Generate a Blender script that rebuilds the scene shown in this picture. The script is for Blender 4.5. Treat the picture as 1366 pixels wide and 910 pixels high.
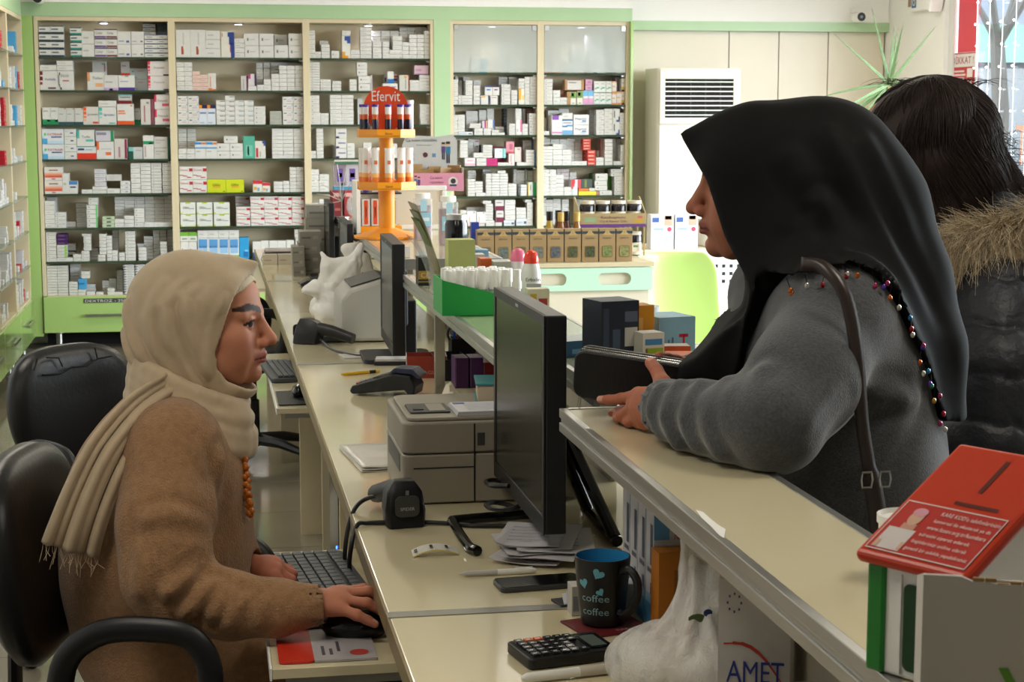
import bpy, bmesh, math, random
import numpy as np
from mathutils import Matrix, Vector

# ------------------------------------------------------------------ scene, camera, light
for o in list(bpy.data.objects):
    bpy.data.objects.remove(o, do_unlink=True)
SC = bpy.context.scene
COL = SC.collection
random.seed(7)
RNG = np.random.default_rng(7)

CAM_Z = 1.48
F_PX = 2300.0                                   # focal length in pixels of the 1366 x 910 frame
PITCH = math.atan(300 / F_PX)
YAW = math.atan(408 * math.cos(PITCH) / F_PX)
cd = bpy.data.cameras.new('camera')
cd.sensor_width = 36.0
cd.lens = 36.0 * F_PX / 1366
cd.clip_start = 0.05
cd.clip_end = 200
cam = bpy.data.objects.new('camera', cd)
cam.location = (0, 0, CAM_Z)
cam.rotation_euler = (math.pi / 2 - PITCH, 0, -YAW)
COL.objects.link(cam)
SC.camera = cam
cd.dof.use_dof = True
cd.dof.focus_distance = 2.85
cd.dof.aperture_fstop = 25.0

SC.view_settings.view_transform = 'Standard'
SC.view_settings.look = 'None'
SC.view_settings.gamma = 1.0
SC.view_settings.use_curve_mapping = False
SC.view_settings.exposure = 0.3
try:
    SC.cycles.use_denoising = True
    SC.cycles.max_bounces = 8
    SC.cycles.diffuse_bounces = 4
    SC.cycles.glossy_bounces = 3
    SC.cycles.transmission_bounces = 6
    SC.cycles.transparent_max_bounces = 12
    SC.cycles.caustics_reflective = False
    SC.cycles.caustics_refractive = False
    SC.cycles.sample_clamp_indirect = 6.0
except Exception:
    pass

# daylight: an even bright winter sky; it enters by the shop windows in the right-hand wall
W = bpy.data.worlds.new('sky')
SC.world = W
W.use_nodes = True
nt = W.node_tree
bgn = nt.nodes['Background']
bgn.inputs['Color'].default_value = (0.86, 0.93, 1.0, 1)
bgn.inputs['Strength'].default_value = 19.0

ROOM_X0, ROOM_X1 = -1.75, 4.62                  # left wall, window wall
ROOM_Y0, ROOM_Y1 = -1.6, 11.62                  # wall behind the photographer, cabinet wall
CEIL = 2.62

def area_light(name, loc, sx, sy, power, color, rot=(0, 0, 0), portal=False):
    l = bpy.data.lights.new(name, 'AREA')
    l.shape = 'RECTANGLE'
    l.size, l.size_y = sx, sy
    l.energy = power
    l.color = color
    if portal:
        l.cycles.is_portal = True
    o = bpy.data.objects.new(name, l)
    o.location = loc
    o.rotation_euler = rot
    COL.objects.link(o)
    return o

WIN_Y0, WIN_Y1, WIN_Z0, WIN_Z1 = 3.3, 10.45, 0.35, 2.42
area_light('window_portal', (ROOM_X1 + 0.02, (WIN_Y0 + WIN_Y1) / 2, (WIN_Z0 + WIN_Z1) / 2), WIN_Z1 - WIN_Z0, WIN_Y1 - WIN_Y0, 1, (1, 1, 1),
           rot=(0, math.pi / 2, 0), portal=True)
# unseen ceiling panel lamps; near pair and window corner one added as fill (positions shared with the fittings built below)
PANELS = [(-0.5, 4.6), (-0.5, 7.6), (1.6, 7.6), (1.6, 10.0), (-0.5, 10.0), (1.6, 4.6), (3.4, 7.6), (-0.5, 1.8), (1.6, 1.8), (3.4, 4.6), (3.5, 9.9)]
for i, (x, y) in enumerate(PANELS):
    area_light('ceiling_panel_lamp', (x, y, CEIL - 0.045), 0.56, 0.56, 9, (1.0, 0.93, 0.82))

# ------------------------------------------------------------------ survey helper: a picture measurement + one known distance -> a point in the room
_F = np.array([math.sin(YAW) * math.cos(PITCH), math.cos(YAW) * math.cos(PITCH), -math.sin(PITCH)])
_R = np.array([math.cos(YAW), -math.sin(YAW), 0.0])
_U = np.cross(_R, _F)
def at(px, py, x=None, y=None, z=None):
    v = _F + _R * (px - 683) / F_PX + _U * (455 - py) / F_PX
    c = np.array([0, 0, CAM_Z])
    if x is not None: t = (x - c[0]) / v[0]
    elif y is not None: t = (y - c[1]) / v[1]
    else: t = (z - c[2]) / v[2]
    return c + v * t

# ------------------------------------------------------------------ colours and materials
def lin(c):
    if isinstance(c, str):
        c = c.lstrip('#')
        if len(c) == 3: c = ''.join(k * 2 for k in c)
        c = [int(c[i:i + 2], 16) for i in (0, 2, 4)]
    return tuple(((k / 255) / 12.92 if k / 255 <= 0.04045 else ((k / 255 + 0.055) / 1.055) ** 2.4) for k in c)

MATS = {}
def mat(name, color=None, rough=0.5, metal=0.0, bump=None, var=0.0, vscale=6.0, coat=0.0, trans=0.0, alpha=1.0, ior=1.45, sheen=0.0, spec=0.5, emit=None, sss=0.0, attr=False, stretch=None, gain=1.0):
    if name in MATS: return MATS[name]
    m = bpy.data.materials.new(name)
    m.use_nodes = True
    n, l = m.node_tree.nodes, m.node_tree.links
    b = n['Principled BSDF']
    b.inputs['Roughness'].default_value = rough
    b.inputs['Metallic'].default_value = metal
    b.inputs['IOR'].default_value = ior
    b.inputs['Specular IOR Level'].default_value = spec
    b.inputs['Coat Weight'].default_value = coat
    b.inputs['Coat Roughness'].default_value = 0.08
    b.inputs['Transmission Weight'].default_value = trans
    b.inputs['Alpha'].default_value = alpha
    if sheen:
        b.inputs['Sheen Weight'].default_value = sheen
        b.inputs['Sheen Roughness'].default_value = 0.5
    if sss:
        b.inputs['Subsurface Weight'].default_value = sss
        b.inputs['Subsurface Radius'].default_value = (0.012, 0.005, 0.003)
        b.inputs['Subsurface Scale'].default_value = 1.0
    tc = n.new('ShaderNodeTexCoord')
    mp = n.new('ShaderNodeMapping')
    l.new(tc.outputs['Object'], mp.inputs['Vector'])
    if stretch: mp.inputs['Scale'].default_value = stretch
    src = None
    if attr:
        a = n.new('ShaderNodeAttribute'); a.attribute_name = 'Col'
        src = a.outputs['Color']
    rgb = lin(color) if color is not None else (0.5, 0.5, 0.5)
    b.inputs['Base Color'].default_value = (*rgb, 1)
    if var or attr:
        mx = n.new('ShaderNodeMix'); mx.data_type = 'RGBA'; mx.blend_type = 'MULTIPLY'
        mx.inputs['Factor'].default_value = 1.0
        if src: l.new(src, mx.inputs['A'])
        else: mx.inputs['A'].default_value = (*rgb, 1)
        if var:
            nz = n.new('ShaderNodeTexNoise'); nz.inputs['Scale'].default_value = vscale; nz.inputs['Detail'].default_value = 4
            l.new(mp.outputs['Vector'], nz.inputs['Vector'])
            rp = n.new('ShaderNodeValToRGB')
            rp.color_ramp.elements[0].position = 0.3; rp.color_ramp.elements[1].position = 0.7
            rp.color_ramp.elements[0].color = (*[gain * (1 - var)] * 3, 1); rp.color_ramp.elements[1].color = (*[gain * (1 + var * .4)] * 3, 1)
            l.new(nz.outputs['Fac'], rp.inputs['Fac']); l.new(rp.outputs['Color'], mx.inputs['B'])
        else:
            mx.inputs['B'].default_value = (1, 1, 1, 1)
        l.new(mx.outputs['Result'], b.inputs['Base Color'])
    if bump:
        nb = n.new('ShaderNodeTexNoise'); nb.inputs['Scale'].default_value = bump[0]; nb.inputs['Detail'].default_value = 5
        l.new(mp.outputs['Vector'], nb.inputs['Vector'])
        bm = n.new('ShaderNodeBump'); bm.inputs['Strength'].default_value = bump[1]
        bm.inputs['Distance'].default_value = bump[2] if len(bump) > 2 else 0.002
        l.new(nb.outputs['Fac'], bm.inputs['Height']); l.new(bm.outputs['Normal'], b.inputs['Normal'])
    if emit:
        b.inputs['Emission Color'].default_value = (*lin(emit[0]), 1); b.inputs['Emission Strength'].default_value = emit[1]
    if alpha < 1: m.blend_method = 'BLEND' if hasattr(m, 'blend_method') else None
    MATS[name] = m
    return m

CARD = mat('printed_card', None, 0.5, attr=True, var=0.05, vscale=30, gain=.8)
GLOSSY = mat('printed_gloss', None, 0.2, attr=True, var=0.02, vscale=20)
MATTE = mat('painted_matte', None, 0.75, attr=True, var=0.06, vscale=25, bump=(180, 0.15, 0.001))

# ------------------------------------------------------------------ mesh builder
_TEXT = {}
def text_geo(s):
    if s in _TEXT: return _TEXT[s]
    c = bpy.data.curves.new('lettering', 'FONT'); c.body = s; c.size = 1.0; c.resolution_u = 2
    o = bpy.data.objects.new('lettering', c); COL.objects.link(o)
    bpy.context.view_layer.update()
    me = o.to_mesh()
    v = np.array([p.co[:2] for p in me.vertices]) if len(me.vertices) else np.zeros((0, 2))
    f = [tuple(p.vertices) for p in me.polygons]
    o.to_mesh_clear(); bpy.data.objects.remove(o); bpy.data.curves.remove(c)
    if len(v):
        v = v - v.min(0) * np.array([1, 0])
    _TEXT[s] = (v, f)
    return _TEXT[s]

class MB:
    def __init__(self): self.v = []; self.f = []; self.c = []; self.s = []; self.M = None
    def add(self, vs, fs, col=(255, 255, 255), smooth=False):
        b = len(self.v)
        if self.M is not None: vs = [tuple(self.M @ Vector(p)) for p in vs]
        else: vs = [tuple(map(float, p)) for p in vs]
        self.v += vs
        cc = lin(col) if col is not None else (1, 1, 1)
        for f in fs:
            self.f.append(tuple(b + i for i in f)); self.c.append(cc); self.s.append(smooth)
        return self
    def box(self, x0, x1, y0, y1, z0, z1, col=(255, 255, 255)):
        return self.add([(x0, y0, z0), (x1, y0, z0), (x1, y1, z0), (x0, y1, z0), (x0, y0, z1), (x1, y0, z1), (x1, y1, z1), (x0, y1, z1)],
                        [(3, 2, 1, 0), (4, 5, 6, 7), (0, 1, 5, 4), (1, 2, 6, 5), (2, 3, 7, 6), (3, 0, 4, 7)], col)
    def rbox(self, x0, x1, y0, y1, z0, z1, r, col=(255, 255, 255), axis='z', n=4):
        """box with the four edges along axis rounded"""
        if axis == 'z': a0, a1, b0, b1, c0, c1 = x0, x1, y0, y1, z0, z1
        elif axis == 'x': a0, a1, b0, b1, c0, c1 = y0, y1, z0, z1, x0, x1
        else: a0, a1, b0, b1, c0, c1 = z0, z1, x0, x1, y0, y1
        pts = []
        for (ca, cb, t0) in ((a1 - r, b0 + r, -90), (a1 - r, b1 - r, 0), (a0 + r, b1 - r, 90), (a0 + r, b0 + r, 180)):
            for k in range(n + 1):
                t = math.radians(t0 + 90 * k / n); pts.append((ca + r * math.cos(t), cb + r * math.sin(t)))
        def P(a, b, c): return (a, b, c) if axis == 'z' else ((c, a, b) if axis == 'x' else (b, c, a))
        m = len(pts)
        vs = [P(a, b, c0) for a, b in pts] + [P(a, b, c1) for a, b in pts]
        self.add(vs, [tuple(reversed(range(m))), tuple(range(m, 2 * m))], col)
        b = len(self.v) - 2 * m
        cc = lin(col)
        for i in range(m):
            j = (i + 1) % m
            self.f.append((b + i, b + j, b + m + j, b + m + i)); self.c.append(cc); self.s.append(True)
        return self
    def quad(self, a, b, c, d, col=(255, 255, 255)): return self.add([a, b, c, d], [(0, 1, 2, 3)], col)
    def prism(self, pts, axis, c0, c1, col=(255, 255, 255), smooth=False):
        """pts: 2D polygon (counter-clockwise), extruded along axis. z:(x,y) x:(y,z) y:(x,z)"""
        def P(a, b, c): return (a, b, c) if axis == 'z' else ((c, a, b) if axis == 'x' else (a, c, b))
        m = len(pts)
        vs = [P(a, b, c0) for a, b in pts] + [P(a, b, c1) for a, b in pts]
        fs = [tuple(reversed(range(m))), tuple(range(m, 2 * m))] + [(i, (i + 1) % m, m + (i + 1) % m, m + i) for i in range(m)]
        if axis == 'y': fs = [tuple(reversed(f)) for f in fs]
        b0 = len(self.s); self.add(vs, fs, col)
        if smooth:
            for k in range(b0 + 2, len(self.s)): self.s[k] = True
        return self
    def lathe(self, prof, c=(0, 0, 0), n=20, col=(255, 255, 255), axis='z', cols=None, smooth=True, end=True):
        """prof: list of (radius, height)"""
        m = len(prof); vs = []
        for r, h in prof:
            for k in range(n):
                t = 2 * math.pi * k / n; a, b = r * math.cos(t), r * math.sin(t)
                p = (a, b, h) if axis == 'z' else ((h, a, b) if axis == 'x' else (b, h, a))
                vs.append((c[0] + p[0], c[1] + p[1], c[2] + p[2]))
        b = len(self.v)
        if self.M is not None: vs = [tuple(self.M @ Vector(p)) for p in vs]
        self.v += vs
        for i in range(m - 1):
            cc = lin(cols[i] if cols else col)
            for k in range(n):
                k2 = (k + 1) % n
                self.f.append((b + i * n + k, b + i * n + k2, b + (i + 1) * n + k2, b + (i + 1) * n + k)); self.c.append(cc); self.s.append(smooth)
        if prof[0][0] > 1e-6:
            self.f.append(tuple(b + k for k in reversed(range(n)))); self.c.append(lin(cols[0] if cols else col)); self.s.append(False)
        if end and prof[-1][0] > 1e-6 and prof[0][1] != prof[-1][1]:
            self.f.append(tuple(b + (m - 1) * n + k for k in range(n))); self.c.append(lin(cols[-1] if cols else col)); self.s.append(False)
        return self
    def tube(self, path, r, n=8, col=(255, 255, 255), closed=False, flat=None):
        P = [np.array(p, float) for p in path]; m = len(P)
        if self.M is not None: P = [np.array(self.M @ Vector(p)) for p in P]
        rs = r if isinstance(r, (list, tuple, np.ndarray)) else [r] * m
        up = None; vs = []
        for i in range(m):
            t = (P[(i + 1) % m] - P[i - 1]) if (closed or 0 < i < m - 1) else (P[1] - P[0] if i == 0 else P[-1] - P[-2])
            t = t / (np.linalg.norm(t) + 1e-12)
            if up is None:
                up = np.cross(t, [0, 0, 1.0])
                if np.linalg.norm(up) < 0.1: up = np.cross(t, [0, 1.0, 0])
            up = up - t * (up @ t); up /= np.linalg.norm(up) + 1e-12
            w = np.cross(t, up)
            for k in range(n):
                a = 2 * math.pi * k / n
                vs.append(tuple(P[i] + rs[i] * (math.cos(a) * up + (flat or 1) * math.sin(a) * w)))
        b = len(self.v); self.v += vs; cc = lin(col)
        for i in range(m if closed else m - 1):
            i2 = (i + 1) % m
            for k in range(n):
                k2 = (k + 1) % n
                self.f.append((b + i * n + k, b + i * n + k2, b + i2 * n + k2, b + i2 * n + k)); self.c.append(cc); self.s.append(True)
        if not closed:
            self.f.append(tuple(b + k for k in reversed(range(n)))); self.c.append(cc); self.s.append(False)
            self.f.append(tuple(b + (m - 1) * n + k for k in range(n))); self.c.append(cc); self.s.append(False)
        return self
    def ell(self, c, r, n=14, m=9, col=(255, 255, 255)):
        prof = [(max(1e-7, math.sin(math.pi * i / m)), -math.cos(math.pi * i / m)) for i in range(m + 1)]
        M0 = self.M
        T = Matrix.Translation(Vector(c)) @ Matrix.Diagonal((r[0], r[1], r[2], 1))
        self.M = T if M0 is None else M0 @ T
        self.lathe(prof, n=n, col=col); self.M = M0
        return self
    def text(self, s, o, right, up, h, col=(20, 20, 20), w=None, lift=0.0004, center=False):
        v, f = text_geo(s)
        if not len(v): return self
        right = np.array(right, float); up = np.array(up, float); nrm = np.cross(right, up)
        sc = h / 0.72; k = sc
        if w: k = w / max(v[:, 0].max(), 1e-6)
        o = np.array(o, float) + nrm * lift
        if center: o = o - right * k * v[:, 0].max() / 2
        return self.add([tuple(o + right * (p[0] * k) + up * (p[1] * sc)) for p in v], f, col)
    def build(self, name, material, parent=None, world=False, bevel=0.0, sharp=35, kind=None, solid=0.0, seg=2):
        v = self.v
        if world and parent is not None:
            L = parent.location; v = [(p[0] - L[0], p[1] - L[1], p[2] - L[2]) for p in v]
        me = mesh_from(name, v, self.f, self.c, self.s, sharp)
        me.materials.append(material)
        o = bpy.data.objects.new(name, me); COL.objects.link(o)
        if parent is not None: o.parent = parent
        if solid:
            s = o.modifiers.new('thickness', 'SOLIDIFY'); s.thickness = solid; s.offset = 0
        if bevel:
            b = o.modifiers.new('bevel', 'BEVEL'); b.width = bevel; b.segments = seg; b.limit_method = 'ANGLE'; b.angle_limit = math.radians(40); b.harden_normals = False
        if kind: o['kind'] = kind
        return o

def mesh_from(name, v, f, c=None, s=None, sharp=35):
    me = bpy.data.meshes.new(name)
    me.from_pydata(v, [], f)
    if c:
        ca = me.color_attributes.new('Col', 'FLOAT_COLOR', 'CORNER')
        arr = np.ones((len(me.loops), 4), np.float32); i = 0
        for poly, cc in zip(f, c):
            arr[i:i + len(poly), :3] = cc; i += len(poly)
        ca.data.foreach_set('color', arr.ravel())
    if s and any(s):
        me.polygons.foreach_set('use_smooth', np.array(s, bool))
        if sharp:
            me.set_sharp_from_angle(angle=math.radians(sharp))
    me.update()
    return me

def tag(o, label=None, cat=None, group=None, kind=None):
    if label: o['label'] = label
    if cat: o['category'] = cat
    if group: o['group'] = group
    if kind: o['kind'] = kind
    return o

def thing(name, label, cat, loc=(0, 0, 0), rz=0.0, group=None):
    o = bpy.data.objects.new(name, None); COL.objects.link(o)
    o.location = tuple(map(float, loc)); o.rotation_euler = (0, 0, rz); o.empty_display_size = 0.05
    return tag(o, label, cat, group)

def copy_tree(o, parent=None, loc=None, rz=None, label=None):
    c = o.copy(); COL.objects.link(c)
    if parent is not None: c.parent = parent
    if loc is not None: c.location = loc
    if rz is not None: c.rotation_euler = (0, 0, rz)
    if label: c['label'] = label
    for ch in list(o.children): copy_tree(ch, c)
    return c

def smooth_path(pts, n=6, closed=False):
    """Catmull-Rom through the points"""
    P = [np.array(p, float) for p in pts]; out = []
    m = len(P); rng_ = range(m if closed else m - 1)
    for i in rng_:
        p0 = P[i - 1] if (closed or i > 0) else 2 * P[0] - P[1]
        p1 = P[i]; p2 = P[(i + 1) % m]
        p3 = P[(i + 2) % m] if (closed or i + 2 < m) else 2 * P[-1] - P[-2]
        for k in range(n):
            t = k / n
            out.append(0.5 * ((2 * p1) + (-p0 + p2) * t + (2 * p0 - 5 * p1 + 4 * p2 - p3) * t * t + (-p0 + 3 * p1 - 3 * p2 + p3) * t ** 3))
    if not closed: out.append(P[-1])
    return out
# ------------------------------------------------------------------ the room shell
M_FLOOR = mat('glazed_tile', '#8d8574', 0.09, var=0.10, vscale=2.5, coat=0.3)
M_GROUT = mat('tile_grout', '#5b5548', 0.8)
M_WALL = mat('white_paint', '#efeeea', 0.75, bump=(120, 0.1))
M_CEIL = mat('ceiling_paint', '#dedcd6', 0.85)
M_GREEN = mat('mint_green_laminate', '#a9c69c', 0.32, var=0.03)
M_GREENF = mat('green_gloss_front', '#a3c274', 0.16, coat=0.4, var=0.02)
M_CREAM = mat('cream_laminate', '#d0c2a2', 0.38, var=0.03, vscale=3)
M_TAN = mat('beige_back_panel', '#d6c7a6', 0.6, var=0.03)
M_PANEL = mat('ivory_wall_panel', '#d9d0bd', 0.35, var=0.02)
M_CHROME = mat('brushed_steel', '#b8b8b6', 0.28, metal=1.0)
M_ALU = mat('anodised_aluminium', '#b4b3ae', 0.35, metal=0.9)
M_BLACK = mat('black_plastic', '#17171a', 0.42, bump=(400, 0.08, 0.0005))
M_BLACKG = mat('black_gloss', '#0e0e10', 0.12)
M_DARK = mat('dark_void', '#1c1a18', 0.9)
M_WHITEP = mat('white_plastic', '#ecebe6', 0.35)
M_GLASS_EDGE = mat('green_glass_shelf', '#41523f', 0.08, coat=0.5, alpha=0.65)

def structure(name, mb, m, parent=None, **k):
    o = mb.build(name, m, parent, **k)
    if parent is None: o['kind'] = 'structure'
    return o

# floor: tiles 0.547 m square with recessed grout
TS = 0.547
fl = MB().box(ROOM_X0 - .1, ROOM_X1 + .1, ROOM_Y0 - .1, ROOM_Y1 + .1, -0.08, -0.003)
floor = structure('floor', fl, M_GROUT)
tl = MB(); g = 0.0018
tl.box(g, TS - g, g, TS - g, -0.0025, 0.0)
tile_me = None
ny = int((ROOM_Y1 - 2.0) / TS) + 1
for j in range(ny):
    for i in range(12):
        x = -0.655 - 2 * TS + i * TS; y = 9.15 - 13 * TS + j * TS
        if x > ROOM_X1 - 0.2 or y > ROOM_Y1 - 0.3: continue
        if tile_me is None:
            o = tl.build('floor_tile', M_FLOOR, floor); tile_me = o.data
        else:
            o = bpy.data.objects.new('floor_tile', tile_me); COL.objects.link(o); o.parent = floor
        o.location = (x, y, 0)

structure('ceiling', MB().box(ROOM_X0 - .1, ROOM_X1 + .1, ROOM_Y0 - .1, ROOM_Y1 + .1, CEIL, CEIL + .1), M_CEIL)
structure('wall_left', MB().box(ROOM_X0 - .1, ROOM_X0, ROOM_Y0 - .1, ROOM_Y1 + .1, 0, CEIL), M_WALL)
structure('wall_back', MB().box(ROOM_X0, ROOM_X1, ROOM_Y1, ROOM_Y1 + .1, 0, CEIL), M_WALL)
structure('wall_front', MB().box(ROOM_X0, ROOM_X1, ROOM_Y0 - .1, ROOM_Y0, 0, CEIL), M_WALL)
wr = MB()
wr.box(ROOM_X1, ROOM_X1 + .16, ROOM_Y0 - .1, WIN_Y0, 0, CEIL)
wr.box(ROOM_X1, ROOM_X1 + .16, WIN_Y1, ROOM_Y1 + .1, 0, CEIL)
wr.box(ROOM_X1, ROOM_X1 + .16, WIN_Y0, WIN_Y1, 0, WIN_Z0)
wr.box(ROOM_X1, ROOM_X1 + .16, WIN_Y0, WIN_Y1, WIN_Z1, CEIL)
structure('wall_right', wr, M_WALL)
# white bulkhead above the cabinets
structure('trim_1', MB().box(-1.14, 2.78, 11.22, ROOM_Y1 - .002, 2.183, CEIL - .002), M_WALL)
structure('trim_2', MB().box(2.782, ROOM_X1 - .002, 11.36, ROOM_Y1 - .002, 2.112, CEIL - .002), M_WALL)

# shop window: mullions, red film stripe, panes
win = thing('window_1', None, None, (ROOM_X1, 0, 0)); win['kind'] = 'structure'
M_WFRAME = mat('window_frame_white', '#d8d8d6', 0.4)
mull = [WIN_Y1, 8.35, 6.4, 4.8, WIN_Y0]
for k, y in enumerate(mull):
    MB().box(0.03, 0.11, y - (.07 if k == 0 else .035), y + (0 if k == 0 else .035), WIN_Z0, WIN_Z1).build('mullion', M_WFRAME, win, bevel=.004)
for z0, z1 in ((WIN_Z0, WIN_Z0 + .06), (WIN_Z1 - .06, WIN_Z1)):
    MB().box(0.025, 0.115, WIN_Y0, WIN_Y1, z0, z1).build('window_rail', M_WFRAME, win, bevel=.004)
m = bpy.data.materials.new('window_glass'); m.use_nodes = True
n_, l_ = m.node_tree.nodes, m.node_tree.links
n_.remove(n_['Principled BSDF'])
tr = n_.new('ShaderNodeBsdfTransparent'); tr.inputs['Color'].default_value = (.97, .985, .98, 1)
gl = n_.new('ShaderNodeBsdfGlossy'); gl.inputs['Roughness'].default_value = 0.02
lw = n_.new('ShaderNodeLayerWeight'); lw.inputs['Blend'].default_value = 0.5
pw = n_.new('ShaderNodeMath'); pw.operation = 'POWER'; pw.inputs[1].default_value = 5.0
fr = n_.new('ShaderNodeMath'); fr.operation = 'MULTIPLY_ADD'; fr.inputs[1].default_value = 0.6; fr.inputs[2].default_value = 0.03
l_.new(lw.outputs['Facing'], pw.inputs[0]); l_.new(pw.outputs[0], fr.inputs[0])
ms = n_.new('ShaderNodeMixShader')
l_.new(fr.outputs[0], ms.inputs[0]); l_.new(tr.outputs[0], ms.inputs[1]); l_.new(gl.outputs[0], ms.inputs[2])
l_.new(ms.outputs[0], n_['Material Output'].inputs[0])
M_PANE = m
for a, b in zip(mull[:-1], mull[1:]):
    MB().box(.066, .072, b + .036, a - .036, WIN_Z0 + .06, WIN_Z1 - .06).build('pane', M_PANE, win)
M_REDFILM = mat('red_window_film', '#d8394a', 0.4)
MB().box(.058, .0655, 10.10, 10.37, WIN_Z0 + .06, WIN_Z1 - .06).build('red_film_stripe', M_REDFILM, win)
# salmon letters stuck on the outside of the glass, so they read mirrored from indoors
M_LETTER = mat('salmon_window_lettering', '#f0b9a8', 0.5)
lt = MB(); lt.text('NÖ', (.060, 9.10, 1.51), (0, 1, 0), (0, 0, 1), .20, w=.34)
lt.text('FOT', (.060, 9.05, 1.2), (0, 1, 0), (0, 0, 1), .24, w=.48)
lt.build('window_lettering', M_LETTER, win, solid=.002)

# green window-head band, corner pier in the far left corner
structure('trim_3', MB().box(2.782, ROOM_X1 - .001, 11.352, 11.40, 2.05, 2.112), M_GREEN)
bw = MB()
structure('trim_4', MB().box(-1.14, 2.78, 11.23, 11.30, 2.098, 2.183), M_GREEN)
structure('trim_5', MB().box(-1.14, -1.05, 11.232, 11.30, 0.09, 2.098), M_GREENF)
structure('trim_6', MB().box(1.462, 1.568, 11.232, 11.30, 0.09, 2.098), M_GREEN)
structure('trim_7', MB().box(2.765, 2.782, 11.2, ROOM_Y1, 0.0, 2.098), M_GREENF)
# ivory wall panels on the right part of the back wall, each its own piece, with a narrow joint
wp = MB().box(2.783, ROOM_X1 - .002, 11.44, ROOM_Y1 - .001, 0, 2.09)
panel_wall = structure('wall_panelling', wp, M_PANEL)
px_j = [2.80, 3.50, 3.853, 4.205, 4.61]
for a, b in zip(px_j[:-1], px_j[1:]):
    MB().box(a + .003, b - .003, 11.41, 11.4395, .08, 2.05 if b > 3.6 else 2.05).build('wall_panel', M_PANEL, panel_wall, bevel=.002)

# ceiling panel fittings (the lamps themselves are set at the top)
M_DIFF = mat('lamp_diffuser', '#f5f3ee', 0.4, emit=('#fff2de', 3.0))
fit = None
for i, (x, y) in enumerate(PANELS):
    pos = ['nearest left-hand', 'middle left-hand', 'middle', 'far right-hand', 'far left-hand', 'nearer right-hand', 'window-side', 'left-hand one added above the photographer as fill', 'right-hand one added above the photographer as fill', 'window-side near', 'added window corner fill'][i]
    lab = 'square recessed ceiling light panel, the %s' % (pos if 'one' in pos else pos + ' one')
    if fit is None:
        fit = thing('ceiling_light', lab, 'ceiling light', (x, y, CEIL), group='ceiling light panels')
        fm = MB(); fm.box(-.31, .31, -.31, -.285, -.04, -.001); fm.box(-.31, .31, .285, .31, -.04, -.001); fm.box(-.31, -.285, -.285, .285, -.04, -.001); fm.box(.285, .31, -.285, .285, -.04, -.001)
        fm.build('frame', M_WHITEP, fit)
        MB().box(-.284, .284, -.284, .284, -.03, -.01).build('diffuser', M_DIFF, fit)
    else:
        copy_tree(fit, loc=(x, y, CEIL), label=lab)

# ------------------------------------------------------------------ cabinets along the back wall
YC = 11.25
BAYS = {'A': (-1.045, -0.205), 'B': (-0.205, 0.640), 'C': (0.640, 1.462), 'D': (1.568, 2.168), 'E': (2.168, 2.766)}
BAYNAME = {'A': 'leftmost', 'B': 'second', 'C': 'third', 'D': 'left glass-door', 'E': 'right glass-door'}
SH_L = [1.850, 1.642, 1.426, 1.209, 0.992, 0.776, 0.562, 0.345]      # shelf tops, open cabinets
SH_R = [1.762, 1.555, 1.356, 1.155, 0.956, 0.758, 0.56, 0.345]       # shelf tops, glass-door cabinets
CABLAB = {'A': 'open cream cabinet with glass shelves of medicine, leftmost on the far wall, green drawers below',
          'B': 'open cream medicine cabinet on the far wall, second from the left',
          'C': 'open cream medicine cabinet behind the orange display stand',
          'D': 'cream medicine cabinet with frosted top door, left one of the pair',
          'E': 'cream medicine cabinet with frosted top door, beside the air conditioner'}
m = bpy.data.materials.new('frosted_glass'); m.use_nodes = True
b_ = m.node_tree.nodes['Principled BSDF']
b_.inputs['Base Color'].default_value = (.62, .66, .63, 1); b_.inputs['Roughness'].default_value = .3
b_.inputs['Alpha'].default_value = 0.42
M_FROST = m
M_SPOT = mat('spot_lamp_lens', '#ffffff', 0.3, emit=('#e8e6ff', 6.0))
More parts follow.
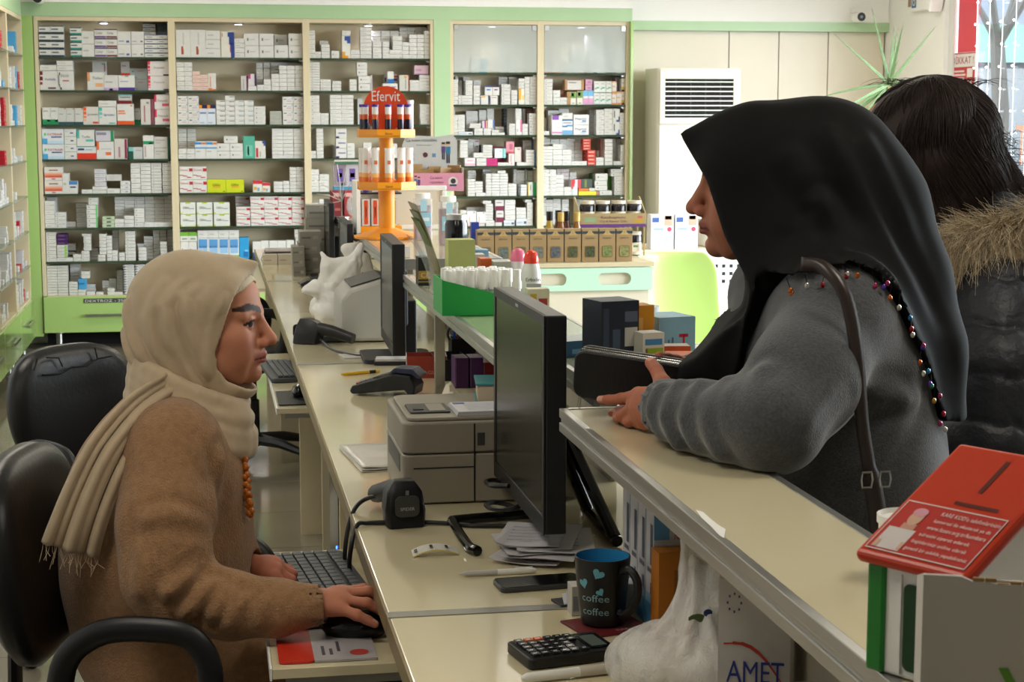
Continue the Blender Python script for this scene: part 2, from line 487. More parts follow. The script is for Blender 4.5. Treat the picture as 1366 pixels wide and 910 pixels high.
for key, (x0, x1) in BAYS.items():
    cab = thing('medicine_cabinet', CABLAB[key], 'cabinet', ((x0 + x1) / 2, YC, 0), group='medicine cabinets on the far wall')
    t = .022; zt = 2.098
    for s, xx in ((0, x0), (1, x1 - t)):
        MB().box(xx, xx + t, YC - .012, 11.60, .345, zt).build('side_panel', M_CREAM, cab, world=True, bevel=.001)
    MB().box(x0 + t, x1 - t, YC - .010, 11.60, zt - .026, zt).build('top_panel', M_CREAM, cab, world=True)
    MB().box(x0 + t, x1 - t, 11.492, 11.504, .345, zt - .026).build('back_panel', M_TAN, cab, world=True)
    for z in (SH_L if key in 'ABC' else SH_R):
        MB().box(x0 + t + .001, x1 - t - .001, YC + .004, 11.490, z - .014, z).build('shelf', M_GLASS_EDGE if z > .4 else M_CREAM, cab, world=True)
        if z > .4:
            for xx in (x0 + t, x1 - t - .022):
                MB().box(xx, xx + .022, YC + .02, YC + .05, z - .0225, z - .0145).build('shelf_clip', M_CHROME, cab, world=True)
    # spot lamp under the top panel
    xm = (x0 + x1) / 2
    sp = MB().lathe([(.0, 0), (.028, 0), (.033, .008), (.033, .010)], (xm, YC + .12, zt - .036), 16).build('spot_lamp', M_CHROME, cab, world=True)
    MB().lathe([(.0, 0), (.026, 0)], (xm, YC + .12, zt - .0365), 16).build('lens', M_SPOT, sp).location = -cab.location
    ll = bpy.data.lights.new('cabinet_spot', 'SPOT'); ll.energy = 3.5; ll.spot_size = math.radians(130); ll.spot_blend = 1; ll.color = (.86, .85, 1); ll.shadow_soft_size = .03
    lo = bpy.data.objects.new('cabinet_spot', ll); lo.location = (xm, YC + .12, zt - .045); COL.objects.link(lo)
    # drawers below
    dn = 1
    dr = MB().box(x0 + .003, x1 - .003, YC - .03, YC + .0, .112, .342).build('drawer', M_GREENF, cab, world=True, bevel=.002)
    MB().box(x0 + .003, x1 - .003, YC + .001, 11.58, .112, .330).build('drawer_box', M_CREAM, cab, world=True)
    hb = MB().box(xm - .16, xm + .16, YC - .058, YC - .048, .215, .23); hb.box(xm - .15, xm - .14, YC - .05, YC - .029, .215, .23); hb.box(xm + .14, xm + .15, YC - .05, YC - .029, .215, .23)
    h = hb.build('handle', M_CHROME, dr); h.location = -cab.location
    for xx in (x0 + .09, x1 - .09):
        MB().lathe([(.026, 0), (.026, .008), (.02, .012), (.02, .1), (.026, .104), (.026, .112)], (xx, YC + .03, 0), 16).build('foot', M_CHROME, cab, world=True)
    if key == 'A':
        lab_ = MB().box(xm - .17, xm + .16, YC - .0325, YC - .0305, .300, .328, '#4a4a48')
        lab_.text('DEXTROZ - 250 cc', (xm - .16, YC - .0326, .305), (1, 0, 0), (0, 0, 1), .017, '#e6e6e0', w=.3)
        o = lab_.build('drawer_label', CARD, dr); o.location = -cab.location
    if key in 'DE':
        zg = SH_R[0]
        d = MB().box(x0 + .026, x1 - .026, YC - .008, YC - .002, zg + .004, zt - .03).build('frosted_door', M_FROST, cab, world=True)
        for xx in (x0 + .028, x1 - .056):
            o = MB().box(xx, xx + .028, YC - .012, YC + .002, zt - .062, zt - .030).build('hinge_clip', M_CHROME, d); o.location = -cab.location
structure('under_cabinet_shade', MB().box(-1.05, 2.77, 11.5, 11.58, 0, .11), M_DARK)  # near-black strip: shade under the cabinets put in as colour
so = thing('wall_socket', 'round grey wall socket inside the leftmost cabinet, lowest shelf', 'socket', (-.42, 11.491, .5))
MB().rbox(-.045, .045, -.008, -.001, -.045, .045, .008, axis='y').build('plate', M_TAN, so)
MB().lathe([(.03, -.014), (.03, -.008), (.0, -.0082)][::-1], (0, 0, 0), 16, axis='y').build('socket_well', M_BLACK, so)

# ------------------------------------------------------------------ shelving along the left wall
XL = -1.10
left_bays = [(10.24, 11.06), (9.42, 10.24), (8.6, 9.42)]
M_GLASSSH = mat('clear_glass_shelf', '#9fb09a', 0.05, trans=0.3, alpha=0.55)
for k, (y0, y1) in enumerate(left_bays):
    nm = ['in the corner next to the far cabinets', 'second along from the far corner', 'nearest the camera'][k]
    cab = thing('side_cabinet', 'cream shelf cabinet on the left wall, %s' % nm, 'cabinet', (XL - .18, (y0 + y1) / 2, 0), group='cabinets along the left wall')
    xb = -1.42
    for yy in (y0, y1 - .022):
        MB().box(xb, XL, yy, yy + .022, .36, 2.085).build('side_panel', M_CREAM, cab, world=True)
    MB().box(xb - .012, xb, y0, y1, .36, 2.085).build('back_panel', M_CREAM, cab, world=True)
    MB().box(xb, XL, y0 + .022, y1 - .022, 2.06, 2.085).build('top_panel', M_CREAM, cab, world=True)
    MB().box(xb, XL, y0 + .022, y1 - .022, .345, .36).build('bottom_panel', M_CREAM, cab, world=True)
    for z in (1.85, 1.642, 1.426, 1.209, .992, .776, .562):
        MB().box(xb, XL + .006, y0 + .023, y1 - .023, z - .010, z).build('shelf', M_GLASSSH, cab, world=True)
    dr = MB().box(XL - .002, XL + .02, y0 + .002, y1 - .002, .112, .352).build('drawer', M_GREENF, cab, world=True, bevel=.002)
    o = MB().box(XL + .03, XL + .045, (y0 + y1) / 2 - .14, (y0 + y1) / 2 + .14, .23, .246).box(XL + .018, XL + .032, (y0 + y1) / 2 - .13, (y0 + y1) / 2 - .12, .23, .246).box(XL + .018, XL + .032, (y0 + y1) / 2 + .12, (y0 + y1) / 2 + .13, .23, .246).build('handle', M_CHROME, dr)
    o.location = -cab.location
    for yy in (y0 + .08, y1 - .08):
        MB().lathe([(.022, 0), (.022, .008), (.016, .012), (.016, .112)], (XL - .05, yy, 0), 12).build('foot', M_CHROME, cab, world=True)
structure('trim_9', MB().box(-1.5, -1.1, 11.06, 11.10, 0.09, 2.183), M_GREENF)
structure('trim_10', MB().box(-1.45, -1.10, 8.6, 11.06, 2.087, 2.183), M_GREEN)
# ------------------------------------------------------------------ medicine boxes in the cabinets
# style: (look for the label, carton colour, [(u0, v0, u1, v1, colour) printed patches on the front], [(text, u, v, height fraction, width fraction, colour)])
WH = '#e3e1dc'
ST = {
 'w':  ('white medicine box', WH, [(.12, .42, .55, .54, '#bdbbb6')], []),
 'wd': ('white medicine box with dark dot', WH, [(.16, .38, .27, .62, '#77756f'), (.34, .46, .74, .54, '#c2c0ba')], []),
 'wl': ('white medicine box with grey print', '#d9d6da', [(.1, .5, .5, .62, '#9c98a4'), (.6, .5, .85, .6, '#aaa')], []),
 'nv': ('white box with navy stripes', WH, [(0, 0, 1, .2, '#213e52'), (0, .9, 1, 1, '#213e52'), (.06, .46, .58, .64, '#5d6a78')], []),
 'nvy': ('white box with slanted navy corner', WH, [(0, 0, .22, .3, '#26304f'), (0, .7, .12, 1, '#26304f'), (.35, .4, .85, .56, '#8b93a6')], []),
 'tl': ('white box with teal stripes', WH, [(0, 0, 1, .24, '#2f9480'), (0, .88, 1, 1, '#2b5764'), (.06, .46, .6, .64, '#4c5a60')], []),
 'pu': ('white box with purple stripes', WH, [(0, .04, .97, .22, '#5f2b8c'), (0, .88, 1, 1, '#3a2560')], [('Cortair', .1, .42, .3, .6, '#555')]),
 'mr': ('white box with maroon stripes', WH, [(0, .04, .97, .22, '#7a1f2c'), (0, .88, 1, 1, '#4a1c34')], [('Cortair', .1, .42, .3, .6, '#555')]),
 'wb': ('white box with blue mark', WH, [(.65, .12, .88, .28, '#3f62a6'), (.08, .18, .5, .28, '#9aa5b8')], []),
 'wg': ('white box with grey corner mark', WH, [(.72, .15, .9, .28, '#6a6a68'), (.08, .18, .4, .26, '#aaa')], []),
 'bl': ('flat white box with blue line', WH, [(0, .82, 1, 1, '#39456a'), (.15, .32, .6, .5, '#7e8597')], []),
 'fb': ('white box with maroon chevrons', WH, [(0, .78, .16, .98, '#6d1734'), (0, .5, .16, .7, '#6d1734'), (0, .28, .14, .42, '#8a3a54'), (.45, .06, .9, .14, '#6d1734')], [('Forbella', .3, .5, .13, .6, '#3f55a5')]),
 'arc': ('white box with black arc', WH, [(.04, .25, .09, .8, '#222'), (.09, .12, .14, .3, '#222'), (.09, .78, .16, .92, '#222'), (.14, .02, .24, .14, '#222'), (.3, .45, .7, .52, '#c05a6a')], [('EXLOX', .2, .68, .13, .5, '#333')]),
 'wr': ('grey box with red curve', '#c9c9c6', [(.82, .3, .9, .85, '#b04a40'), (.66, .78, .9, .86, '#4c8a58')], []),
 'or': ('white box with orange tab', WH, [(0, .5, .15, 1, '#e8a06a'), (.48, .18, .92, .4, '#eeaf7e')], [('Tiofen', .3, .6, .16, .6, '#55585e')]),
 'lil': ('white box with lilac foot band', '#dedbd8', [(0, 0, 1, .16, '#c9a6dc'), (.35, .0, .62, .1, '#f3ecd0'), (.08, .5, .6, .58, '#aaa')], []),
 'redb': ('grey box with red base', '#cfccc7', [(0, 0, 1, .2, '#d6331f'), (.1, .65, .6, .75, '#b89')], []),
 'vio': ('white box with violet foot band', WH, [(0, 0, 1, .19, '#4d2a9c'), (.4, .9, .62, .99, '#8a8'), (.1, .55, .6, .63, '#aab')], []),
 'ted': ('pale grey box with teal swoosh', '#c4cacb', [(.05, .1, .4, .2, '#6fa7b8'), (.1, .65, .22, .78, '#4f9ab0'), (.45, .7, .75, .78, '#c68d94')], []),
 'fp': ('white box with pink bars', '#e6e0dd', [(0, .75, .12, 1, '#e0334f'), (0, .5, .12, .7, '#e0334f'), (0, .3, .12, .44, '#e8566a'), (0, .15, .12, .25, '#ee8795'), (.74, 0, 1, .1, '#4b1440')], [('Forpack', .3, .5, .13, .5, '#7d6c78')]),
 'fp2': ('white box with pink label', '#e6e0dd', [(0, .5, .14, 1, '#e23c62'), (.52, .22, .98, .4, '#e05a7a')], [('Forpack', .24, .52, .15, .65, '#666')]),
 'grb': ('white box with green base', WH, [(0, 0, 1, .3, '#1f8f58'), (.6, .18, .9, .36, '#e8f2ea'), (.1, .75, .7, .82, '#aaa')], []),
 'tlb': ('white box with dark teal base', '#d6d5d0', [(0, 0, 1, .17, '#2b5361'), (.1, .6, .6, .67, '#aaa'), (.8, .92, .95, .98, '#c55')], []),
 'och': ('white box with orange chevrons', '#dbd7d0', [(.0, .78, .2, .98, '#e8591f'), (.0, .56, .2, .74, '#ea6a2c'), (.0, .36, .2, .5, '#ee8a52'), (.0, .2, .18, .3, '#f2ab80'), (.6, .06, .98, .17, '#d5421c')], [('Ipravent', .28, .52, .13, .68, '#666a70')]),
 'tch': ('white box with teal chevrons', WH, [(.0, .78, .18, .98, '#4bbfae'), (.0, .56, .18, .72, '#6fcabb'), (.0, .36, .16, .48, '#9adacf'), (.56, .05, .92, .12, '#58b59a')], [('Ipradev', .3, .5, .15, .58, '#4a4fa8')]),
 'orb': ('white box with orange foot band', WH, [(0, 0, 1, .18, '#ee5a1c'), (.06, .5, .5, .58, '#e68a60'), (.06, .62, .45, .7, '#e68a60'), (.8, .88, .92, .96, '#d84')], []),
 'dkr': ('grey box with dark red base', '#c8c6c0', [(0, 0, 1, .34, '#7c141c'), (0, .86, 1, 1, '#6fb7b5'), (.1, .62, .9, .76, '#77858a')], []),
 'vrt': ('upright white box, red print', '#d8d3cb', [(.3, .1, .42, .75, '#b06a74'), (.94, 0, 1, 1, '#8d2f44'), (.55, .82, .8, .9, '#888')], []),
 'mar': ('slim maroon box', '#8f4a5c', [], []),
 'ext': ('pale blue box, red lettering', '#e2e6ea', [(0, 0, .24, .36, '#4fa8dc'), (0, .36, .12, .55, '#b8dcf0'), (.24, 0, 1, .2, '#c7dff0'), (.42, .42, .9, .5, '#39489c'), (.08, .56, .18, .72, '#5fbf7a')], [('EXTRAIR', .25, .56, .16, .7, '#c21f2a')]),
 'wbm': ('white box with small blue mark', WH, [(.5, .35, .75, .52, '#3c51a0'), (.1, .6, .3, .68, '#9bd')], []),
 'rbt': ('white box with broad red base', WH, [(0, 0, 1, .48, '#e2371c'), (.05, .7, .38, .86, '#2a3f66'), (.42, .7, .8, .8, '#9bd'), (0, .95, 1, 1, '#57b8c8')], []),
 'tio': ('white box with teal corner label', WH, [(0, .48, .14, 1, '#46b9ac'), (.5, .28, .94, .42, '#57c0b4')], [('Tiofix', .26, .5, .16, .5, '#666a70')]),
 'orc': ('white box with orange corner', WH, [(0, .52, .14, 1, '#ee6a2a'), (.52, .22, .84, .4, '#ec6f33')], [('Unistreptine', .24, .55, .09, .6, '#99a')]),
 'grs': ('lilac white box with green edge', '#cfcbd6', [(.84, 0, 1, 1, '#1b9256'), (.05, .6, .6, .86, '#8f8d99')], []),
 'mgs': ('white box with maroon side stripe', '#d9d3cc', [(.8, .02, .98, .98, '#8c1e44'), (.3, .08, .46, .6, '#b58a94')], []),
 'dgl': ('grey box with dark green side', '#c9ccc9', [(0, 0, .34, .66, '#0f5442'), (0, .66, .34, 1, '#7cc3bf'), (.5, .7, .9, .76, '#999')], []),
 'gbm': ('upright white box with green band', WH, [(0, .62, 1, .76, '#1f9a62'), (.55, .6, .85, .7, '#eef5f0'), (.12, .08, .26, .56, '#c2a0a0')], []),
 'wrt': ('grey-white box with green end', '#d2cfc9', [(.9, 0, 1, 1, '#1d5c46'), (.1, .62, .75, .74, '#b9a9a6'), (.1, .4, .4, .48, '#aaa')], []),
 'dgr': ('slim dark green box', '#12503e', [], []),
 'peach': ('white box with orange wave', '#e6e2dc', [(.02, .2, .98, .34, '#dd5a3c'), (.02, .34, .98, .46, '#ea8e72'), (.02, .46, .98, .58, '#f0b8a2'), (.4, .06, .6, .14, '#cc4a3a'), (.25, .72, .75, .8, '#a05040')], []),
 'blt': ('white box with blue top', WH, [(0, .72, 1, 1, '#4b86c4'), (.1, .46, .8, .58, '#32406e')], []),
 'wgr': ('white box with bright green end', WH, [(.86, 0, 1, 1, '#5fd66a'), (.16, .4, .28, .6, '#777')], []),
 'pgr': ('pale green box with dark print', '#c4d4b4', [(.34, .3, .72, .7, '#47523f')], []),
 'pur': ('purple medicine box', '#46215c', [(.1, .3, .7, .6, '#7d5a8c')], []),
 'wgl': ('white box with green chevron', WH, [(.74, .0, 1, .8, '#8fcf52'), (.1, .45, .5, .58, '#aaa')], []),
 'ora': ('orange topped box', '#e48a1e', [], []),
 'blue': ('bright blue box', '#4aa5dc', [(.0, .45, .8, .6, '#1f6fb4')], []),
 'vred': ('white box with vertical red print', WH, [(.36, .1, .5, .4, '#c05a50'), (.46, .12, .54, .3, '#d6a64a'), (.48, .45, .56, .9, '#c8c6c2')], []),
 'nvyd': ('cream box with navy curved edge', '#e8e4d8', [(.72, 0, 1, .55, '#233f8e'), (.6, .5, 1, .8, '#233f8e'), (.5, .8, 1, .98, '#233f8e'), (.66, .2, .72, .55, '#c03a50'), (.06, .8, .12, .95, '#c55')], []),
 'pk': ('pale pink medicine box', '#ecccc0', [(.1, .4, .6, .56, '#d9a090')], []),
 'ord': ('white box with orange slanted base', '#e0dcd6', [(0, 0, 1, .07, '#e07a44'), (0, .07, .5, .14, '#e88a5a'), (.2, .2, .36, .8, '#e0a080')], []),
 'mg': ('grey box with burgundy end', '#cfcac6', [(.78, 0, 1, 1, '#5c1a3a'), (.3, .1, .42, .8, '#99a')], []),
 'purp': ('white box with magenta corner', '#ddd6da', [(0, .6, .3, 1, '#b0407c'), (.76, 0, 1, 1, '#3a1f4a')], []),
 'wbr': ('white box with blue and red print', WH, [(.1, .55, .35, .7, '#5d6068'), (.4, .3, .85, .38, '#d47a8a'), (.5, .56, .85, .62, '#8fa6dc'), (.86, .7, .93, .85, '#3d5cb8')], []),
 'nyo': ('white box, navy orange top', '#dfe4ee', [(0, .82, .36, 1, '#e88a1e'), (.36, .82, 1, 1, '#1d1c4c'), (.1, .55, .9, .64, '#7884a6'), (.1, .08, .6, .12, '#9ab')], []),
 'wl2': ('white box with black line', WH, [(.42, .72, .98, .84, '#4c4a46')], []),
 'wtl': ('white box with teal line', WH, [(.42, .72, .98, .84, '#5c98a4')], []),
 'gry': ('grey-green medicine box', '#b4b6aa', [(.1, .4, .9, .46, '#9fa196')], []),
 'cyo': ('white box, blue orange header', WH, [(0, .82, .62, .95, '#2f8fd0'), (.66, .82, .98, .95, '#d9782c'), (0, .58, 1, .66, '#3f98d4'), (.1, .4, .5, .45, '#aaa')], []),
 'green': ('upright sea-green box', '#54b096', [(.2, .1, .8, .6, '#7cc6b0'), (.36, .15, .5, .55, '#3a8f80')], []),
 'rdv': ('white box with red vertical lettering', '#e2ded4', [(.08, .06, .3, .6, '#c03040'), (.7, .86, 1, 1, '#2f4a96'), (.82, .72, 1, .86, '#2f4a96'), (.45, .1, .55, .4, '#aaa')], []),
 'dlx': ('white box with red curve', WH, [(0, .3, .3, .36, '#b8323a'), (.25, .24, .6, .3, '#b8323a'), (.55, .12, .9, .2, '#b8323a'), (.74, .62, 1, .86, '#c0232e')], [('Deloxia', .06, .66, .17, .6, '#c43f48')]),
 'lime': ('lime yellow box', '#cfd817', [(.3, .35, .72, .5, '#e2b422'), (.84, .06, .95, .12, '#444')], [('Glifor', .28, .5, .2, .44, '#2c3018')]),
 'glf': ('white box with lime tab', '#e4e6de', [(.34, .88, .66, 1, '#b9cf2a'), (0, 0, .12, .14, '#cfdc5a'), (.6, .0, 1, .06, '#d6e06a'), (.58, .42, .9, .5, '#99a0a8')], [('Glifor', .16, .45, .2, .44, '#3c4652')]),
 'rdt': ('white box with red top', '#e6e0d4', [(0, .7, 1, 1, '#c9303c'), (.1, .2, .4, .45, '#e2a83a'), (.45, .1, .7, .4, '#7aa8cc')], []),
 'grt': ('white box with green top', WH, [(0, .58, 1, 1, '#76b63a'), (.2, .2, .8, .34, '#8a9a8a')], []),
 'blu': ('white box with sky blue window', '#e8ecec', [(.08, .55, .92, .95, '#5c9fd8'), (.12, .28, .9, .55, '#9cc8ec'), (0, 0, 1, .2, '#8cc63e')], [('BELOMA', .14, .55, .1, .7, '#22489c')]),
 'cyan': ('tall cyan box with blue drop', '#2aa0dc', [(.4, .1, .9, .35, '#1672b8'), (.55, .35, .9, .42, '#8ad2f2')], []),
 'navt': ('white box with teal and navy base', WH, [(0, 0, .4, .36, '#22406e'), (.4, 0, 1, .36, '#2f9a8a')], []),
 'nyd': ('tall box, navy amber corners', '#e6e4dc', [(.3, .78, 1, .98, '#284f9c'), (.6, .66, 1, .78, '#284f9c'), (0, 0, .75, .12, '#eaa21c'), (0, .12, .35, .28, '#eaa21c')], []),
 'nrd': ('white box with navy and red flags', WH, [(.7, .2, 1, .5, '#3a4f8e'), (.75, .6, 1, .9, '#c04450'), (0, .1, .2, .6, '#44506e')], []),
 'wblu': ('upright white box with blue ribbon base', WH, [(0, 0, 1, .36, '#1d6fc0'), (.3, .3, .7, .42, '#e8eef4')], []),
 'grf': ('grey-white box with orange flower', '#d2d0c8', [(.5, .8, .75, .95, '#e8a030'), (.6, .1, .68, .75, '#7a8a78'), (.9, 0, 1, 1, '#b65a3c')], []),
 'pnk': ('pink and grey box', '#cfaebb', [(0, 0, 1, .1, '#7d4d86'), (.1, .4, .5, .6, '#b888a0')], []),
 'wrn': ('white box with dark flash', WH, [(0, 0, .3, .2, '#3b2c6a'), (.2, .45, .9, .6, '#8a86a8')], []),
 'wr2': ('white box with red dots', WH, [(.8, .2, .92, .4, '#c98'), (.05, .25, .5, .32, '#c9c5c0')], []),
 'pkb': ('white box with pink foot line', '#e2dcd8', [(0, 0, 1, .16, '#e6b6c6'), (.7, .1, .85, .22, '#b9a')], []),
 'cyp': ('white box with blue arrow end', '#e4e6e6', [(.62, 0, 1, 1, '#5cb2dc'), (.5, .2, .62, .0, '#5cb2dc'), (.62, .36, .78, .64, '#e4e6e6')], []),
 'blt2': ('white box with blue print', WH, [(0, .84, 1, 1, '#22407e'), (.2, .5, .75, .66, '#4a8ad0')], []),
 'plt2': ('white box with purple print', WH, [(0, .84, 1, 1, '#35245e'), (.2, .5, .75, .66, '#9a5aa8')], []),
 'yel': ('white box, yellow line', WH, [(.1, .78, .65, .94, '#e2b030'), (0, 0, .1, .9, '#1f2f6e')], []),
 'nvl': ('white box with navy left edge', WH, [(0, .05, .12, .95, '#1f2f7e'), (.25, .74, .85, .84, '#a88')], []),
 'yeo': ('white and yellow box', '#ece6d8', [(0, .3, .4, 1, '#f0b02a'), (.6, .3, .95, .6, '#f2d46a')], []),
 'wbk': ('white box with dark end label', '#dfe2e6', [(.7, .25, .95, .6, '#555e66'), (.05, .3, .6, .55, '#b9c6d6')], []),
 'ppl': ('white box, purple orange print', '#d8d0dc', [(.4, .0, .7, 1, '#b03c94'), (.7, .1, .95, 1, '#e2a050')], []),
 'wbs': ('white box with blue slim side', WH, [(.78, 0, 1, 1, '#5a7ab8')], []),
 'drk': ('dark slate box', '#3c4650', [(.0, .9, 1, 1, '#222')], []),
 'pkd': ('upright white box with pink stroke', '#ebe9e6', [(.72, .2, 1, 1, '#ea7aa4'), (.2, .2, .35, .4, '#aaa')], []),
 'brn': ('reddish brown box', '#a8705e', [(.2, .3, .6, .6, '#c8a894')], []),
 'wrb': ('grey box with red and blue print', '#cdc9cc', [(.3, .8, .9, .9, '#b35a6a'), (.5, .4, .8, .5, '#5a7ab8')], []),
 'pkd2': ('white box with pink slanted base', '#ebe5e6', [(0, .1, 1, .3, '#efb2cc'), (.2, .6, .8, .72, '#e0a0b8')], []),
 'vio2': ('slim dark violet box', '#3c2350', [], []),
 'mag': ('magenta medicine box', '#dc2f80', [(.1, .35, .8, .55, '#a81c5c')], []),
 'tls': ('white box with teal curved stripe', '#eceeec', [(.7, 0, .84, 1, '#58bfc0'), (.84, 0, 1, 1, '#a8dcdc'), (.45, .68, .58, .78, '#4aa')], []),
 'prd': ('pink box with red base', '#dc93a2', [(0, 0, 1, .14, '#d63a46'), (.4, .3, .8, .8, '#c4667a')], []),
 'wpk': ('white box with pink vertical print', '#ece2df', [(.3, .3, .5, .9, '#d79a9a'), (.4, .1, .6, .24, '#e08a92')], []),
 'wmr': ('tall white box with maroon edge', '#dcd6ce', [(.9, 0, 1, 1, '#8a2e3e'), (.4, .82, .75, .9, '#c66')], []),
 'bls': ('white box with blue end', '#dfdbd4', [(.86, 0, 1, 1, '#2f78b8'), (.15, .3, .7, .42, '#c4b4b0')], []),
 'nvs': ('white box with slate blue side', '#e2e0da', [(0, 0, .2, 1, '#54667e')], []),
 'grl': ('white box with green left side', '#deddd4', [(0, 0, .1, 1, '#2f9a5a'), (.2, .4, .6, .5, '#bbb')], []),
 'ygr': ('white box, yellow green edges', '#eceee8', [(0, 0, .12, 1, '#ecd83a'), (.6, 0, 1, 1, '#1fa05a'), (.28, .4, .36, .8, '#556')], []),
 'wps': ('white box with pink foot, upright', '#e9e7e6', [(0, 0, 1, .05, '#eeb4b0'), (.7, .85, .85, .95, '#999'), (.25, .1, .3, .6, '#c99')], []),
 'mgb': ('white box with burgundy base', '#dcd8d4', [(0, 0, 1, .42, '#7c1c44'), (.15, .7, .75, .78, '#777')], []),
 'orl': ('white box with orange foot', '#ebe5de', [(0, 0, 1, .14, '#f0a060'), (.1, .5, .7, .6, '#e8b090'), (0, .88, 1, 1, '#f2b488')], []),
 'zac': ('white box with navy curved side', '#e6e6e4', [(0, 0, .14, 1, '#2c4a86'), (0, 0, .35, .16, '#2c4a86'), (.85, .8, 1, 1, '#2c4a86')], [('Zacct', .28, .45, .25, .6, '#50525a')]),
 'zac2': ('upright white box with navy curved foot', '#e8e8e6', [(.5, 0, 1, .14, '#2f4f96'), (.8, .14, 1, .4, '#2f4f96'), (.16, .3, .3, .85, '#4a4c54')], []),
 'brc': ('kraft carton with white label', '#b98a5c', [(.12, .05, .85, .92, '#dcd8d4'), (.2, .7, .6, .78, '#999')], []),
 'brk': ('slim kraft box', '#b78b58', [], []),
 'grm': ('cream box with green leaf picture', '#e9e6d6', [(.05, .5, .95, .98, '#6f9a3c'), (.2, .65, .6, .9, '#3f6a8c'), (.3, .08, .7, .14, '#888')], []),
 'bpk': ('blue and pink box', '#e6d2e2', [(0, .6, 1, 1, '#7cc0ea'), (0, 0, 1, .45, '#e3a9cf'), (.1, .45, .9, .62, '#f2f0f4')], []),
 'pnk2': ('pink medicine box', '#d8a2c0', [(.3, .3, .8, .6, '#b878a0')], []),
 'gtk': ('white box with green tick', '#ecece8', [(.1, .3, .4, .4, '#4fb09a'), (.35, .38, .85, .5, '#4fb09a'), (0, 0, 1, .05, '#3f8f80'), (.15, .75, .8, .82, '#bbb')], []),
 'yem': ('white box, yellow maroon base', '#ebe6da', [(0, .12, 1, .36, '#ecbc3a'), (0, 0, 1, .14, '#54203c'), (.25, .62, .7, .7, '#999')], []),
 'ppw': ('tall white box with purple top label', '#ebe7ec', [(.05, .78, .68, 1, '#8a50b4'), (0, .08, 1, .16, '#d98ab4'), (.4, .35, .8, .42, '#dcd4e0')], []),
 'blw': ('white box with blue wave', '#e6eaf0', [(0, .92, 1, 1, '#3f6ea4'), (0, .5, .5, .6, '#2f78b4'), (.4, .55, 1, .66, '#5c9ac8'), (0, 0, 1, .3, '#7cb2dc'), (.1, .75, .9, .82, '#99a')], []),
 'mag2': ('wide white box with blue script', '#f0eff0', [(.45, .18, .8, .26, '#9ccce4'), (.55, .3, .82, .42, '#5a7ab8')], [('Magvital', .1, .5, .2, .72, '#4a4a68')]),
 'wl3': ('white box with pastel print', WH, [(.2, .3, .8, .38, '#b4bcd4'), (.3, .5, .8, .58, '#dcb8b4')], []),
 'red': ('red medicine box', '#d8402e', [(.1, .35, .8, .65, '#f0b8a8')], []),
 'redv': ('white and red upright box', '#d9cfc8', [(0, 0, .3, 1, '#b02c28'), (.75, 0, 1, 1, '#c23a34')], []),
 'wpl': ('pale pink-white box', '#e6dad8', [(0, 0, 1, .1, '#d4b4b4')], []),
 'rdr': ('white box with red drop', '#e9e6e2', [(0, .72, .6, 1, '#d8303c'), (0, .4, .3, .72, '#d8303c'), (.3, .55, .5, .72, '#d8303c'), (.12, 0, .24, .4, '#7ac0dc')], []),
 'redc': ('slim coral red box', '#dc4a54', [], []),
 'dgy': ('dark grey-green box', '#41514a', [(.3, .05, .5, .95, '#7d8a3a')], []),
 'orf': ('flat orange box', '#ec7c2c', [], []),
 'yel2': ('flat bright yellow box', '#ecdc2e', [], []),
 'grn2': ('green sided box', '#4f8f2a', [(0, 0, .4, 1, '#6db43a')], []),
}
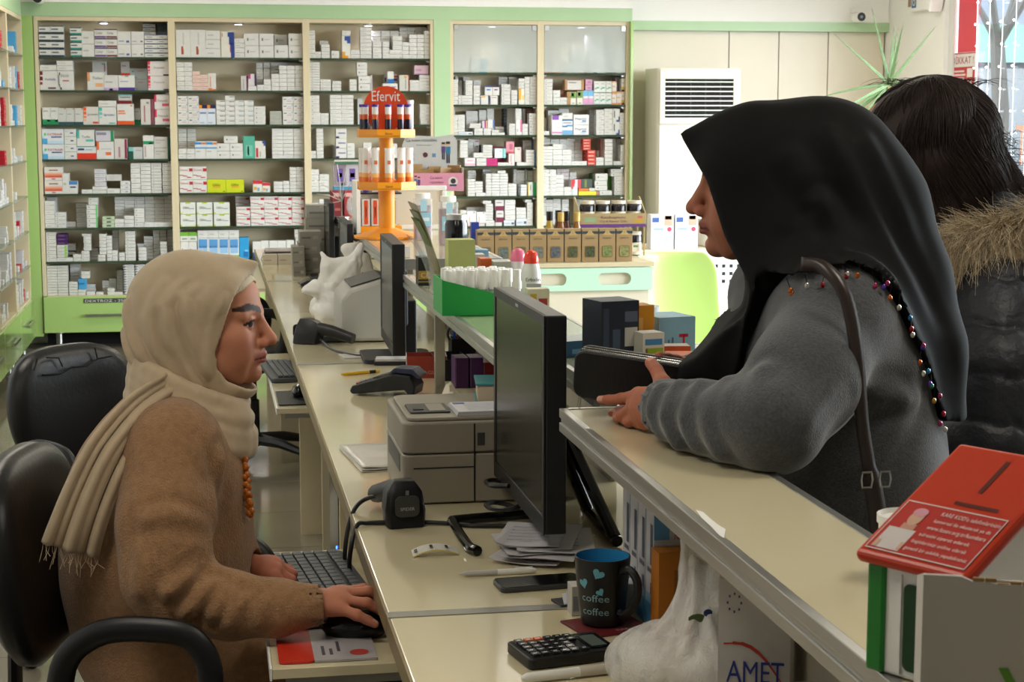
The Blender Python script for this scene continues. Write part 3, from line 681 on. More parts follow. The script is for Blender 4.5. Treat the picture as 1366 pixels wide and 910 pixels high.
# each row: bay, shelf number, origin x, origin y, factor, base line, stacks "x0 x1 top base n style row"; '-' stands on the shelf
SHELVES = [
('A', 0, 46, 24, .13617, "38 155 75 - 4 nv;155 285 75 - 4 nv;345 462 90 - 4 tl;460 582 127 - 2 w;585 700 105 - 3 pu;700 808 105 - 3 mr;810 940 130 - 2 wb;945 1070 130 - 2 wg;1075 1205 160 - 5 bl;1205 1318 160 - 5 bl;1060 1185 50 160 3 bl 1;1200 1310 50 160 3 drk 1"),
('A', 1, 46, 24, .13617, "50 222 515 - 1 fb;50 215 458 515 1 w;60 210 398 515 2 w 1;225 380 515 - 1 arc;215 372 392 515 2 w;565 705 380 530 1 wr 1;515 678 530 - 1 or;680 818 558 - 1 lil;845 930 408 555 1 redb 1;822 980 560 - 1 vio;935 1103 490 - 2 ted 1;1105 1322 368 - 2 fp"),
('A', 2, 46, 116, .13617, "75 153 198 - 1 grb;155 228 198 - 1 grb;230 308 205 - 1 tlb;310 392 205 - 1 tlb;394 474 205 - 1 tlb;476 626 192 - 1 och;630 800 195 - 1 tch;625 800 132 195 1 w;808 970 165 - 1 orb;820 950 42 165 1 dkr;975 1036 205 - 1 grb 1;1038 1140 118 - 1 vrt;1143 1168 118 - 1 mar;1172 1332 38 - 2 fp2"),
('A', 3, 46, 116, .13617, "72 285 398 - 2 ext;287 410 370 - 4 wbm;415 603 582 - 1 rbt;413 585 418 582 1 tio;606 775 533 - 1 orc;597 772 428 533 1 grs;780 905 505 - 1 mgs;920 1058 588 - 1 dgl;1062 1166 472 - 1 gbm;1170 1316 485 - 2 wrt;1319 1338 490 - 1 dgr"),
('A', 4, 46, 208, .13909, "92 265 105 - 2 peach;268 328 165 - 1 w;331 410 240 - 1 blt;453 553 322 - 1 w;556 694 292 - 2 w;575 683 125 292 4 wl;687 832 178 312 4 w;697 820 312 - 1 w;823 918 238 - 3 wbm;920 1012 45 - 6 w;1015 1113 65 - 8 w;1116 1215 38 - 10 wd;1225 1322 58 - 8 wd"),
('A', 5, 46, 208, .13909, "95 193 430 - 6 w;115 213 388 470 2 w 1;195 297 540 - 4 wd;300 397 628 - 1 w 1;398 513 452 - 5 w 1;518 605 380 470 2 wd;497 600 470 - 5 wgr;650 765 580 - 3 pgr;768 860 370 605 7 w 1;768 860 605 - 2 w;862 965 370 572 5 w 1;862 955 572 - 3 w;957 1053 390 500 3 wd 1;957 1053 500 - 4 wd;1055 1148 370 635 7 w 1;1150 1241 370 635 7 w 1;1243 1333 370 635 7 w 1;1055 1148 635 - 1 w;1150 1241 635 - 1 w;1243 1333 635 - 1 w"),
('A', 6, 46, 300, .13909, "108 212 42 - 8 wd;215 315 85 190 3 pur;215 310 192 315 4 wgl;215 368 315 - 1 w;318 395 178 280 1 tlb 1;315 375 280 315 1 w 1;371 448 282 - 2 w;455 540 85 110 1 w;470 540 110 245 4 wd;450 525 247 - 3 wd;530 613 222 - 4 w 1;620 690 85 285 6 w;610 683 285 - 2 w;690 745 103 - 7 w;750 800 30 245 6 w 1;745 797 245 - 2 w;810 866 265 - 2 w;870 962 55 185 4 wd;870 962 32 55 1 ora;870 968 185 - 5 wd;985 1050 178 215 1 w 1;998 1073 215 - 4 w;1050 1135 108 - 7 w 1;1137 1199 38 - 8 w 1;1201 1265 28 - 8 w 1;1205 1270 160 - 6 w;1272 1333 28 - 9 w 1"),
('A', 7, 46, 300, .13909, "115 214 365 - 11 w;216 315 365 - 11 w;340 435 362 545 6 w 1;330 418 545 - 5 w;450 525 445 515 2 w;420 492 515 620 1 blue;418 490 620 - 2 w;497 585 568 - 3 w 1;500 580 640 - 1 w;590 660 645 - 1 w;650 714 533 - 5 w 1;716 784 512 - 6 w 1;786 846 432 - 8 w 1;700 768 608 - 2 w;770 846 645 - 1 w;850 955 355 - 12 nvy;960 1070 355 - 12 nvy"),
('B', 0, 228, 26, .1347, "45 190 100 - 1 vred;192 340 100 - 1 vred;343 485 108 - 3 w;495 625 118 - 1 nvyd;630 725 185 - 4 w;730 868 137 - 2 wd;875 1017 137 - 2 wd;1022 1150 148 250 1 wd 1;1025 1160 252 - 1 wd;1165 1302 137 - 2 wd"),
('B', 1, 228, 26, .1347, "55 130 422 - 6 w;132 210 422 - 6 w;212 288 512 - 5 pk;290 365 545 - 4 pk;368 445 530 - 1 ord;693 762 557 - 1 mg;765 845 537 660 1 purp;765 848 660 - 1 w;845 910 425 645 4 w 1;915 980 425 590 3 w 1;855 918 645 - 1 w;920 990 590 - 2 w;985 1065 378 535 4 w 1;1066 1140 378 455 2 w 1;1142 1215 378 455 2 w 1;1217 1295 420 455 1 w 1;995 1070 540 - 4 w;1072 1148 455 - 6 w;1150 1226 455 - 6 w;1228 1303 455 - 6 w"),
('B', 2, 228, 116, .1347, "62 165 88 - 4 wbr;167 275 88 - 4 wbr;278 357 177 - 1 nyo;359 440 177 - 1 nyo;447 534 130 - 5 wl2;536 630 85 - 6 wl2;632 724 132 - 5 wtl;726 818 132 - 5 wtl;822 935 190 - 4 wd;980 1095 237 - 3 gry;1105 1210 95 - 4 wbr;1212 1312 95 - 4 wbr"),
('B', 3, 228, 116, .1347, "72 155 390 610 5 w 1;162 245 390 610 5 w 1;74 155 610 - 2 w;158 235 610 - 2 w;237 343 537 - 1 cyo;345 455 537 - 1 cyo;458 582 557 - 2 wd;585 712 557 - 2 wd;525 660 485 557 1 wd;715 828 485 - 1 green;832 935 533 - 1 rdv;1000 1110 405 - 8 w;1112 1212 405 - 8 w;1215 1312 405 - 8 w"),
('B', 4, 232, 208, .1347, "52 183 103 - 2 dlx;187 322 103 - 2 dlx;330 512 232 - 1 lime;515 692 232 - 1 lime;783 874 240 - 1 rdt;876 952 265 - 1 rdt;990 1080 253 - 3 w;1083 1145 247 - 3 w;1147 1211 110 - 7 w;1213 1283 110 - 7 w"),
('B', 5, 232, 208, .1347, "62 213 457 - 2 glf;225 380 457 - 2 glf;392 550 457 - 2 glf;610 745 398 502 1 dlx 1;618 755 502 - 2 dlx;757 893 400 - 3 dlx;895 1031 400 - 3 dlx;1033 1166 400 - 3 dlx;1168 1290 400 - 3 dlx"),
('B', 6, 232, 298, .1347, "62 144 85 178 1 grt;146 228 85 178 1 grt;65 144 180 - 1 wd;146 225 180 - 1 wd;235 337 145 - 1 blu;235 337 58 145 1 w;340 440 145 - 1 blu;340 440 58 145 1 w;443 542 145 - 1 blu;443 542 58 145 1 w;545 642 145 - 1 blu;545 642 58 145 1 w;648 742 138 - 1 cyan;780 860 178 - 1 navt;862 940 170 - 1 w;945 1025 170 - 1 w;1027 1110 170 - 1 w;1115 1190 165 - 1 w;1205 1288 140 - 1 wd;1195 1285 55 140 1 w"),
('C', 0, 406, 28, .12884, "45 110 95 - 6 w;115 174 315 - 2 w;160 248 203 240 1 w 1;176 263 240 - 4 w;280 360 308 - 1 wd;392 478 97 150 1 w;390 475 150 - 1 nyd;480 576 300 - 2 w;578 695 65 - 8 w;700 790 100 210 2 w 1;795 885 100 210 2 w 1;890 980 100 155 1 w 1;708 800 210 - 3 w;810 878 210 - 3 w;915 1012 155 298 3 w;880 1013 298 - 2 wr2;985 1064 65 215 4 w 1;1066 1140 65 140 2 w 1;1142 1214 65 140 2 w 1;1216 1300 65 140 2 w 1;1015 1085 218 - 4 w;1087 1165 138 - 6 w;1168 1240 138 - 6 w;1243 1316 100 - 7 w"),
('C', 1, 406, 28, .12884, "48 158 388 660 9 wd;52 160 660 - 2 wd;165 275 602 - 4 wd;288 380 620 - 3 w;470 540 603 - 2 w;543 648 412 568 2 wd;560 683 568 - 2 wd;685 710 560 - 1 mg;830 960 550 645 1 nrd 1;862 925 520 645 1 wblu;815 965 645 - 1 wrn;985 1085 557 - 1 grf;1092 1190 610 - 4 w;1140 1285 458 558 1 pnk;1192 1300 558 - 5 w"),
('C', 2, 406, 116, .12884, "55 155 85 262 4 wd;55 168 262 - 3 wd;170 250 270 - 3 w;265 383 80 - 8 w;385 508 80 - 8 w;550 605 120 - 6 w 1;1197 1300 177 332 4 w;1205 1305 332 - 2 w"),
('C', 3, 406, 116, .12884, "58 122 415 660 6 w 1;58 122 660 - 2 w;125 195 415 - 8 w;325 435 412 600 3 wrn;300 440 600 - 3 w 1;442 520 580 - 2 w;610 695 575 - 3 w;895 960 585 - 3 w;1030 1113 570 - 4 w;1115 1205 510 - 6 w;1207 1298 510 - 6 w"),
('C', 4, 406, 200, .12884, "52 150 200 - 4 w;155 255 250 - 3 w;300 380 150 - 5 w;390 480 180 - 4 w;1100 1190 190 - 4 w;1200 1300 160 - 5 w"),
('C', 5, 406, 246, .12884, "52 150 190 - 4 w;155 255 150 - 5 w;300 380 220 - 3 w;900 1000 190 - 4 w;1100 1190 150 - 5 w;1200 1300 190 - 4 w"),
('C', 6, 406, 290, .12884, "52 150 200 - 4 w;155 255 200 - 4 w;300 380 150 - 5 w"),
('D', 0, 596, 30, .12308, "50 170 298 412 1 pkb;50 243 412 - 1 w;265 435 385 - 1 cyp;570 650 240 - 8 w;660 742 210 - 9 wd;750 825 280 - 7 w"),
('D', 1, 596, 30, .12308, "52 123 615 - 6 wd;92 175 568 605 1 w 1;180 250 568 605 1 w 1;125 165 630 790 4 w 1;205 280 628 790 4 wd;126 280 790 - 3 wd;290 410 625 682 1 w 1;290 360 682 - 5 w;370 412 722 790 2 w 1;415 495 682 790 1 blt2;500 570 682 790 1 plt2;362 450 790 - 1 yel;465 553 790 - 1 nvl;565 655 572 668 3 wd 1;595 690 668 - 6 wd;675 760 575 730 5 w 1;700 765 732 - 3 w;780 843 605 715 3 w;780 843 715 - 1 yeo;846 900 588 - 8 w;905 978 585 - 9 w"),
('D', 2, 596, 136, .09668, "65 115 75 180 3 w 1;70 153 180 - 7 wd;155 250 175 410 5 w;160 360 410 - 1 wbk;268 428 122 400 6 w 1;318 470 295 400 2 w;382 500 362 - 2 w;445 545 108 258 3 w 1;555 650 58 238 5 w 1;490 562 258 360 1 ppl;568 655 238 385 1 wbs;510 610 362 - 2 w;620 720 385 420 1 w;620 800 420 - 1 w;665 788 338 420 2 w 1;790 828 65 - 8 drk 1;832 920 80 - 9 w 1;862 947 298 - 4 w;950 1032 58 240 4 w;955 1036 240 - 1 pkd;1042 1085 60 300 5 w 1;1044 1120 300 - 3 w;1095 1200 85 155 1 brn 1;1140 1240 155 - 4 wd"),
('D', 3, 596, 136, .09668, "70 165 585 - 3 w 1;135 240 480 528 1 w 1;185 292 528 770 5 w;296 368 500 770 6 w 1;370 445 515 700 1 wrb 1;250 395 770 - 1 pkd2;375 498 700 770 1 w;470 498 590 770 1 vio2 1;500 630 590 772 5 w;412 548 772 - 2 w;550 695 775 - 3 mag;640 790 620 775 1 mag 1;665 815 640 835 1 tls;705 853 835 - 1 w;820 930 545 710 1 prd;857 935 710 - 1 wpk;938 1035 622 830 1 wmr;970 1093 830 - 1 w;1050 1185 530 660 3 bls 1;1095 1225 660 - 5 bls"),
('D', 4, 596, 218, .0989, "285 393 92 210 3 w 1;285 382 210 - 6 w;385 485 243 395 4 w;395 525 395 - 1 w;490 600 55 135 2 w 1;530 605 135 - 8 w;608 714 135 - 8 w;718 825 135 - 8 w;688 795 95 130 1 w;832 940 272 - 4 w;900 1010 55 90 1 w 1;945 1050 90 285 5 w 1;978 1080 285 - 4 nvs;1060 1165 55 95 1 w 1;1085 1195 95 250 4 grl 1;1098 1212 250 - 1 ygr"),
('D', 5, 596, 218, .0989, "185 265 630 - 5 w;270 388 590 638 1 w 1;390 515 585 652 1 w 1;272 398 638 - 1 wps;405 523 652 812 1 wps;490 600 500 545 1 w;527 625 545 768 6 w;400 515 812 - 1 w;527 645 768 - 2 w;655 770 455 635 1 mgb;668 775 635 795 1 mgb;655 745 795 - 1 w;785 925 455 765 4 w;770 915 765 - 1 wbk;940 1070 595 738 3 w;940 1082 738 - 1 wbk;1060 1145 458 525 1 w;1085 1160 525 - 4 w;1165 1212 450 - 5 w 1"),
('E', 0, 720, 30, .12305, "50 105 425 - 1 orl;140 205 295 - 2 orl;280 340 420 - 2 w;345 480 290 - 4 w;500 590 140 - 6 w 1;595 680 140 - 6 w 1;580 712 355 - 2 zac;838 940 228 - 8 w"),
('E', 1, 720, 30, .12305, "50 140 612 - 7 wd;50 105 580 612 1 pk 1;147 223 732 - 2 w;205 275 720 810 1 brn 1;225 298 810 - 2 w;275 480 620 750 1 brc;300 333 750 - 1 brk;335 395 750 - 1 grm;405 469 742 - 1 grm;471 526 735 - 1 bpk;528 585 735 - 1 bpk;497 570 615 735 2 pnk2;590 653 635 - 2 gtk;655 717 635 - 2 gtk;719 781 635 - 2 gtk;785 834 635 - 2 orl;822 878 558 748 2 wd 1;838 888 748 - 1 orl;890 956 605 - 2 yem"),
('E', 2, 720, 136, .0967, "55 95 218 400 5 w 1;55 132 400 - 1 w;115 256 112 190 1 w 1;258 400 80 190 1 w 1;168 310 185 - 1 ppw;312 455 150 240 1 w;312 455 240 - 1 blw;468 680 172 - 2 mag2;690 780 108 - 5 w 1;782 890 105 - 5 wl3;893 1007 78 - 5 w;1010 1105 58 - 2 zac2;1108 1188 148 - 4 w"),
('E', 3, 720, 136, .0967, "55 180 610 - 6 w;55 145 505 600 2 w 1;150 270 510 580 1 w 1;185 312 580 - 4 w;275 400 510 655 2 w 1;315 438 655 - 3 w;375 480 478 - 7 w 1;485 590 478 - 7 w 1;600 705 470 665 4 red;602 658 665 810 3 red 1;662 772 665 - 4 red;440 543 815 - 1 w;545 650 815 - 1 w;780 885 765 - 2 w;780 820 670 765 2 w 1;822 875 505 760 1 redv 1;900 1007 508 - 7 w;1010 1055 480 - 7 w 1;1062 1150 480 - 7 w 1;1020 1115 815 - 1 w;1118 1206 590 - 6 w"),
('E', 4, 720, 218, .0989, "50 132 55 - 7 wd;135 223 50 - 7 wd;232 288 45 152 2 wpl 1;290 395 45 315 5 wpl 1;225 325 152 - 5 w;328 426 315 - 2 w;405 495 118 212 2 w 1;428 510 215 - 1 rdr;512 556 212 335 1 redc;560 708 208 335 1 dgy;527 665 335 372 1 orf;527 763 372 - 1 yel2;670 742 332 372 1 w;710 753 135 232 1 grn2 1;755 916 135 232 1 wd;745 912 232 365 2 wd;765 808 368 - 1 brn;812 975 365 - 1 wd;920 960 80 365 1 grn2 1;962 1125 72 175 2 wd;965 1008 175 - 1 grn2 1;1010 1175 175 - 5 wd"),
('E', 5, 720, 218, .0989, "50 84 480 690 4 w 1;86 180 485 690 4 w 1;50 175 700 - 3 w;182 285 475 690 4 w 1;300 390 480 690 4 w 1;500 590 480 - 6 gry 1"),
]
ORD = ['first', 'second', 'third', 'fourth', 'fifth', 'sixth', 'seventh', 'eighth', 'ninth', 'tenth'] + ['%dth' % k for k in range(11, 40)]
SHN = ['top', 'second', 'third', 'fourth', 'fifth', 'sixth', 'seventh', 'lowest']

def box_into(mb, x0, x1, yf, depth, z0, z1, st):
    look, col, decos, texts = ST[st]
    mb.box(x0, x1, yf, yf + depth, z0, z1, col)
    w, h = x1 - x0, z1 - z0
    for (u0, v0, u1, v1, c) in decos:
        mb.quad((x0 + u0 * w, yf - .0006, z0 + v0 * h), (x0 + u1 * w, yf - .0006, z0 + v0 * h), (x0 + u1 * w, yf - .0006, z0 + v1 * h), (x0 + u0 * w, yf - .0006, z0 + v1 * h), c)
    for (t, u, v, hh, ww, c) in texts:
        mb.text(t, (x0 + u * w, yf - .0008, z0 + v * h), (1, 0, 0), (0, 0, 1), hh * h, c, w=ww * w)

ALLBOX = []
for bay, sh, ox, oy, f, data in SHELVES:
    zs = (SH_L if bay in 'ABC' else SH_R)[sh] + .0006
    x_lo, x_hi = BAYS[bay][0] + .0235, BAYS[bay][1] - .0235
    z_hi = ((SH_L if bay in 'ABC' else SH_R)[sh - 1] - .024) if sh else 2.070
    stacks = []
    for e in data.split(';'):
        t = e.split(); row = int(t[6]) if len(t) > 6 else 0
        yf = YC + (.022 if row == 0 else .125)
        xa = at(ox + f * float(t[0]), 150, y=yf); xb = at(ox + f * float(t[1]), 150, y=yf)
        cx = ox + f * (float(t[0]) + float(t[1])) / 2
        ztop = at(cx, oy + f * float(t[2]), y=yf)[2]
        zb = zs if t[3] == '-' else at(cx, oy + f * float(t[3]), y=yf)[2]
        # x from the picture row of the stack itself
        rowy = oy + f * float(t[2])
        xa = at(ox + f * float(t[0]), rowy, y=yf)[0]; xb = at(ox + f * float(t[1]), rowy, y=yf)[0]
        xa, xb = max(xa, x_lo), min(xb, x_hi)
        if row == 1 and t[3] != '-': zb = zs; n = max(int(t[4]), round(int(t[4]) * (ztop - zs) / max(.01, ztop - at(cx, oy + f * float(t[3]), y=yf)[2])))
        else: n = int(t[4])
        ztop = min(ztop, z_hi)
        if ztop - zb < .006: continue
        stacks.append([xa, xb, zb, ztop, n, t[5], row, yf])
    stacks.sort(key=lambda s: s[0])
    # rest every upper pile on what is under it
    for s in stacks:
        if s[2] > zs + .003:
            under = [q for q in stacks if q is not s and q[6] == s[6] and q[3] < s[3] and min(q[1], s[1]) - max(q[0], s[0]) > .004 and abs(q[3] - s[2]) < .05]
            if under: s[2] = max(q[3] for q in under) + .0004
            else: s[2] = zs
    # keep neighbours in one row apart
    for s in stacks:
        for q in stacks:
            if q is s or q[6] != s[6] or q[0] < s[0]: continue
            if min(q[3], s[3]) - max(q[2], s[2]) > .002 and q[0] < s[1] + .001 and q[0] > s[0] + .012: s[1] = q[0] - .001
    for k, (xa, xb, zb, zt_, n, st, row, yf) in enumerate(stacks):
        if xb - xa < .006: continue
        h = (zt_ - zb) / n
        if h < .003: continue
        for i in range(n):
            j = (random.random() - .5) * .0022 if n > 1 else 0
            jd = random.random() * .005 if row == 0 else 0
            ALLBOX.append(dict(x0=xa + max(j, 0), x1=xb + min(j, 0), z0=zb + i * h + .0003, z1=zb + (i + 1) * h - .0016, yf=yf + jd, d=.088 - jd if row == 0 else .10, st=st, bay=bay, sh=sh, k=k, i=i, n=n, row=row))
ALLBOX.sort(key=lambda b: -(b['x1'] - b['x0']) * (b['z1'] - b['z0']) * (.35 if b['row'] else 1))
N_SINGLE = 296
for b in ALLBOX[:N_SINGLE]:
    look = ST[b['st']][0]
    mb = MB(); cx, cz = (b['x0'] + b['x1']) / 2, b['z0']
    box_into(mb, b['x0'] - cx, b['x1'] - cx, -b['d'] / 2, b['d'], 0, b['z1'] - cz, b['st'])
    o = mb.build('medicine_box', CARD); o.location = (cx, b['yf'] + b['d'] / 2, cz)
    where = '%s shelf, %s cabinet' % (SHN[b['sh']], BAYNAME[b['bay']])
    if b['n'] > 1:
        lev = 'bottom' if b['i'] == 0 else ('top' if b['i'] == b['n'] - 1 else ORD[b['i']] + ' up')
        lab = '%s, %s in %s stack, %s' % (look, lev, ORD[b['k']], where)
    else:
        lab = '%s, %s from left, %s' % (look, ORD[b['k']], where)
    tag(o, lab, 'medicine box', 'medicine boxes, %s cabinet' % BAYNAME[b['bay']])
rest = MB()
for b in ALLBOX[N_SINGLE:]:
    box_into(rest, b['x0'], b['x1'], b['yf'], b['d'], b['z0'], b['z1'], b['st'])
# stacks on the left-wall shelves, end-on to the picture
rr = random.Random(5)
for y0, y1 in left_bays:
    for z in (1.85, 1.642, 1.426, 1.209, .992, .776, .562, .362):
        yy = y0 + .03
        while yy < y1 - .11:
            w = rr.uniform(.045, .095)
            if rr.random() < .72:
                hgt = rr.uniform(.02, .045); n = rr.randint(1, max(1, int(.16 / hgt)))
                dpt = rr.uniform(.07, .12); c = rr.choice(['#e3e1dc'] * 9 + ['#d9d6da', '#4fa8dc'])
                if rr.random() < .06: c = '#c3182a'
                for i in range(n):
                    j = rr.uniform(-.002, .002)
                    rest.box(XL - .015 - dpt, XL - .015 + j, yy, yy + w, z + .0005 + i * hgt, z + (i + 1) * hgt, c)
                    rest.quad((XL - .0145 + j, yy + w * .2, z + (i + .4) * hgt), (XL - .0145 + j, yy + w * .7, z + (i + .4) * hgt), (XL - .0145 + j, yy + w * .7, z + (i + .6) * hgt), (XL - .0145 + j, yy + w * .2, z + (i + .6) * hgt), '#b4b2ae')
            yy += w + rr.choice([.002, .002, .03, .08])
o = rest.build('medicine_boxes', CARD)
tag(o, 'smaller white medicine boxes piled up on all the cabinet shelves', 'medicine boxes', kind='stuff')
print('boxes', len(ALLBOX))
# ------------------------------------------------------------------ staff counter and customer ledge
M_TOP = mat('cream_gloss_worktop', '#dbd0ad', 0.13, var=0.03, vscale=2, coat=0.5)
M_EDGE = mat('brown_edge_band', '#8b7c5c', 0.4)
M_BOARD = mat('cream_board', '#cbbf9f', 0.45, var=0.03)
M_GREYB = mat('grey_cream_board', '#a79f90', 0.5)  # plain grey-cream colour of the rear boards
WZ, LZ = 0.75, 1.03
WX0, WX1 = 0.245, 0.80
seams = [0.55, 2.462, 5.092, 7.72, 9.65]
cn = thing('staff_counter', 'long cream gloss work counter with metal joint strips, staff side of the shop', 'counter', (.52, 5, 0))
for a, b in zip(seams[:-1], seams[1:]):
    MB().box(WX0 + .004, WX1, a + .014, b - .014, WZ - .032, WZ).build('worktop', M_TOP, cn, world=True, bevel=.002)
    MB().box(WX0, WX0 + .0035, a + .002, b - .002, WZ - .032, WZ - .0005).build('edge_band', M_EDGE, cn, world=True)
for y in seams[1:-1]:
    MB().box(WX0 + .001, WX1, y - .0135, y + .0135, WZ - .032, WZ + .0012).build('joint_strip', M_ALU, cn, world=True, bevel=.0005)
for y in (0.6, 2.2, 3.45, 4.15, 4.82, 6.05, 7.7, 9.6):
    MB().box(.30, WX1 - .02, y - .011, y + .011, 0.0, WZ - .033).build('partition', M_BOARD, cn, world=True, bevel=.001)
MB().box(WX1 - .018, WX1, .56, 9.64, 0.0, WZ - .033).build('modesty_panel', M_BOARD, cn, world=True)
for y0, y1 in ((3.47, 4.13), (4.17, 4.80)):
    MB().box(.31, WX1 - .02, y0, y1, .09, .112).build('low_shelf', M_BOARD, cn, world=True)

# keyboard trays that pull out under the worktop
def tray(y0, y1, x0, lab):
    t = thing('keyboard_tray', lab, 'tray', ((x0 + .5) / 2, (y0 + y1) / 2, .62), group='keyboard trays')
    MB().box(x0, .56, y0, y1, .644, .660).build('tray_board', M_TOP, t, world=True, bevel=.001)
    MB().box(x0 - .004, x0 - .0005, y0, y1, .642, .661).build('edge_band', M_WHITEP, t, world=True)
    for yy in (y0 + .004, y1 - .016):
        MB().box(x0 + .02, .58, yy, yy + .012, .6305, .6435).build('slide_rail', M_ALU, t, world=True)
    return t
tray(2.515, 3.22, .079, 'cream pull-out keyboard tray in front of the seated woman')
tray(4.85, 6.0, .181, 'cream pull-out keyboard tray at the farther workplace')

# ledge units for customers
def ledge(name, label, x0, x1, y0, y1, top, glass=False, posts=()):
    t = thing(name, label, 'counter ledge', ((x0 + x1) / 2, (y0 + y1) / 2, 0), group='customer ledges above the staff counter')
    MB().box(x0 + .012, x1 - .012, y0 + .012, y1 - .012, LZ - .030, LZ - .0008).build('ledge_top', top, t, world=True)
    pr = MB()
    # extruded aluminium profile with a groove: three stacked lips
    pr.box(x0, x0 + .0115, y0, y1, LZ - .036, LZ - .022); pr.box(x0 + .003, x0 + .0115, y0, y1, LZ - .022, LZ - .014); pr.box(x0, x0 + .0115, y0, y1, LZ - .014, LZ)
    pr.build('front_edge_profile', M_ALU, t, world=True, bevel=.001)
    MB().box(x1 - .0115, x1, y0, y1, LZ - .034, LZ).build('rear_edge_profile', M_ALU, t, world=True, bevel=.001)
    for ya, yb in ((y0, y0 + .0115), (y1 - .0115, y1)):
        MB().box(x0 + .0118, x1 - .0118, ya, yb, LZ - .034, LZ + .0005).build('end_profile', M_ALU, t, world=True, bevel=.001)
    MB().box(x1 - .0145, x1 - .002, y0 + .01, y1 - .01, WZ + .0006 if x1 < WX1 + .02 else .0, LZ - .0345).build('rear_board', M_GREYB, t, world=True)
    for (px_, py_) in posts:
        MB().box(px_, px_ + .025, py_, py_ + .025, WZ + .0005, LZ - .0365).build('post', M_ALU, t, world=True)
    return t
ledge('counter_ledge', 'narrow cream customer ledge the grey-coated woman leans on', .530, .868 - .165, .62, 2.590, M_TOP)
wp_ = MB(); cps = [(928, 680), (938, 683), (948, 692), (958, 700), (968, 706), (966, 718), (960, 715), (948, 702), (936, 691)]
wp_.add([tuple(at(a, b, z=LZ + .0004)) for a, b in cps], [tuple(reversed(range(9)))]); o = wp_.build('worn_patch', M_WHITEP); o.parent = bpy.data.objects['counter_ledge']; o.location = -o.parent.location
M_GLASSTOP = mat('pale_green_glass_top', '#c9cfae', 0.06, coat=0.6)
ledge('counter_ledge', 'set-back end of the glass ledge behind the large monitor', .632, .98, 2.80, 3.30, M_GLASSTOP)
ledge('counter_ledge', 'pale glass customer ledge carrying the green display tray', .545, .80, 3.31, 4.9, M_GLASSTOP, posts=((.572, 4.4),))
ledge('counter_ledge', 'customer ledge under the orange display stand', .56, .925, 5.43, 7.3, M_TOP, posts=((.59, 5.46),))
ledge('counter_ledge', 'farthest customer ledge with red boxes and sunglasses stand', .56, .9, 7.55, 9.0, M_TOP)

# ------------------------------------------------------------------ herb display counter further back
hc = thing('herb_counter', 'cream display counter with mint front band and two oval slots', 'counter', (1.3, 6.7, 0))
MINT = mat('mint_front', '#bfe6cf', 0.3)
y0 = 6.47
MB().box(.93, 1.70, y0, 7.02, .902, .920).build('counter_top', M_CREAM, hc, world=True, bevel=.002)
# front band with two oval holes, built as an outline with openings
bx0, bx1, bz0, bz1 = .94, 1.69, .812, .900
bm = bmesh.new()
def ring(cx, cz, hw, hh, n=16):
    pts = []
    for k in range(n):
        a = 2 * math.pi * k / n
        ex = hw - hh
        pts.append((cx + math.copysign(ex, math.cos(a)) + hh * math.cos(a), cz + hh * math.sin(a)))
    return pts
outer = [bm.verts.new((x, 0, z)) for x, z in ((bx0, bz0), (bx1, bz0), (bx1, bz1), (bx0, bz1))]
edges = [bm.edges.new((outer[i], outer[(i + 1) % 4])) for i in range(4)]
for cx in (1.285, 1.54):
    r_ = [bm.verts.new((x, 0, z)) for x, z in ring(cx, .857, .066, .024)]
    edges += [bm.edges.new((r_[i], r_[(i + 1) % len(r_)])) for i in range(len(r_))]
bmesh.ops.triangle_fill(bm, use_beauty=True, use_dissolve=False, edges=edges)
me = bpy.data.meshes.new('front_band'); bm.to_mesh(me); bm.free(); me.materials.append(MINT)
fb = bpy.data.objects.new('front_band', me); COL.objects.link(fb); fb.parent = hc; fb.location = (-1.3, y0 + .004 - 6.7, 0)
sm = fb.modifiers.new('thickness', 'SOLIDIFY'); sm.thickness = .012; sm.offset = 0
MB().box(.95, 1.68, y0 + .014, 6.98, .0, .901).build('body', M_PANEL, hc, world=True)
# ------------------------------------------------------------------ things on the staff counter
M_SCREEN = mat('dark_screen', '#23241f', 0.22, spec=0.4)
M_GREYP = mat('warm_grey_plastic', '#8f897c', 0.45, bump=(300, 0.08, 0.0005))
M_GREYD = mat('dark_grey_plastic', '#3b3b3d', 0.45)
M_PAPER = mat('white_paper', '#d8d6d2', 0.8, bump=(40, 0.2, 0.001))

def rotz(mb, a, c):
    ca, sa = math.cos(a), math.sin(a)
    mb.v = [(c[0] + x * ca - y * sa, c[1] + x * sa + y * ca, c[2] + z) for x, y, z in mb.v]
    return mb

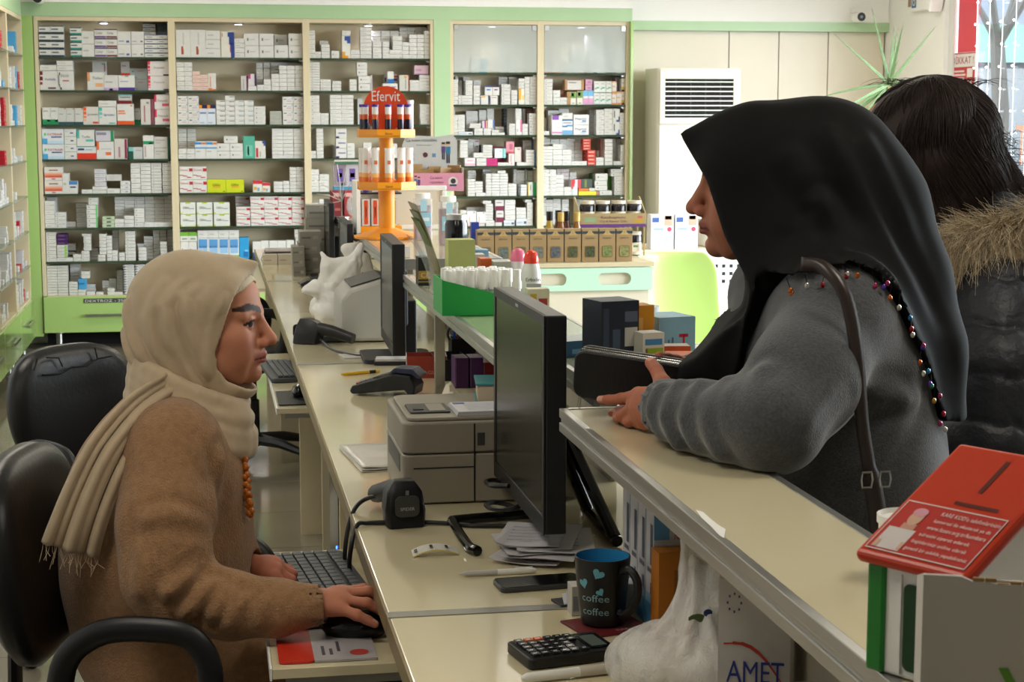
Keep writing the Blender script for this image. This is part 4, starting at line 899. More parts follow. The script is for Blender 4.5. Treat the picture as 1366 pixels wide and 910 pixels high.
# monitor: panel in the local YZ plane facing -X
def monitor(label, near, far, z0, z1, back=0.035, stand=True, brand=False, foot='plate'):
    n_, f_ = np.array(near), np.array(far)
    c = (n_ + f_) / 2; a = math.atan2(f_[1] - n_[1], f_[0] - n_[0]) - math.pi / 2
    w = np.linalg.norm(f_ - n_) / 2
    t = thing('monitor', label, 'monitor', (c[0], c[1], WZ), a, group='computer monitors')
    Z0, Z1 = z0 - WZ, z1 - WZ
    MB().box(0, back, -w, w, Z0, Z1).build('housing', M_BLACK, t, bevel=.003)
    b = MB(); bz = .016
    b.box(-.003, 0, -w, w, Z1 - bz, Z1); b.box(-.003, 0, -w, w, Z0, Z0 + .03); b.box(-.003, 0, -w, -w + bz, Z0 + .03, Z1 - bz); b.box(-.003, 0, w - bz, w, Z0 + .03, Z1 - bz)
    b.build('bezel', M_BLACK, t, bevel=.001)
    MB().box(-.0012, 0, -w + bz, w - bz, Z0 + .03, Z1 - bz).build('screen', M_SCREEN, t)
    MB().box(-.0034, -.003, -.012, .012, Z1 - .011, Z1 - .006).build('maker_mark', M_ALU, t)
    if back > .03: MB().box(back, back + .02, -.09, .09, Z0 + .07, Z1 - .09).build('rear_cover', M_BLACK, t, bevel=.006)
    if foot == 'frame':
        # tubular easel stand: a bent foot in front of the panel and a leg behind it
        MB().tube(smooth_path([(.06, .10, .012), (-.09, .09, .009), (-.105, .06, .009), (-.105, -.10, .009), (-.095, -.14, .009)], 5), .009, 10).build('front_foot', M_BLACKG, t)
        MB().tube([(back + .01, -.05, Z1 - .16), (back + .05, -.07, .16), (back + .115, -.10, .012)], .011, 10).build('support_leg', M_BLACKG, t)
        MB().tube([(back + .01, .08, Z1 - .16), (back + .05, .09, .16), (back + .115, .11, .012)], .011, 10).build('support_leg', M_BLACKG, t)
        MB().tube([(back + .115, -.12, .010), (back + .115, .13, .010)], .010, 8).build('rear_bar', M_BLACKG, t)
    else:
        MB().rbox(-.08, .13, -.12, .12, .0005, .014, .03).build('base_plate', M_BLACK, t, bevel=.002)
        MB().box(back + .01, back + .05, -.035, .035, .014, Z0 + .14).build('neck', M_BLACK, t, bevel=.004)
    return t
monitor('large black monitor standing beside the beige printer', (.526, 2.68), (.524, 3.16), .806, 1.164, foot='frame')
monitor('black monitor at the farther workplace, behind the red box', (.52, 4.93), (.533, 5.41), .79, 1.115)
monitor('small dark monitor below the orange display stand', (.525, 6.62), (.53, 7.1), .80, 1.07, back=.022)
monitor('most distant dark monitor beside the stacked grey cartons', (.525, 7.62), (.53, 8.02), .80, 1.10, back=.022)

# laser printer
pr = thing('printer', 'beige laser printer with papers and a teal book on top', 'printer', (.50, 3.39, WZ))
PX0, PX1, PY0, PY1 = -.150, .20, -.215, .09
MB().rbox(PX0, PX1, PY0, PY1, .003, .096, .018).build('lower_casing', M_GREYP, pr, bevel=.003)
MB().rbox(PX0, PX1, PY0, PY1, .098, .158, .022).build('upper_casing', M_GREYP, pr, bevel=.004)
MB().rbox(PX0 + .012, PX1 - .01, PY0 + .012, PY1 - .012, .1582, .165, .02).build('top_cover', M_GREYP, pr, bevel=.002)
MB().box(PX0 + .135, PX0 + .138, PY0 - .0012, PY0 + .001, .004, .154).build('side_seam', M_DARK, pr)
MB().box(PX0 + .02, PX0 + .135, PY0 - .0012, PY0 + .001, .070, .072).build('drawer_seam', M_DARK, pr)
MB().box(PX0 + .142, PX0 + .156, PY0 - .0016, PY0 + .001, .112, .136).build('vent_slot', M_GREYD, pr)
MB().box(PX0 - .001, PX0 + .004, PY0 + .05, PY1 - .05, .056, .09).build('paper_slot', M_GREYD, pr)
pn = MB().rbox(PX0 + .022, PX0 + .10, PY0 + .06, PY0 + .16, .1652, .1682, .006).build('control_panel', M_GREYD, pr)
MB().box(PX0 + .03, PX0 + .05, PY0 + .082, PY0 + .10, .1683, .170).build('button', M_BLACK, pn)
MB().box(PX0 + .06, PX0 + .092, PY0 + .07, PY0 + .15, .1683, .1692).build('display', M_GREYP, pn)

# teal covered book and printed forms on the printer
bk = thing('book', 'thick book with teal cover lying on the printer', 'book', (.60, 3.39, WZ + .1655), -.12)
MB().box(-.075, .075, -.055, .055, .003, .034).build('page_block', mat('book_pages', '#b8aa92', 0.8, bump=(300, .3, .001), stretch=(.05, .05, 8)), bk)
TEAL = mat('teal_cover', '#2f7f86', 0.5, bump=(60, .2, .001))
MB().box(-.079, .079, -.059, .058, .0342, .0385).build('front_cover', TEAL, bk, bevel=.001)
MB().box(-.079, .079, -.059, .058, .0, .0028).build('back_cover', TEAL, bk, bevel=.001)
pd = thing('form_pad', 'pad of printed white forms on the printer, in front of the teal book', 'paper pad', (.53, 3.255, WZ + .1655), .02)
for k in range(4):
    MB().box(-.075 + k * .001, .085, -.06 + k * .001, .055, .0001 + k * .002, .0018 + k * .002, '#dcdce0').build('sheet', CARD, pd)
fl_ = MB()
for k in range(8): fl_.box(-.05, .07, -.05 + k * .011, -.0485 + k * .011, .00785, .00795, '#a9b0c4')
fl_.box(-.068, -.045, .03, .048, .00785, .00797, '#4a56a0')
fl_.build('printed_lines', CARD, pd)

# barcode scanners
def scanner(label, loc, rz, scale=1.0, word=False, lean=0):
    t = thing('barcode_scanner', label, 'barcode scanner', loc, rz, group='barcode scanners')
    t.scale = (scale,) * 3
    h = MB()   # hood lying face down, handle pointing away
    prof = [(-.034, .0), (.034, .0), (.037, .03), (.032, .062), (.018, .082), (-.018, .082), (-.032, .062), (-.037, .03)]
    rings = []
    for (y, s_) in ((-.030, .86), (-.022, 1.0), (.0, 1.0), (.03, .9), (.05, .7)):
        rings.append([(x * s_, y + (z - .04) * .18, .001 + z * s_) for x, z in prof])
    vs = [p for r in rings for p in r]; m_ = len(prof); fs = [tuple(reversed(range(m_))), tuple(range(len(vs) - m_, len(vs)))]
    for i in range(len(rings) - 1):
        for k in range(m_): fs.append((i * m_ + k, i * m_ + (k + 1) % m_, (i + 1) * m_ + (k + 1) % m_, (i + 1) * m_ + k))
    h.add(vs, [tuple(reversed(f)) for f in fs], smooth=True)
    h.build('head', M_BLACK, t, bevel=.002)
    MB().tube(smooth_path([(0, .045, .05), (-.004, .085, .045), (-.012, .13, .032), (-.016, .165, .022)], 4), [.021, .021, .021, .02, .02, .02, .019, .019, .018, .018, .018, .018, .017][:13], 12).build('handle', M_BLACK, t)
    pl_ = MB()
    pl_.rbox(-.022, .022, -.0402, -.038, .022, .06, .01, axis='y').build('face_plate', M_GREYD, t)
    if word:
        MB().text('SPIDER', (-.013, -.0415, .034), (1, 0, 0), (0, 0, 1), .006, '#c8c8c8', w=.026).build('lettering', CARD, t)
        MB().box(-.003, .003, -.0412, -.040, .062, .07, '#777').build('indicator', CARD, t)
    return t
scanner('black barcode scanner standing on the counter in front of the printer', (.333, 3.03, WZ), .1, 1.0, word=True)
scanner('black barcode scanner with flared head lying by the white bags', (.306, 5.57, WZ), -2.2, 1.0)
def cable(name, label, pts, r, m=M_BLACK):
    base = pts[0]; t = MB().tube(smooth_path(pts, 8), r, 8).build(name, m)
    return tag(t, label, 'cable')
cable('scanner_cable', 'black cable looping from the near scanner down past the counter edge', [(.325, 3.12, WZ + .03), (.285, 3.16, WZ + .022), (.255, 3.14, WZ + .005), (.236, 3.10, WZ - .04), (.233, 3.08, WZ - .10), (.25, 3.06, WZ - .16), (.30, 3.05, WZ - .2)], .0042)
cable('keyboard_cable', 'second black cable bending over the counter edge by the keyboard', [(.30, 3.03, WZ + .0045), (.27, 3.03, WZ + .0045), (.25, 3.02, WZ + .004), (.237, 3.0, WZ - .03), (.235, 3.0, WZ - .08), (.26, 3.02, WZ - .15), (.32, 3.04, WZ - .18)], .0042)
cable('power_cable', 'black cable running across the counter from scanner to monitor', [(.37, 3.02, WZ + .0045), (.41, 3.005, WZ + .0045), (.45, 2.98, WZ + .0045), (.50, 2.97, WZ + .0045), (.56, 2.96, WZ + .0045), (.6, 3.0, WZ + .02), (.62, 3.05, WZ + .005)], .004)
cable('monitor_cable', 'coiled black cable bunch under the large monitor', [(.52 + .035 * math.cos(a * .9), 3.02 + .07 * math.sin(a * .9), WZ + .008 + .006 * a) for a in range(0, 13)], .0045)
cable('long_cable', 'thin black cable from the far scanner to the far monitor', [(.345, 5.50, WZ + .02), (.37, 5.40, WZ + .004), (.40, 5.30, WZ + .004), (.45, 5.22, WZ + .004), (.50, 5.28, WZ + .004), (.56, 5.25, WZ + .004)], .004)

# mug on its red coaster
co = thing('coaster', 'dark red square card coaster under the black mug', 'coaster', (.552, 2.352, WZ), .25)
MB().box(-.052, .052, -.045, .045, .0003, .003, '#6e1c22').build('card', CARD, co)
MB().text('BABEX', (.0, -.035, .0031), (1, 0, 0), (0, 1, 0), .008, '#caa', w=.035).build('print', CARD, co)
mg = thing('mug', 'black mug with blue inside and pale blue coffee print', 'mug', (.548, 2.362, WZ + .0032), 0)
M_MUG = mat('matt_black_glaze', '#141416', 0.38)
prof = [(.0, .001), (.027, .0), (.031, .003), (.0335, .02), (.0375, .06), (.0405, .098), (.0402, .1), (.0385, .1)]
MB().lathe(prof, n=32, end=False).build('outer_wall', M_MUG, mg)
MB().lathe([(.0385, .1), (.0385, .0995), (.0355, .06), (.0315, .02), (.028, .008), (.0, .007)][::-1], n=32, end=False).build('inner_wall', mat('blue_glaze', '#2f86bc', 0.25), mg)
hd = [(.036, 0, .084), (.055, 0, .088), (.068, 0, .075), (.069, 0, .055), (.06, 0, .035), (.044, 0, .022), (.034, 0, .022)]
hnd = MB().tube([np.array(p) for p in smooth_path(hd, 5)], .0062, 10, flat=1.0); rotz(hnd, -1.0, (0, 0, 0)).build('handle', M_MUG, mg)
tx = MB()
def wrap(mb, s, ang0, z, h, w, col):
    v, f = text_geo(s); k = w / v[:, 0].max(); sc = h / .72
    r = lambda zz: .0335 + (zz - .02) * .0915 + .0005
    mb.add([((r(z + p[1] * sc)) * math.cos(ang0 + p[0] * k / .038), r(z + p[1] * sc) * math.sin(ang0 + p[0] * k / .038), z + p[1] * sc) for p in v], f, col)
wrap(tx, 'coffee', math.radians(-155), .040, .011, .045, '#8fb6bf'); wrap(tx, 'coffee', math.radians(-155), .020, .011, .045, '#8fb6bf')
def heart(a0, z0, s_, tilt):
    pts = [(16 * math.sin(t) ** 3 / 17, (13 * math.cos(t) - 5 * math.cos(2 * t) - 2 * math.cos(3 * t) - math.cos(4 * t)) / 17) for t in np.linspace(0, 2 * math.pi, 22, endpoint=False)]
    P = [(s_ * (u * math.cos(tilt) - w * math.sin(tilt)), z0 + s_ * (u * math.sin(tilt) + w * math.cos(tilt))) for u, w in pts]
    tx.add([((.0332 + (z - .02) * .0915 + .0011) * math.cos(a0 + u / .038), (.0332 + (z - .02) * .0915 + .0011) * math.sin(a0 + u / .038), z) for u, z in P], [tuple(range(22))], '#6fb4c8')
heart(math.radians(-148), .066, .0085, .3); heart(math.radians(-112), .082, .009, -.5); heart(math.radians(-108), .055, .0065, .6)
tx.build('print', CARD, mg)

# calculator
ca = thing('calculator', 'black pocket calculator with orange keys beside the coaster', 'calculator', (.462, 2.228, WZ), .20)
MB().rbox(-.066, .066, -.044, .044, .001, .016, .008).build('case', M_BLACK, ca, bevel=.002)
MB().box(.028, .062, -.03, .03, .0162, .0175).build('screen_frame', M_BLACKG, ca)
MB().box(.033, .055, -.024, .024, .0176, .0182).build('screen', mat('lcd_grey', '#5c6660', 0.15), ca)
for r in range(5):
    for c in range(6):
        if c == 5 and r in (1, 2): continue
        col_ = '#d9651e' if (r == 4 and c in (1, 2)) else ('#2a2b2e' if not (r == 4 and c in (0,)) else '#5a5a5a')
        kx, ky = -.058 + c * .0142, -.036 + r * .0152
        k_ = MB().box(kx, kx + .0112, ky, ky + .0108, .0162, .0198, col_); k_.box(kx + .003, kx + .008, ky + .004, ky + .0068, .0198, .01985, '#cfcfcf')
        k_.build('key', GLOSSY, ca, bevel=.0006)
MB().text('CASEO', (.064, -.02, .0165), (0, 1, 0), (-1, 0, 0), .004, '#ccc', w=.02).build('lettering', CARD, ca)

# paper stack, pen, phone, label strip, note bundle
ps = thing('paper_stack', 'untidy stack of used white papers under the large monitor', 'papers', (.545, 2.79, WZ))
for k in range(9):
    sh = MB(); a = random.uniform(-.35, .35); w2, h2 = random.uniform(.052, .066), random.uniform(.07, .095)
    nx = 6; vs = []; fs = []
    for i in range(nx + 1):
        for j in (0, 1):
            u = -w2 + 2 * w2 * i / nx
            vs.append((u, (-h2, h2)[j], .0012 * math.sin(i * 1.1 + k) + (0.004 if (i == 0 and j == 0) else 0)))
    for i in range(nx): fs.append((2 * i, 2 * i + 2, 2 * i + 3, 2 * i + 1))
    sh.add(vs, fs, '#d2d0d4')
    for q in range(5):
        sh.quad((-w2 * .7, -h2 * .6 + q * .022, .0026), (w2 * .6, -h2 * .6 + q * .022, .0026), (w2 * .6, -h2 * .6 + q * .022 + .0012, .0026), (-w2 * .7, -h2 * .6 + q * .022 + .0012, .0026), '#a2a2ac')
    rotz(sh, a - .2, (random.uniform(-.02, .02), random.uniform(-.02, .02), .0025 + k * .0034)).build('sheet', CARD, ps, solid=.0008)
pe = thing('pen', 'white ballpoint pen lying in front of the paper stack', 'pen', (.443, 2.655, WZ + .0055), .03)
MB().lathe([(.0006, -.064), (.002, -.058), (.0042, -.05), (.0046, 0), (.0046, .0)], n=12, axis='x').build('tip_barrel', mat('pen_grey', '#b8b6b4', .3), pe)
MB().lathe([(.0047, .0), (.0047, .055), (.0035, .060), (.002, .064)], n=12, axis='x').build('barrel', M_WHITEP, pe)
MB().box(.03, .058, -.001, .001, .0045, .006).build('clip', M_WHITEP, pe)
ph = thing('smartphone', 'black smartphone in a clear case beside the white pen', 'phone', (.497, 2.583, WZ), .09)
MB().rbox(-.068, .068, -.030, .030, .0005, .0085, .009).build('case', M_GREYD, ph, bevel=.0015)
MB().rbox(-.066, .066, -.0285, .0285, .0086, .0095, .008).build('screen', M_BLACKG, ph)
ls = thing('label_strip', 'curled strip of three printed stickers on the counter', 'label strip', (.362, 2.80, WZ), .03)
for k in range(3):
    st_ = MB(); n = 4
    for i in range(n):
        u0, u1 = -.039 + (k * n + i) * .0065, -.039 + (k * n + i + 1) * .0065
        z_ = lambda u: .001 + .010 * max(0, 1 - (u / .04) ** 2)
        st_.quad((u0, -.008, z_(u0)), (u1, -.008, z_(u1)), (u1, .012, z_(u1) + .006), (u0, .012, z_(u0) + .006), '#e6e4dc')
    u0 = -.039 + k * .026
    st_.quad((u0 + .003, -.004, z_(u0 + .003) + .0045), (u0 + .008, -.004, z_(u0 + .008) + .0045), (u0 + .008, .003, z_(u0 + .008) + .0068), (u0 + .003, .003, z_(u0 + .003) + .0068), '#222')
    st_.build('sticker', CARD, ls, solid=.0006)
bd = MB()
for i in range(8):
    u0, u1 = -.039 + i * .00975, -.039 + (i + 1) * .00975
    bd.quad((u0, -.0105, z_(u0) - .0012), (u1, -.0105, z_(u1) - .0012), (u1, -.008, z_(u1) - .0002), (u0, -.008, z_(u0) - .0002), '#d8c25a')
bd.build('backing', CARD, ls, solid=.0006)
nb = thing('note_bundle', 'small bundle of folded white notes leaning by the mug', 'papers', (.552, 2.485, WZ), .2)
MB().box(-.05, .03, -.02, .02, .0005, .004, '#2c2c30').build('dark_card', CARD, nb)
for k in range(4):
    MB().add([(-.045 + k * .006, -.018, .0045 + k * .001), (.03, -.016, .0045 + k * .002), (.028, .016, .012 + k * .003), (-.035 + k * .007, .014, .012 + k * .003)], [(0, 1, 2, 3)], '#cfcfd6').build('note', CARD, nb, solid=.0008)
sb = thing('small_box', 'small white and grey box half hidden behind the black mug', 'box', (.553, 2.422, WZ))
MB().box(-.04, .06, -.012, .02, .0005, .045, '#c8c4be').build('carton', CARD, sb, bevel=.001)
MB().box(-.038, -.02, -.0126, -.012, .008, .03, '#8a8a90').build('print', CARD, sb)

# things at the farther workplace
def flatbag(name, label, loc, rz, sx, sy, col):
    t = thing(name, label, 'plastic bags', loc, rz)
    for k in range(3):
        mb = MB(); n = 10; vs = []; fs = []
        for i in range(n + 1):
            for j in range(n + 1):
                u, v = i / n - .5, j / n - .5
                vs.append((u * sx * (1 - k * .02), v * sy * (1 - k * .02), .0022 + k * .004 + .0018 * math.sin(9 * u + 5 * v + k) * math.cos(7 * v - k)))
        for i in range(n):
            for j in range(n): fs.append((i * (n + 1) + j, (i + 1) * (n + 1) + j, (i + 1) * (n + 1) + j + 1, i * (n + 1) + j + 1))
        mb.add(vs, fs, col, smooth=True).build('bag_layer', mat('thin_white_plastic', '#cfccc4', .3, bump=(60, .4, .002)), t, solid=.001)
    return t
flatbag('bag_pack', 'flat pack of folded white plastic bags beside the printer', (.36, 3.63, WZ), .1, .15, .27, '#d4d0c8')
ct = thing('card_terminal', 'black card payment terminal with receipt top on the counter', 'card terminal', (.455, 4.49, WZ), -.42)
pts = [(-.085, .004), (.06, .02), (.07, .004), (.085, .006), (.09, .03), (.075, .058), (.03, .062), (-.085, .026), (-.092, .012)]
MB().prism(pts[::-1], 'y', -.04, .04).build('body', M_BLACK, ct, bevel=.004)
MB().prism([(.015, .062), (.03, .064), (.078, .06), (.095, .05), (.10, .056), (.08, .075), (.03, .076)], 'y', -.034, .034).build('paper_cover', mat('navy_plastic', '#1f2446', .4), ct, bevel=.002)
MB().add([(-.03, -.03, .0475), (.02, -.03, .0635), (.02, .03, .0635), (-.03, .03, .0475)], [(0, 1, 2, 3)], '#333').build('display', M_BLACKG, ct, solid=.001)
kc = ['#b44', '#cb3', '#3a8', '#888']
for r in range(4):
    for c in range(3):
        x = -.078 + r * .0125; z = .0275 + (x + .085) * .31
        MB().box(x, x + .008, -.026 + c * .019, -.012 + c * .019, z, z + .003, '#2e7f74' if r == 0 and c == 2 else ('#a33' if r == 0 and c == 0 else '#777')).build('key', CARD, ct)
yp = thing('pencil', 'yellow pen lying beside the far counter joint', 'pen', (.415, 4.86, WZ + .005), .42)
MB().lathe([(.0008, -.062), (.0048, -.048), (.0048, .06), (.004, .064)], n=10, axis='x').build('barrel', mat('yellow_plastic', '#d6a91c', .35), yp)
MB().lathe([(.0050, .03), (.0050, .05)], n=10, axis='x').build('band', M_BLACK, yp)
rb = thing('open_red_box', 'open red and white card tray behind the card terminal', 'box', (.598, 4.80, WZ), -.1)
for a_ in ((-.055, .055, -.045, -.043), (-.055, .055, .043, .045)): MB().box(a_[0], a_[1], a_[2], a_[3], .0005, .062, '#a83c2c').build('side', CARD, rb)
for a_ in ((-.057, -.055), (.055, .057)): MB().box(a_[0], a_[1], -.045, .045, .0005, .062, '#c8b8ac').build('end', CARD, rb)
MB().box(-.055, .055, -.043, .043, .0005, .003, '#8a3024').build('bottom', CARD, rb)
MB().text('EMAGLIN', (-.03, -.0455, .012), (1, 0, 0), (0, 0, 1), .01, '#d8a898', w=.07).build('lettering', CARD, rb)
# pen holder with scissors and pens
pc = thing('pen_holder', 'black square pen holder with scissors handles and pens', 'pen holder', (.715, 4.90, WZ))
for a_ in ((-.035, .035, -.035, -.033), (-.035, .035, .033, .035), (-.035, -.033, -.033, .033), (.033, .035, -.033, .033), (-.033, .033, -.033, .033)):
    MB().box(*a_, .0005, .095 if a_[1] - a_[0] < .066 or a_[3] - a_[2] < .01 else .004).build('side', M_BLACK, pc)
for (x, y, c) in ((-.018, 0, '#2456b8'), (-.008, .01, '#c22828')):
    MB().tube([(x, y, .005), (x * 1.3, y, .125)], .0045, 8, col=c).build('pen', GLOSSY, pc)
for sx_ in (-1, 1):
    MB().tube([(sx_ * .022 + .018 * math.cos(a), .005, .105 + .022 * math.sin(a)) for a in np.linspace(0, 2 * math.pi, 17)[:-1]], .004, 8, closed=True).build('scissors_handle', M_BLACK, pc)
MB().ell((.018, -.01, .105), (.018, .015, .014), col='#1f6a3c').build('green_cap', GLOSSY, pc)
bt = thing('desk_tray', 'low black desk tray beside the purple boxes', 'tray', (.66, 4.78, WZ))
for a_ in ((-.045, .045, -.09, -.087, .06), (-.045, .045, .087, .09, .06), (-.045, -.042, -.087, .087, .06), (.042, .045, -.087, .087, .06), (-.042, .042, -.087, .087, .004)):
    MB().box(*a_[:4], .0005, a_[4]).build('side', M_BLACK, bt)
for k, (x, c, lab) in enumerate(((.665, '#4b1f5c', 'purple slim box standing beside the teal book, left one'), (.705, '#55246a', 'purple slim box standing beside the teal book, right one'), (.742, '#8c1420', 'dark red box standing beside the purple boxes'))):
    o = MB().box(-.018, .018, -.04, .04, 0, .082 if k < 2 else .068, c).box(-.0165, -.0155, -.0405, -.04, .004, .08, '#9a86a4')
    o = o.build('slim_box', CARD, bevel=.001); o.location = (x, 4.60, WZ + .0005); tag(o, lab, 'box', 'slim boxes by the pen holder')
tissue = MB(); n = 9
vs = [(.05 * (i / n - .5) * (1 - .5 * j / n), .04 * (j / n - .5), .002 + .05 * (j / n) * (1 - abs(i / n - .5) * 1.5) + .004 * math.sin(i * 2 + j)) for i in range(n + 1) for j in range(n + 1)]
fs = [(i * (n + 1) + j, (i + 1) * (n + 1) + j, (i + 1) * (n + 1) + j + 1, i * (n + 1) + j + 1) for i in range(n) for j in range(n)]
tissue.add(vs, fs, '#c8bfae', smooth=True); o = tissue.build('tissue', MATTE, solid=.001); o.location = (.60, 4.30, WZ + .001); o.scale = (1.9, 1.9, 1.1); tag(o, 'crumpled cream tissue beside the card terminal', 'tissue')
wb = MB(); rg = np.random.default_rng(3)
vs = [(.16 * (i / n - .5), .09 * (j / n - .5), .004 + .02 * abs(math.sin(i * 1.7 + j * 1.1))) for i in range(n + 1) for j in range(n + 1)]
wb.add(vs, fs, '#d8d5cf', smooth=True); o = wb.build('crumpled_bag', mat('thin_white_plastic'), solid=.001); o.location = (.47, 4.0, WZ + .001); o.rotation_euler = (0, 0, 1.2); tag(o, 'crumpled white plastic bag tucked behind the printer', 'plastic bag')
fp_ = thing('flat_papers', 'thin white sheets lying in front of the label printer', 'papers', (.49, 5.24, WZ), .1)
for k in range(3): MB().box(-.10, .10, -.05, .05, .0004 + k * .001, .0012 + k * .001, '#dad8d4').build('sheet', CARD, fp_)
nbk = thing('notebook', 'white block of notes on a black wallet by the far monitor', 'notebook', (.545, 5.05, WZ), -.15)
MB().box(-.07, .07, -.035, .035, .0005, .012).build('wallet', M_BLACK, nbk, bevel=.002)
MB().box(-.066, .066, -.03, .032, .0122, .019, '#d8d4cc').build('note_block', CARD, nbk)
# label printer (receipt printer) with rounded grey casing
lp = thing('label_printer', 'grey label printer with slanted lid beside the far monitor', 'label printer', (.50, 5.75, WZ), 0)
MB().prism([(-.085, .004), (.12, .004), (.12, .19), (.05, .205), (-.055, .175), (-.085, .14)], 'y', -.2, .12, smooth=False).build('casing', mat('pale_grey_plastic', '#aeaca4', .4), lp, bevel=.012)
MB().prism([(-.05, .178), (.05, .2075), (.115, .193), (.115, .196), (.05, .2115), (-.05, .182)], 'y', -.17, .10).build('lid', M_GREYD, lp)
MB().box(-.20, -.086, -.19, .06, .004, .022).build('output_tray', M_GREYD, lp, bevel=.004)
MB().text('ETI', (-.02, -.1995, .13), (1, 0, 0), (0, 0, 1), .018, '#333').build('lettering', CARD, lp)

# keyboards and mice on the trays
M_KEYB = mat('slate_keyboard', '#3c3f45', 0.5)
M_KEY = mat('keycap_grey', '#4b4f56', 0.45)
def keyboard(label, loc, rz, L, W_, rows=6, cols=17):
    t = thing('keyboard', label, 'keyboard', loc, rz, group='keyboards')
    MB().rbox(-L / 2, L / 2, -W_ / 2, W_ / 2, .001, .014, .012).build('case', M_KEYB, t, bevel=.002)
    MB().box(-L / 2 + .014, L / 2 - .014, -W_ / 2 + .022, W_ / 2 - .014, .0142, .0152).build('key_well', M_BLACK, t)
    kw = (L - .03) / cols; kh = (W_ - .04) / rows; me_ = {}
    for r in range(rows):
        c = 0
        while c < cols:
            span = 1
            if r == 0 and c == 3: span = 5
            elif r in (1, 2) and c == 12: span = 2
            x = -L / 2 + .015 + c * kw; y = -W_ / 2 + .023 + r * kh + (.006 if r == rows - 1 else 0)
            if span not in me_:
                o = MB().box(0, kw * span - .0028, 0, kh - .0032, 0, .0055).build('key', M_KEY, t, bevel=.0012); me_[span] = o
            else:
                o = bpy.data.objects.new('key', me_[span].data); COL.objects.link(o); o.parent = t
                b = o.modifiers.new('bevel', 'BEVEL'); b.width = .0012; b.segments = 2; b.limit_method = 'ANGLE'
            o.location = (x, y, .0153); c += span
    return t
keyboard('dark grey keyboard on the tray under the woman\'s hands', (.176, 2.93, .661), math.radians(-84), .44, .158)
keyboard('black keyboard on the far tray', (.232, 5.52, .661), math.radians(-86), .40, .13, rows=5, cols=15)
mp = thing('mouse_pad', 'red and white printed mouse pad under the woman\'s hand', 'mouse pad', (.168, 2.618, .6605), .0)
MB().rbox(-.078, -.025, -.085, .075, .0005, .004, .008, '#d8351f').build('red_end', CARD, mp)
MB().box(-.025, .07, -.085, .075, .0005, .004, '#b9b4b6').build('printed_face', CARD, mp)
pt = MB()
for k, (x, y, w_) in enumerate(((-.012, -.06, .045), (-.0, -.06, .03), (.012, -.045, .05))): pt.box(x, x + .005, y, y + w_, .00405, .0043, '#5a5560')
pt.lathe([(.0, .0044), (.015, .0044)], (.045, -.055, 0), 12, '#c8443c'); pt.build('print', CARD, mp)
mp2 = thing('mouse_pad', 'black mouse pad at the near end of the far tray', 'mouse pad', (.245, 5.02, .6605)); MB().rbox(-.06, .055, -.13, .12, .0005, .004, .01).build('pad', M_BLACK, mp2)
def mouse(label, loc, rz):
    t = thing('computer_mouse', label, 'mouse', loc, rz, group='computer mice')
    MB().ell((0, 0, .012), (.055, .031, .026)).build('shell', M_BLACKG, t)
    MB().box(.0, .054, -.001, .001, .03, .0375).build('button_gap', M_GREYD, t); MB().lathe([(.008, -.003), (.008, .003)], (.028, 0, .03), 10, axis='y').build('wheel', M_GREYD, t)
    return t
mouse('black mouse under the seated woman\'s right hand', (.215, 2.66, .6655), -.15)
mouse('black mouse on the far mouse pad', (.262, 5.05, .6655), 1.3)
# computer tower under the counter
tw = thing('computer_tower', 'black and silver computer tower under the counter behind the woman', 'computer', (.43, 4.46, .1125))
MB().box(-.115, .1, -.16, .18, .0, .42).build('case', M_GREYD, tw, bevel=.003)
MB().box(-.122, -.1155, -.15, .17, .01, .41).build('front_cover', M_BLACKG, tw, bevel=.003)
MB().box(-.112, .095, -.157, .177, .4205, .424).build('top_cover', M_ALU, tw)
MB().lathe([(.0, -.1235), (.004, -.1235), (.004, -.122)], (0, -.09, .26), 10, axis='x').build('power_light', mat('blue_led', '#3a6aff', .3, emit=('#3a6aff', 6)), tw)
# ------------------------------------------------------------------ goods on the customer ledges
M_ORANGE = mat('orange_card_display', '#f09a22', 0.35, var=0.03)
TUBE_M = GLOSSY
# orange two-tier display stand with effervescent tubes
es = thing('display_stand', 'orange two-tier display stand with vitamin tubes and round red header', 'display stand', (.655, 6.42, LZ))
def octa(r, rot=math.pi / 8): return [(r * math.cos(rot + k * math.pi / 4), r * math.sin(rot + k * math.pi / 4)) for k in range(8)]
b = MB(); b.prism(octa(.13), 'z', .0005, .008, '#f09a22'); b.lathe([(.125, .008), (.06, .028), (.04, .036)], n=8, col='#f09a22', smooth=False)
b.build('base', M_ORANGE, es)
MB().lathe([(.031, .03), (.031, .180)], n=16).build('lower_pole', M_ORANGE, es)
MB().lathe([(.026, .205), (.026, .370)], n=16).build('upper_pole', M_ORANGE, es)
for z, r, nm in ((.180, .114, 'lower_tray'), (.372, .112, 'upper_tray')):
    t_ = MB(); t_.prism(octa(r), 'z', z, z + .006)
    o8 = octa(r); i8 = octa(r - .004)
    for k in range(8):
        k2 = (k + 1) % 8
        t_.add([(*o8[k], z + .004), (*o8[k2], z + .004), (*o8[k2], z + .030), (*o8[k], z + .030), (*i8[k], z + .004), (*i8[k2], z + .004), (*i8[k2], z + .030), (*i8[k], z + .030)],
               [(0, 1, 2, 3), (5, 4, 7, 6), (3, 2, 6, 7)])
    t_.build(nm, M_ORANGE, es)
    MB().text('Efervit', (-.013, -r * .925, z + .010), (1, 0, 0), (0, 0, 1), .009, '#3a2a18', w=.026).build('tray_lettering', CARD, es)
hd_ = MB(); n = 26
pts = [(.083 * math.cos(a), .083 * math.sin(a)) for a in np.linspace(0, 2 * math.pi, n, endpoint=False)]
hd_.prism([(x, z + .478) for x, z in pts], 'y', -.003, .003, '#d3431d')
hd_.build('header_disc', mat('red_orange_header', '#d4461e', .3, var=.25, vscale=9), es)
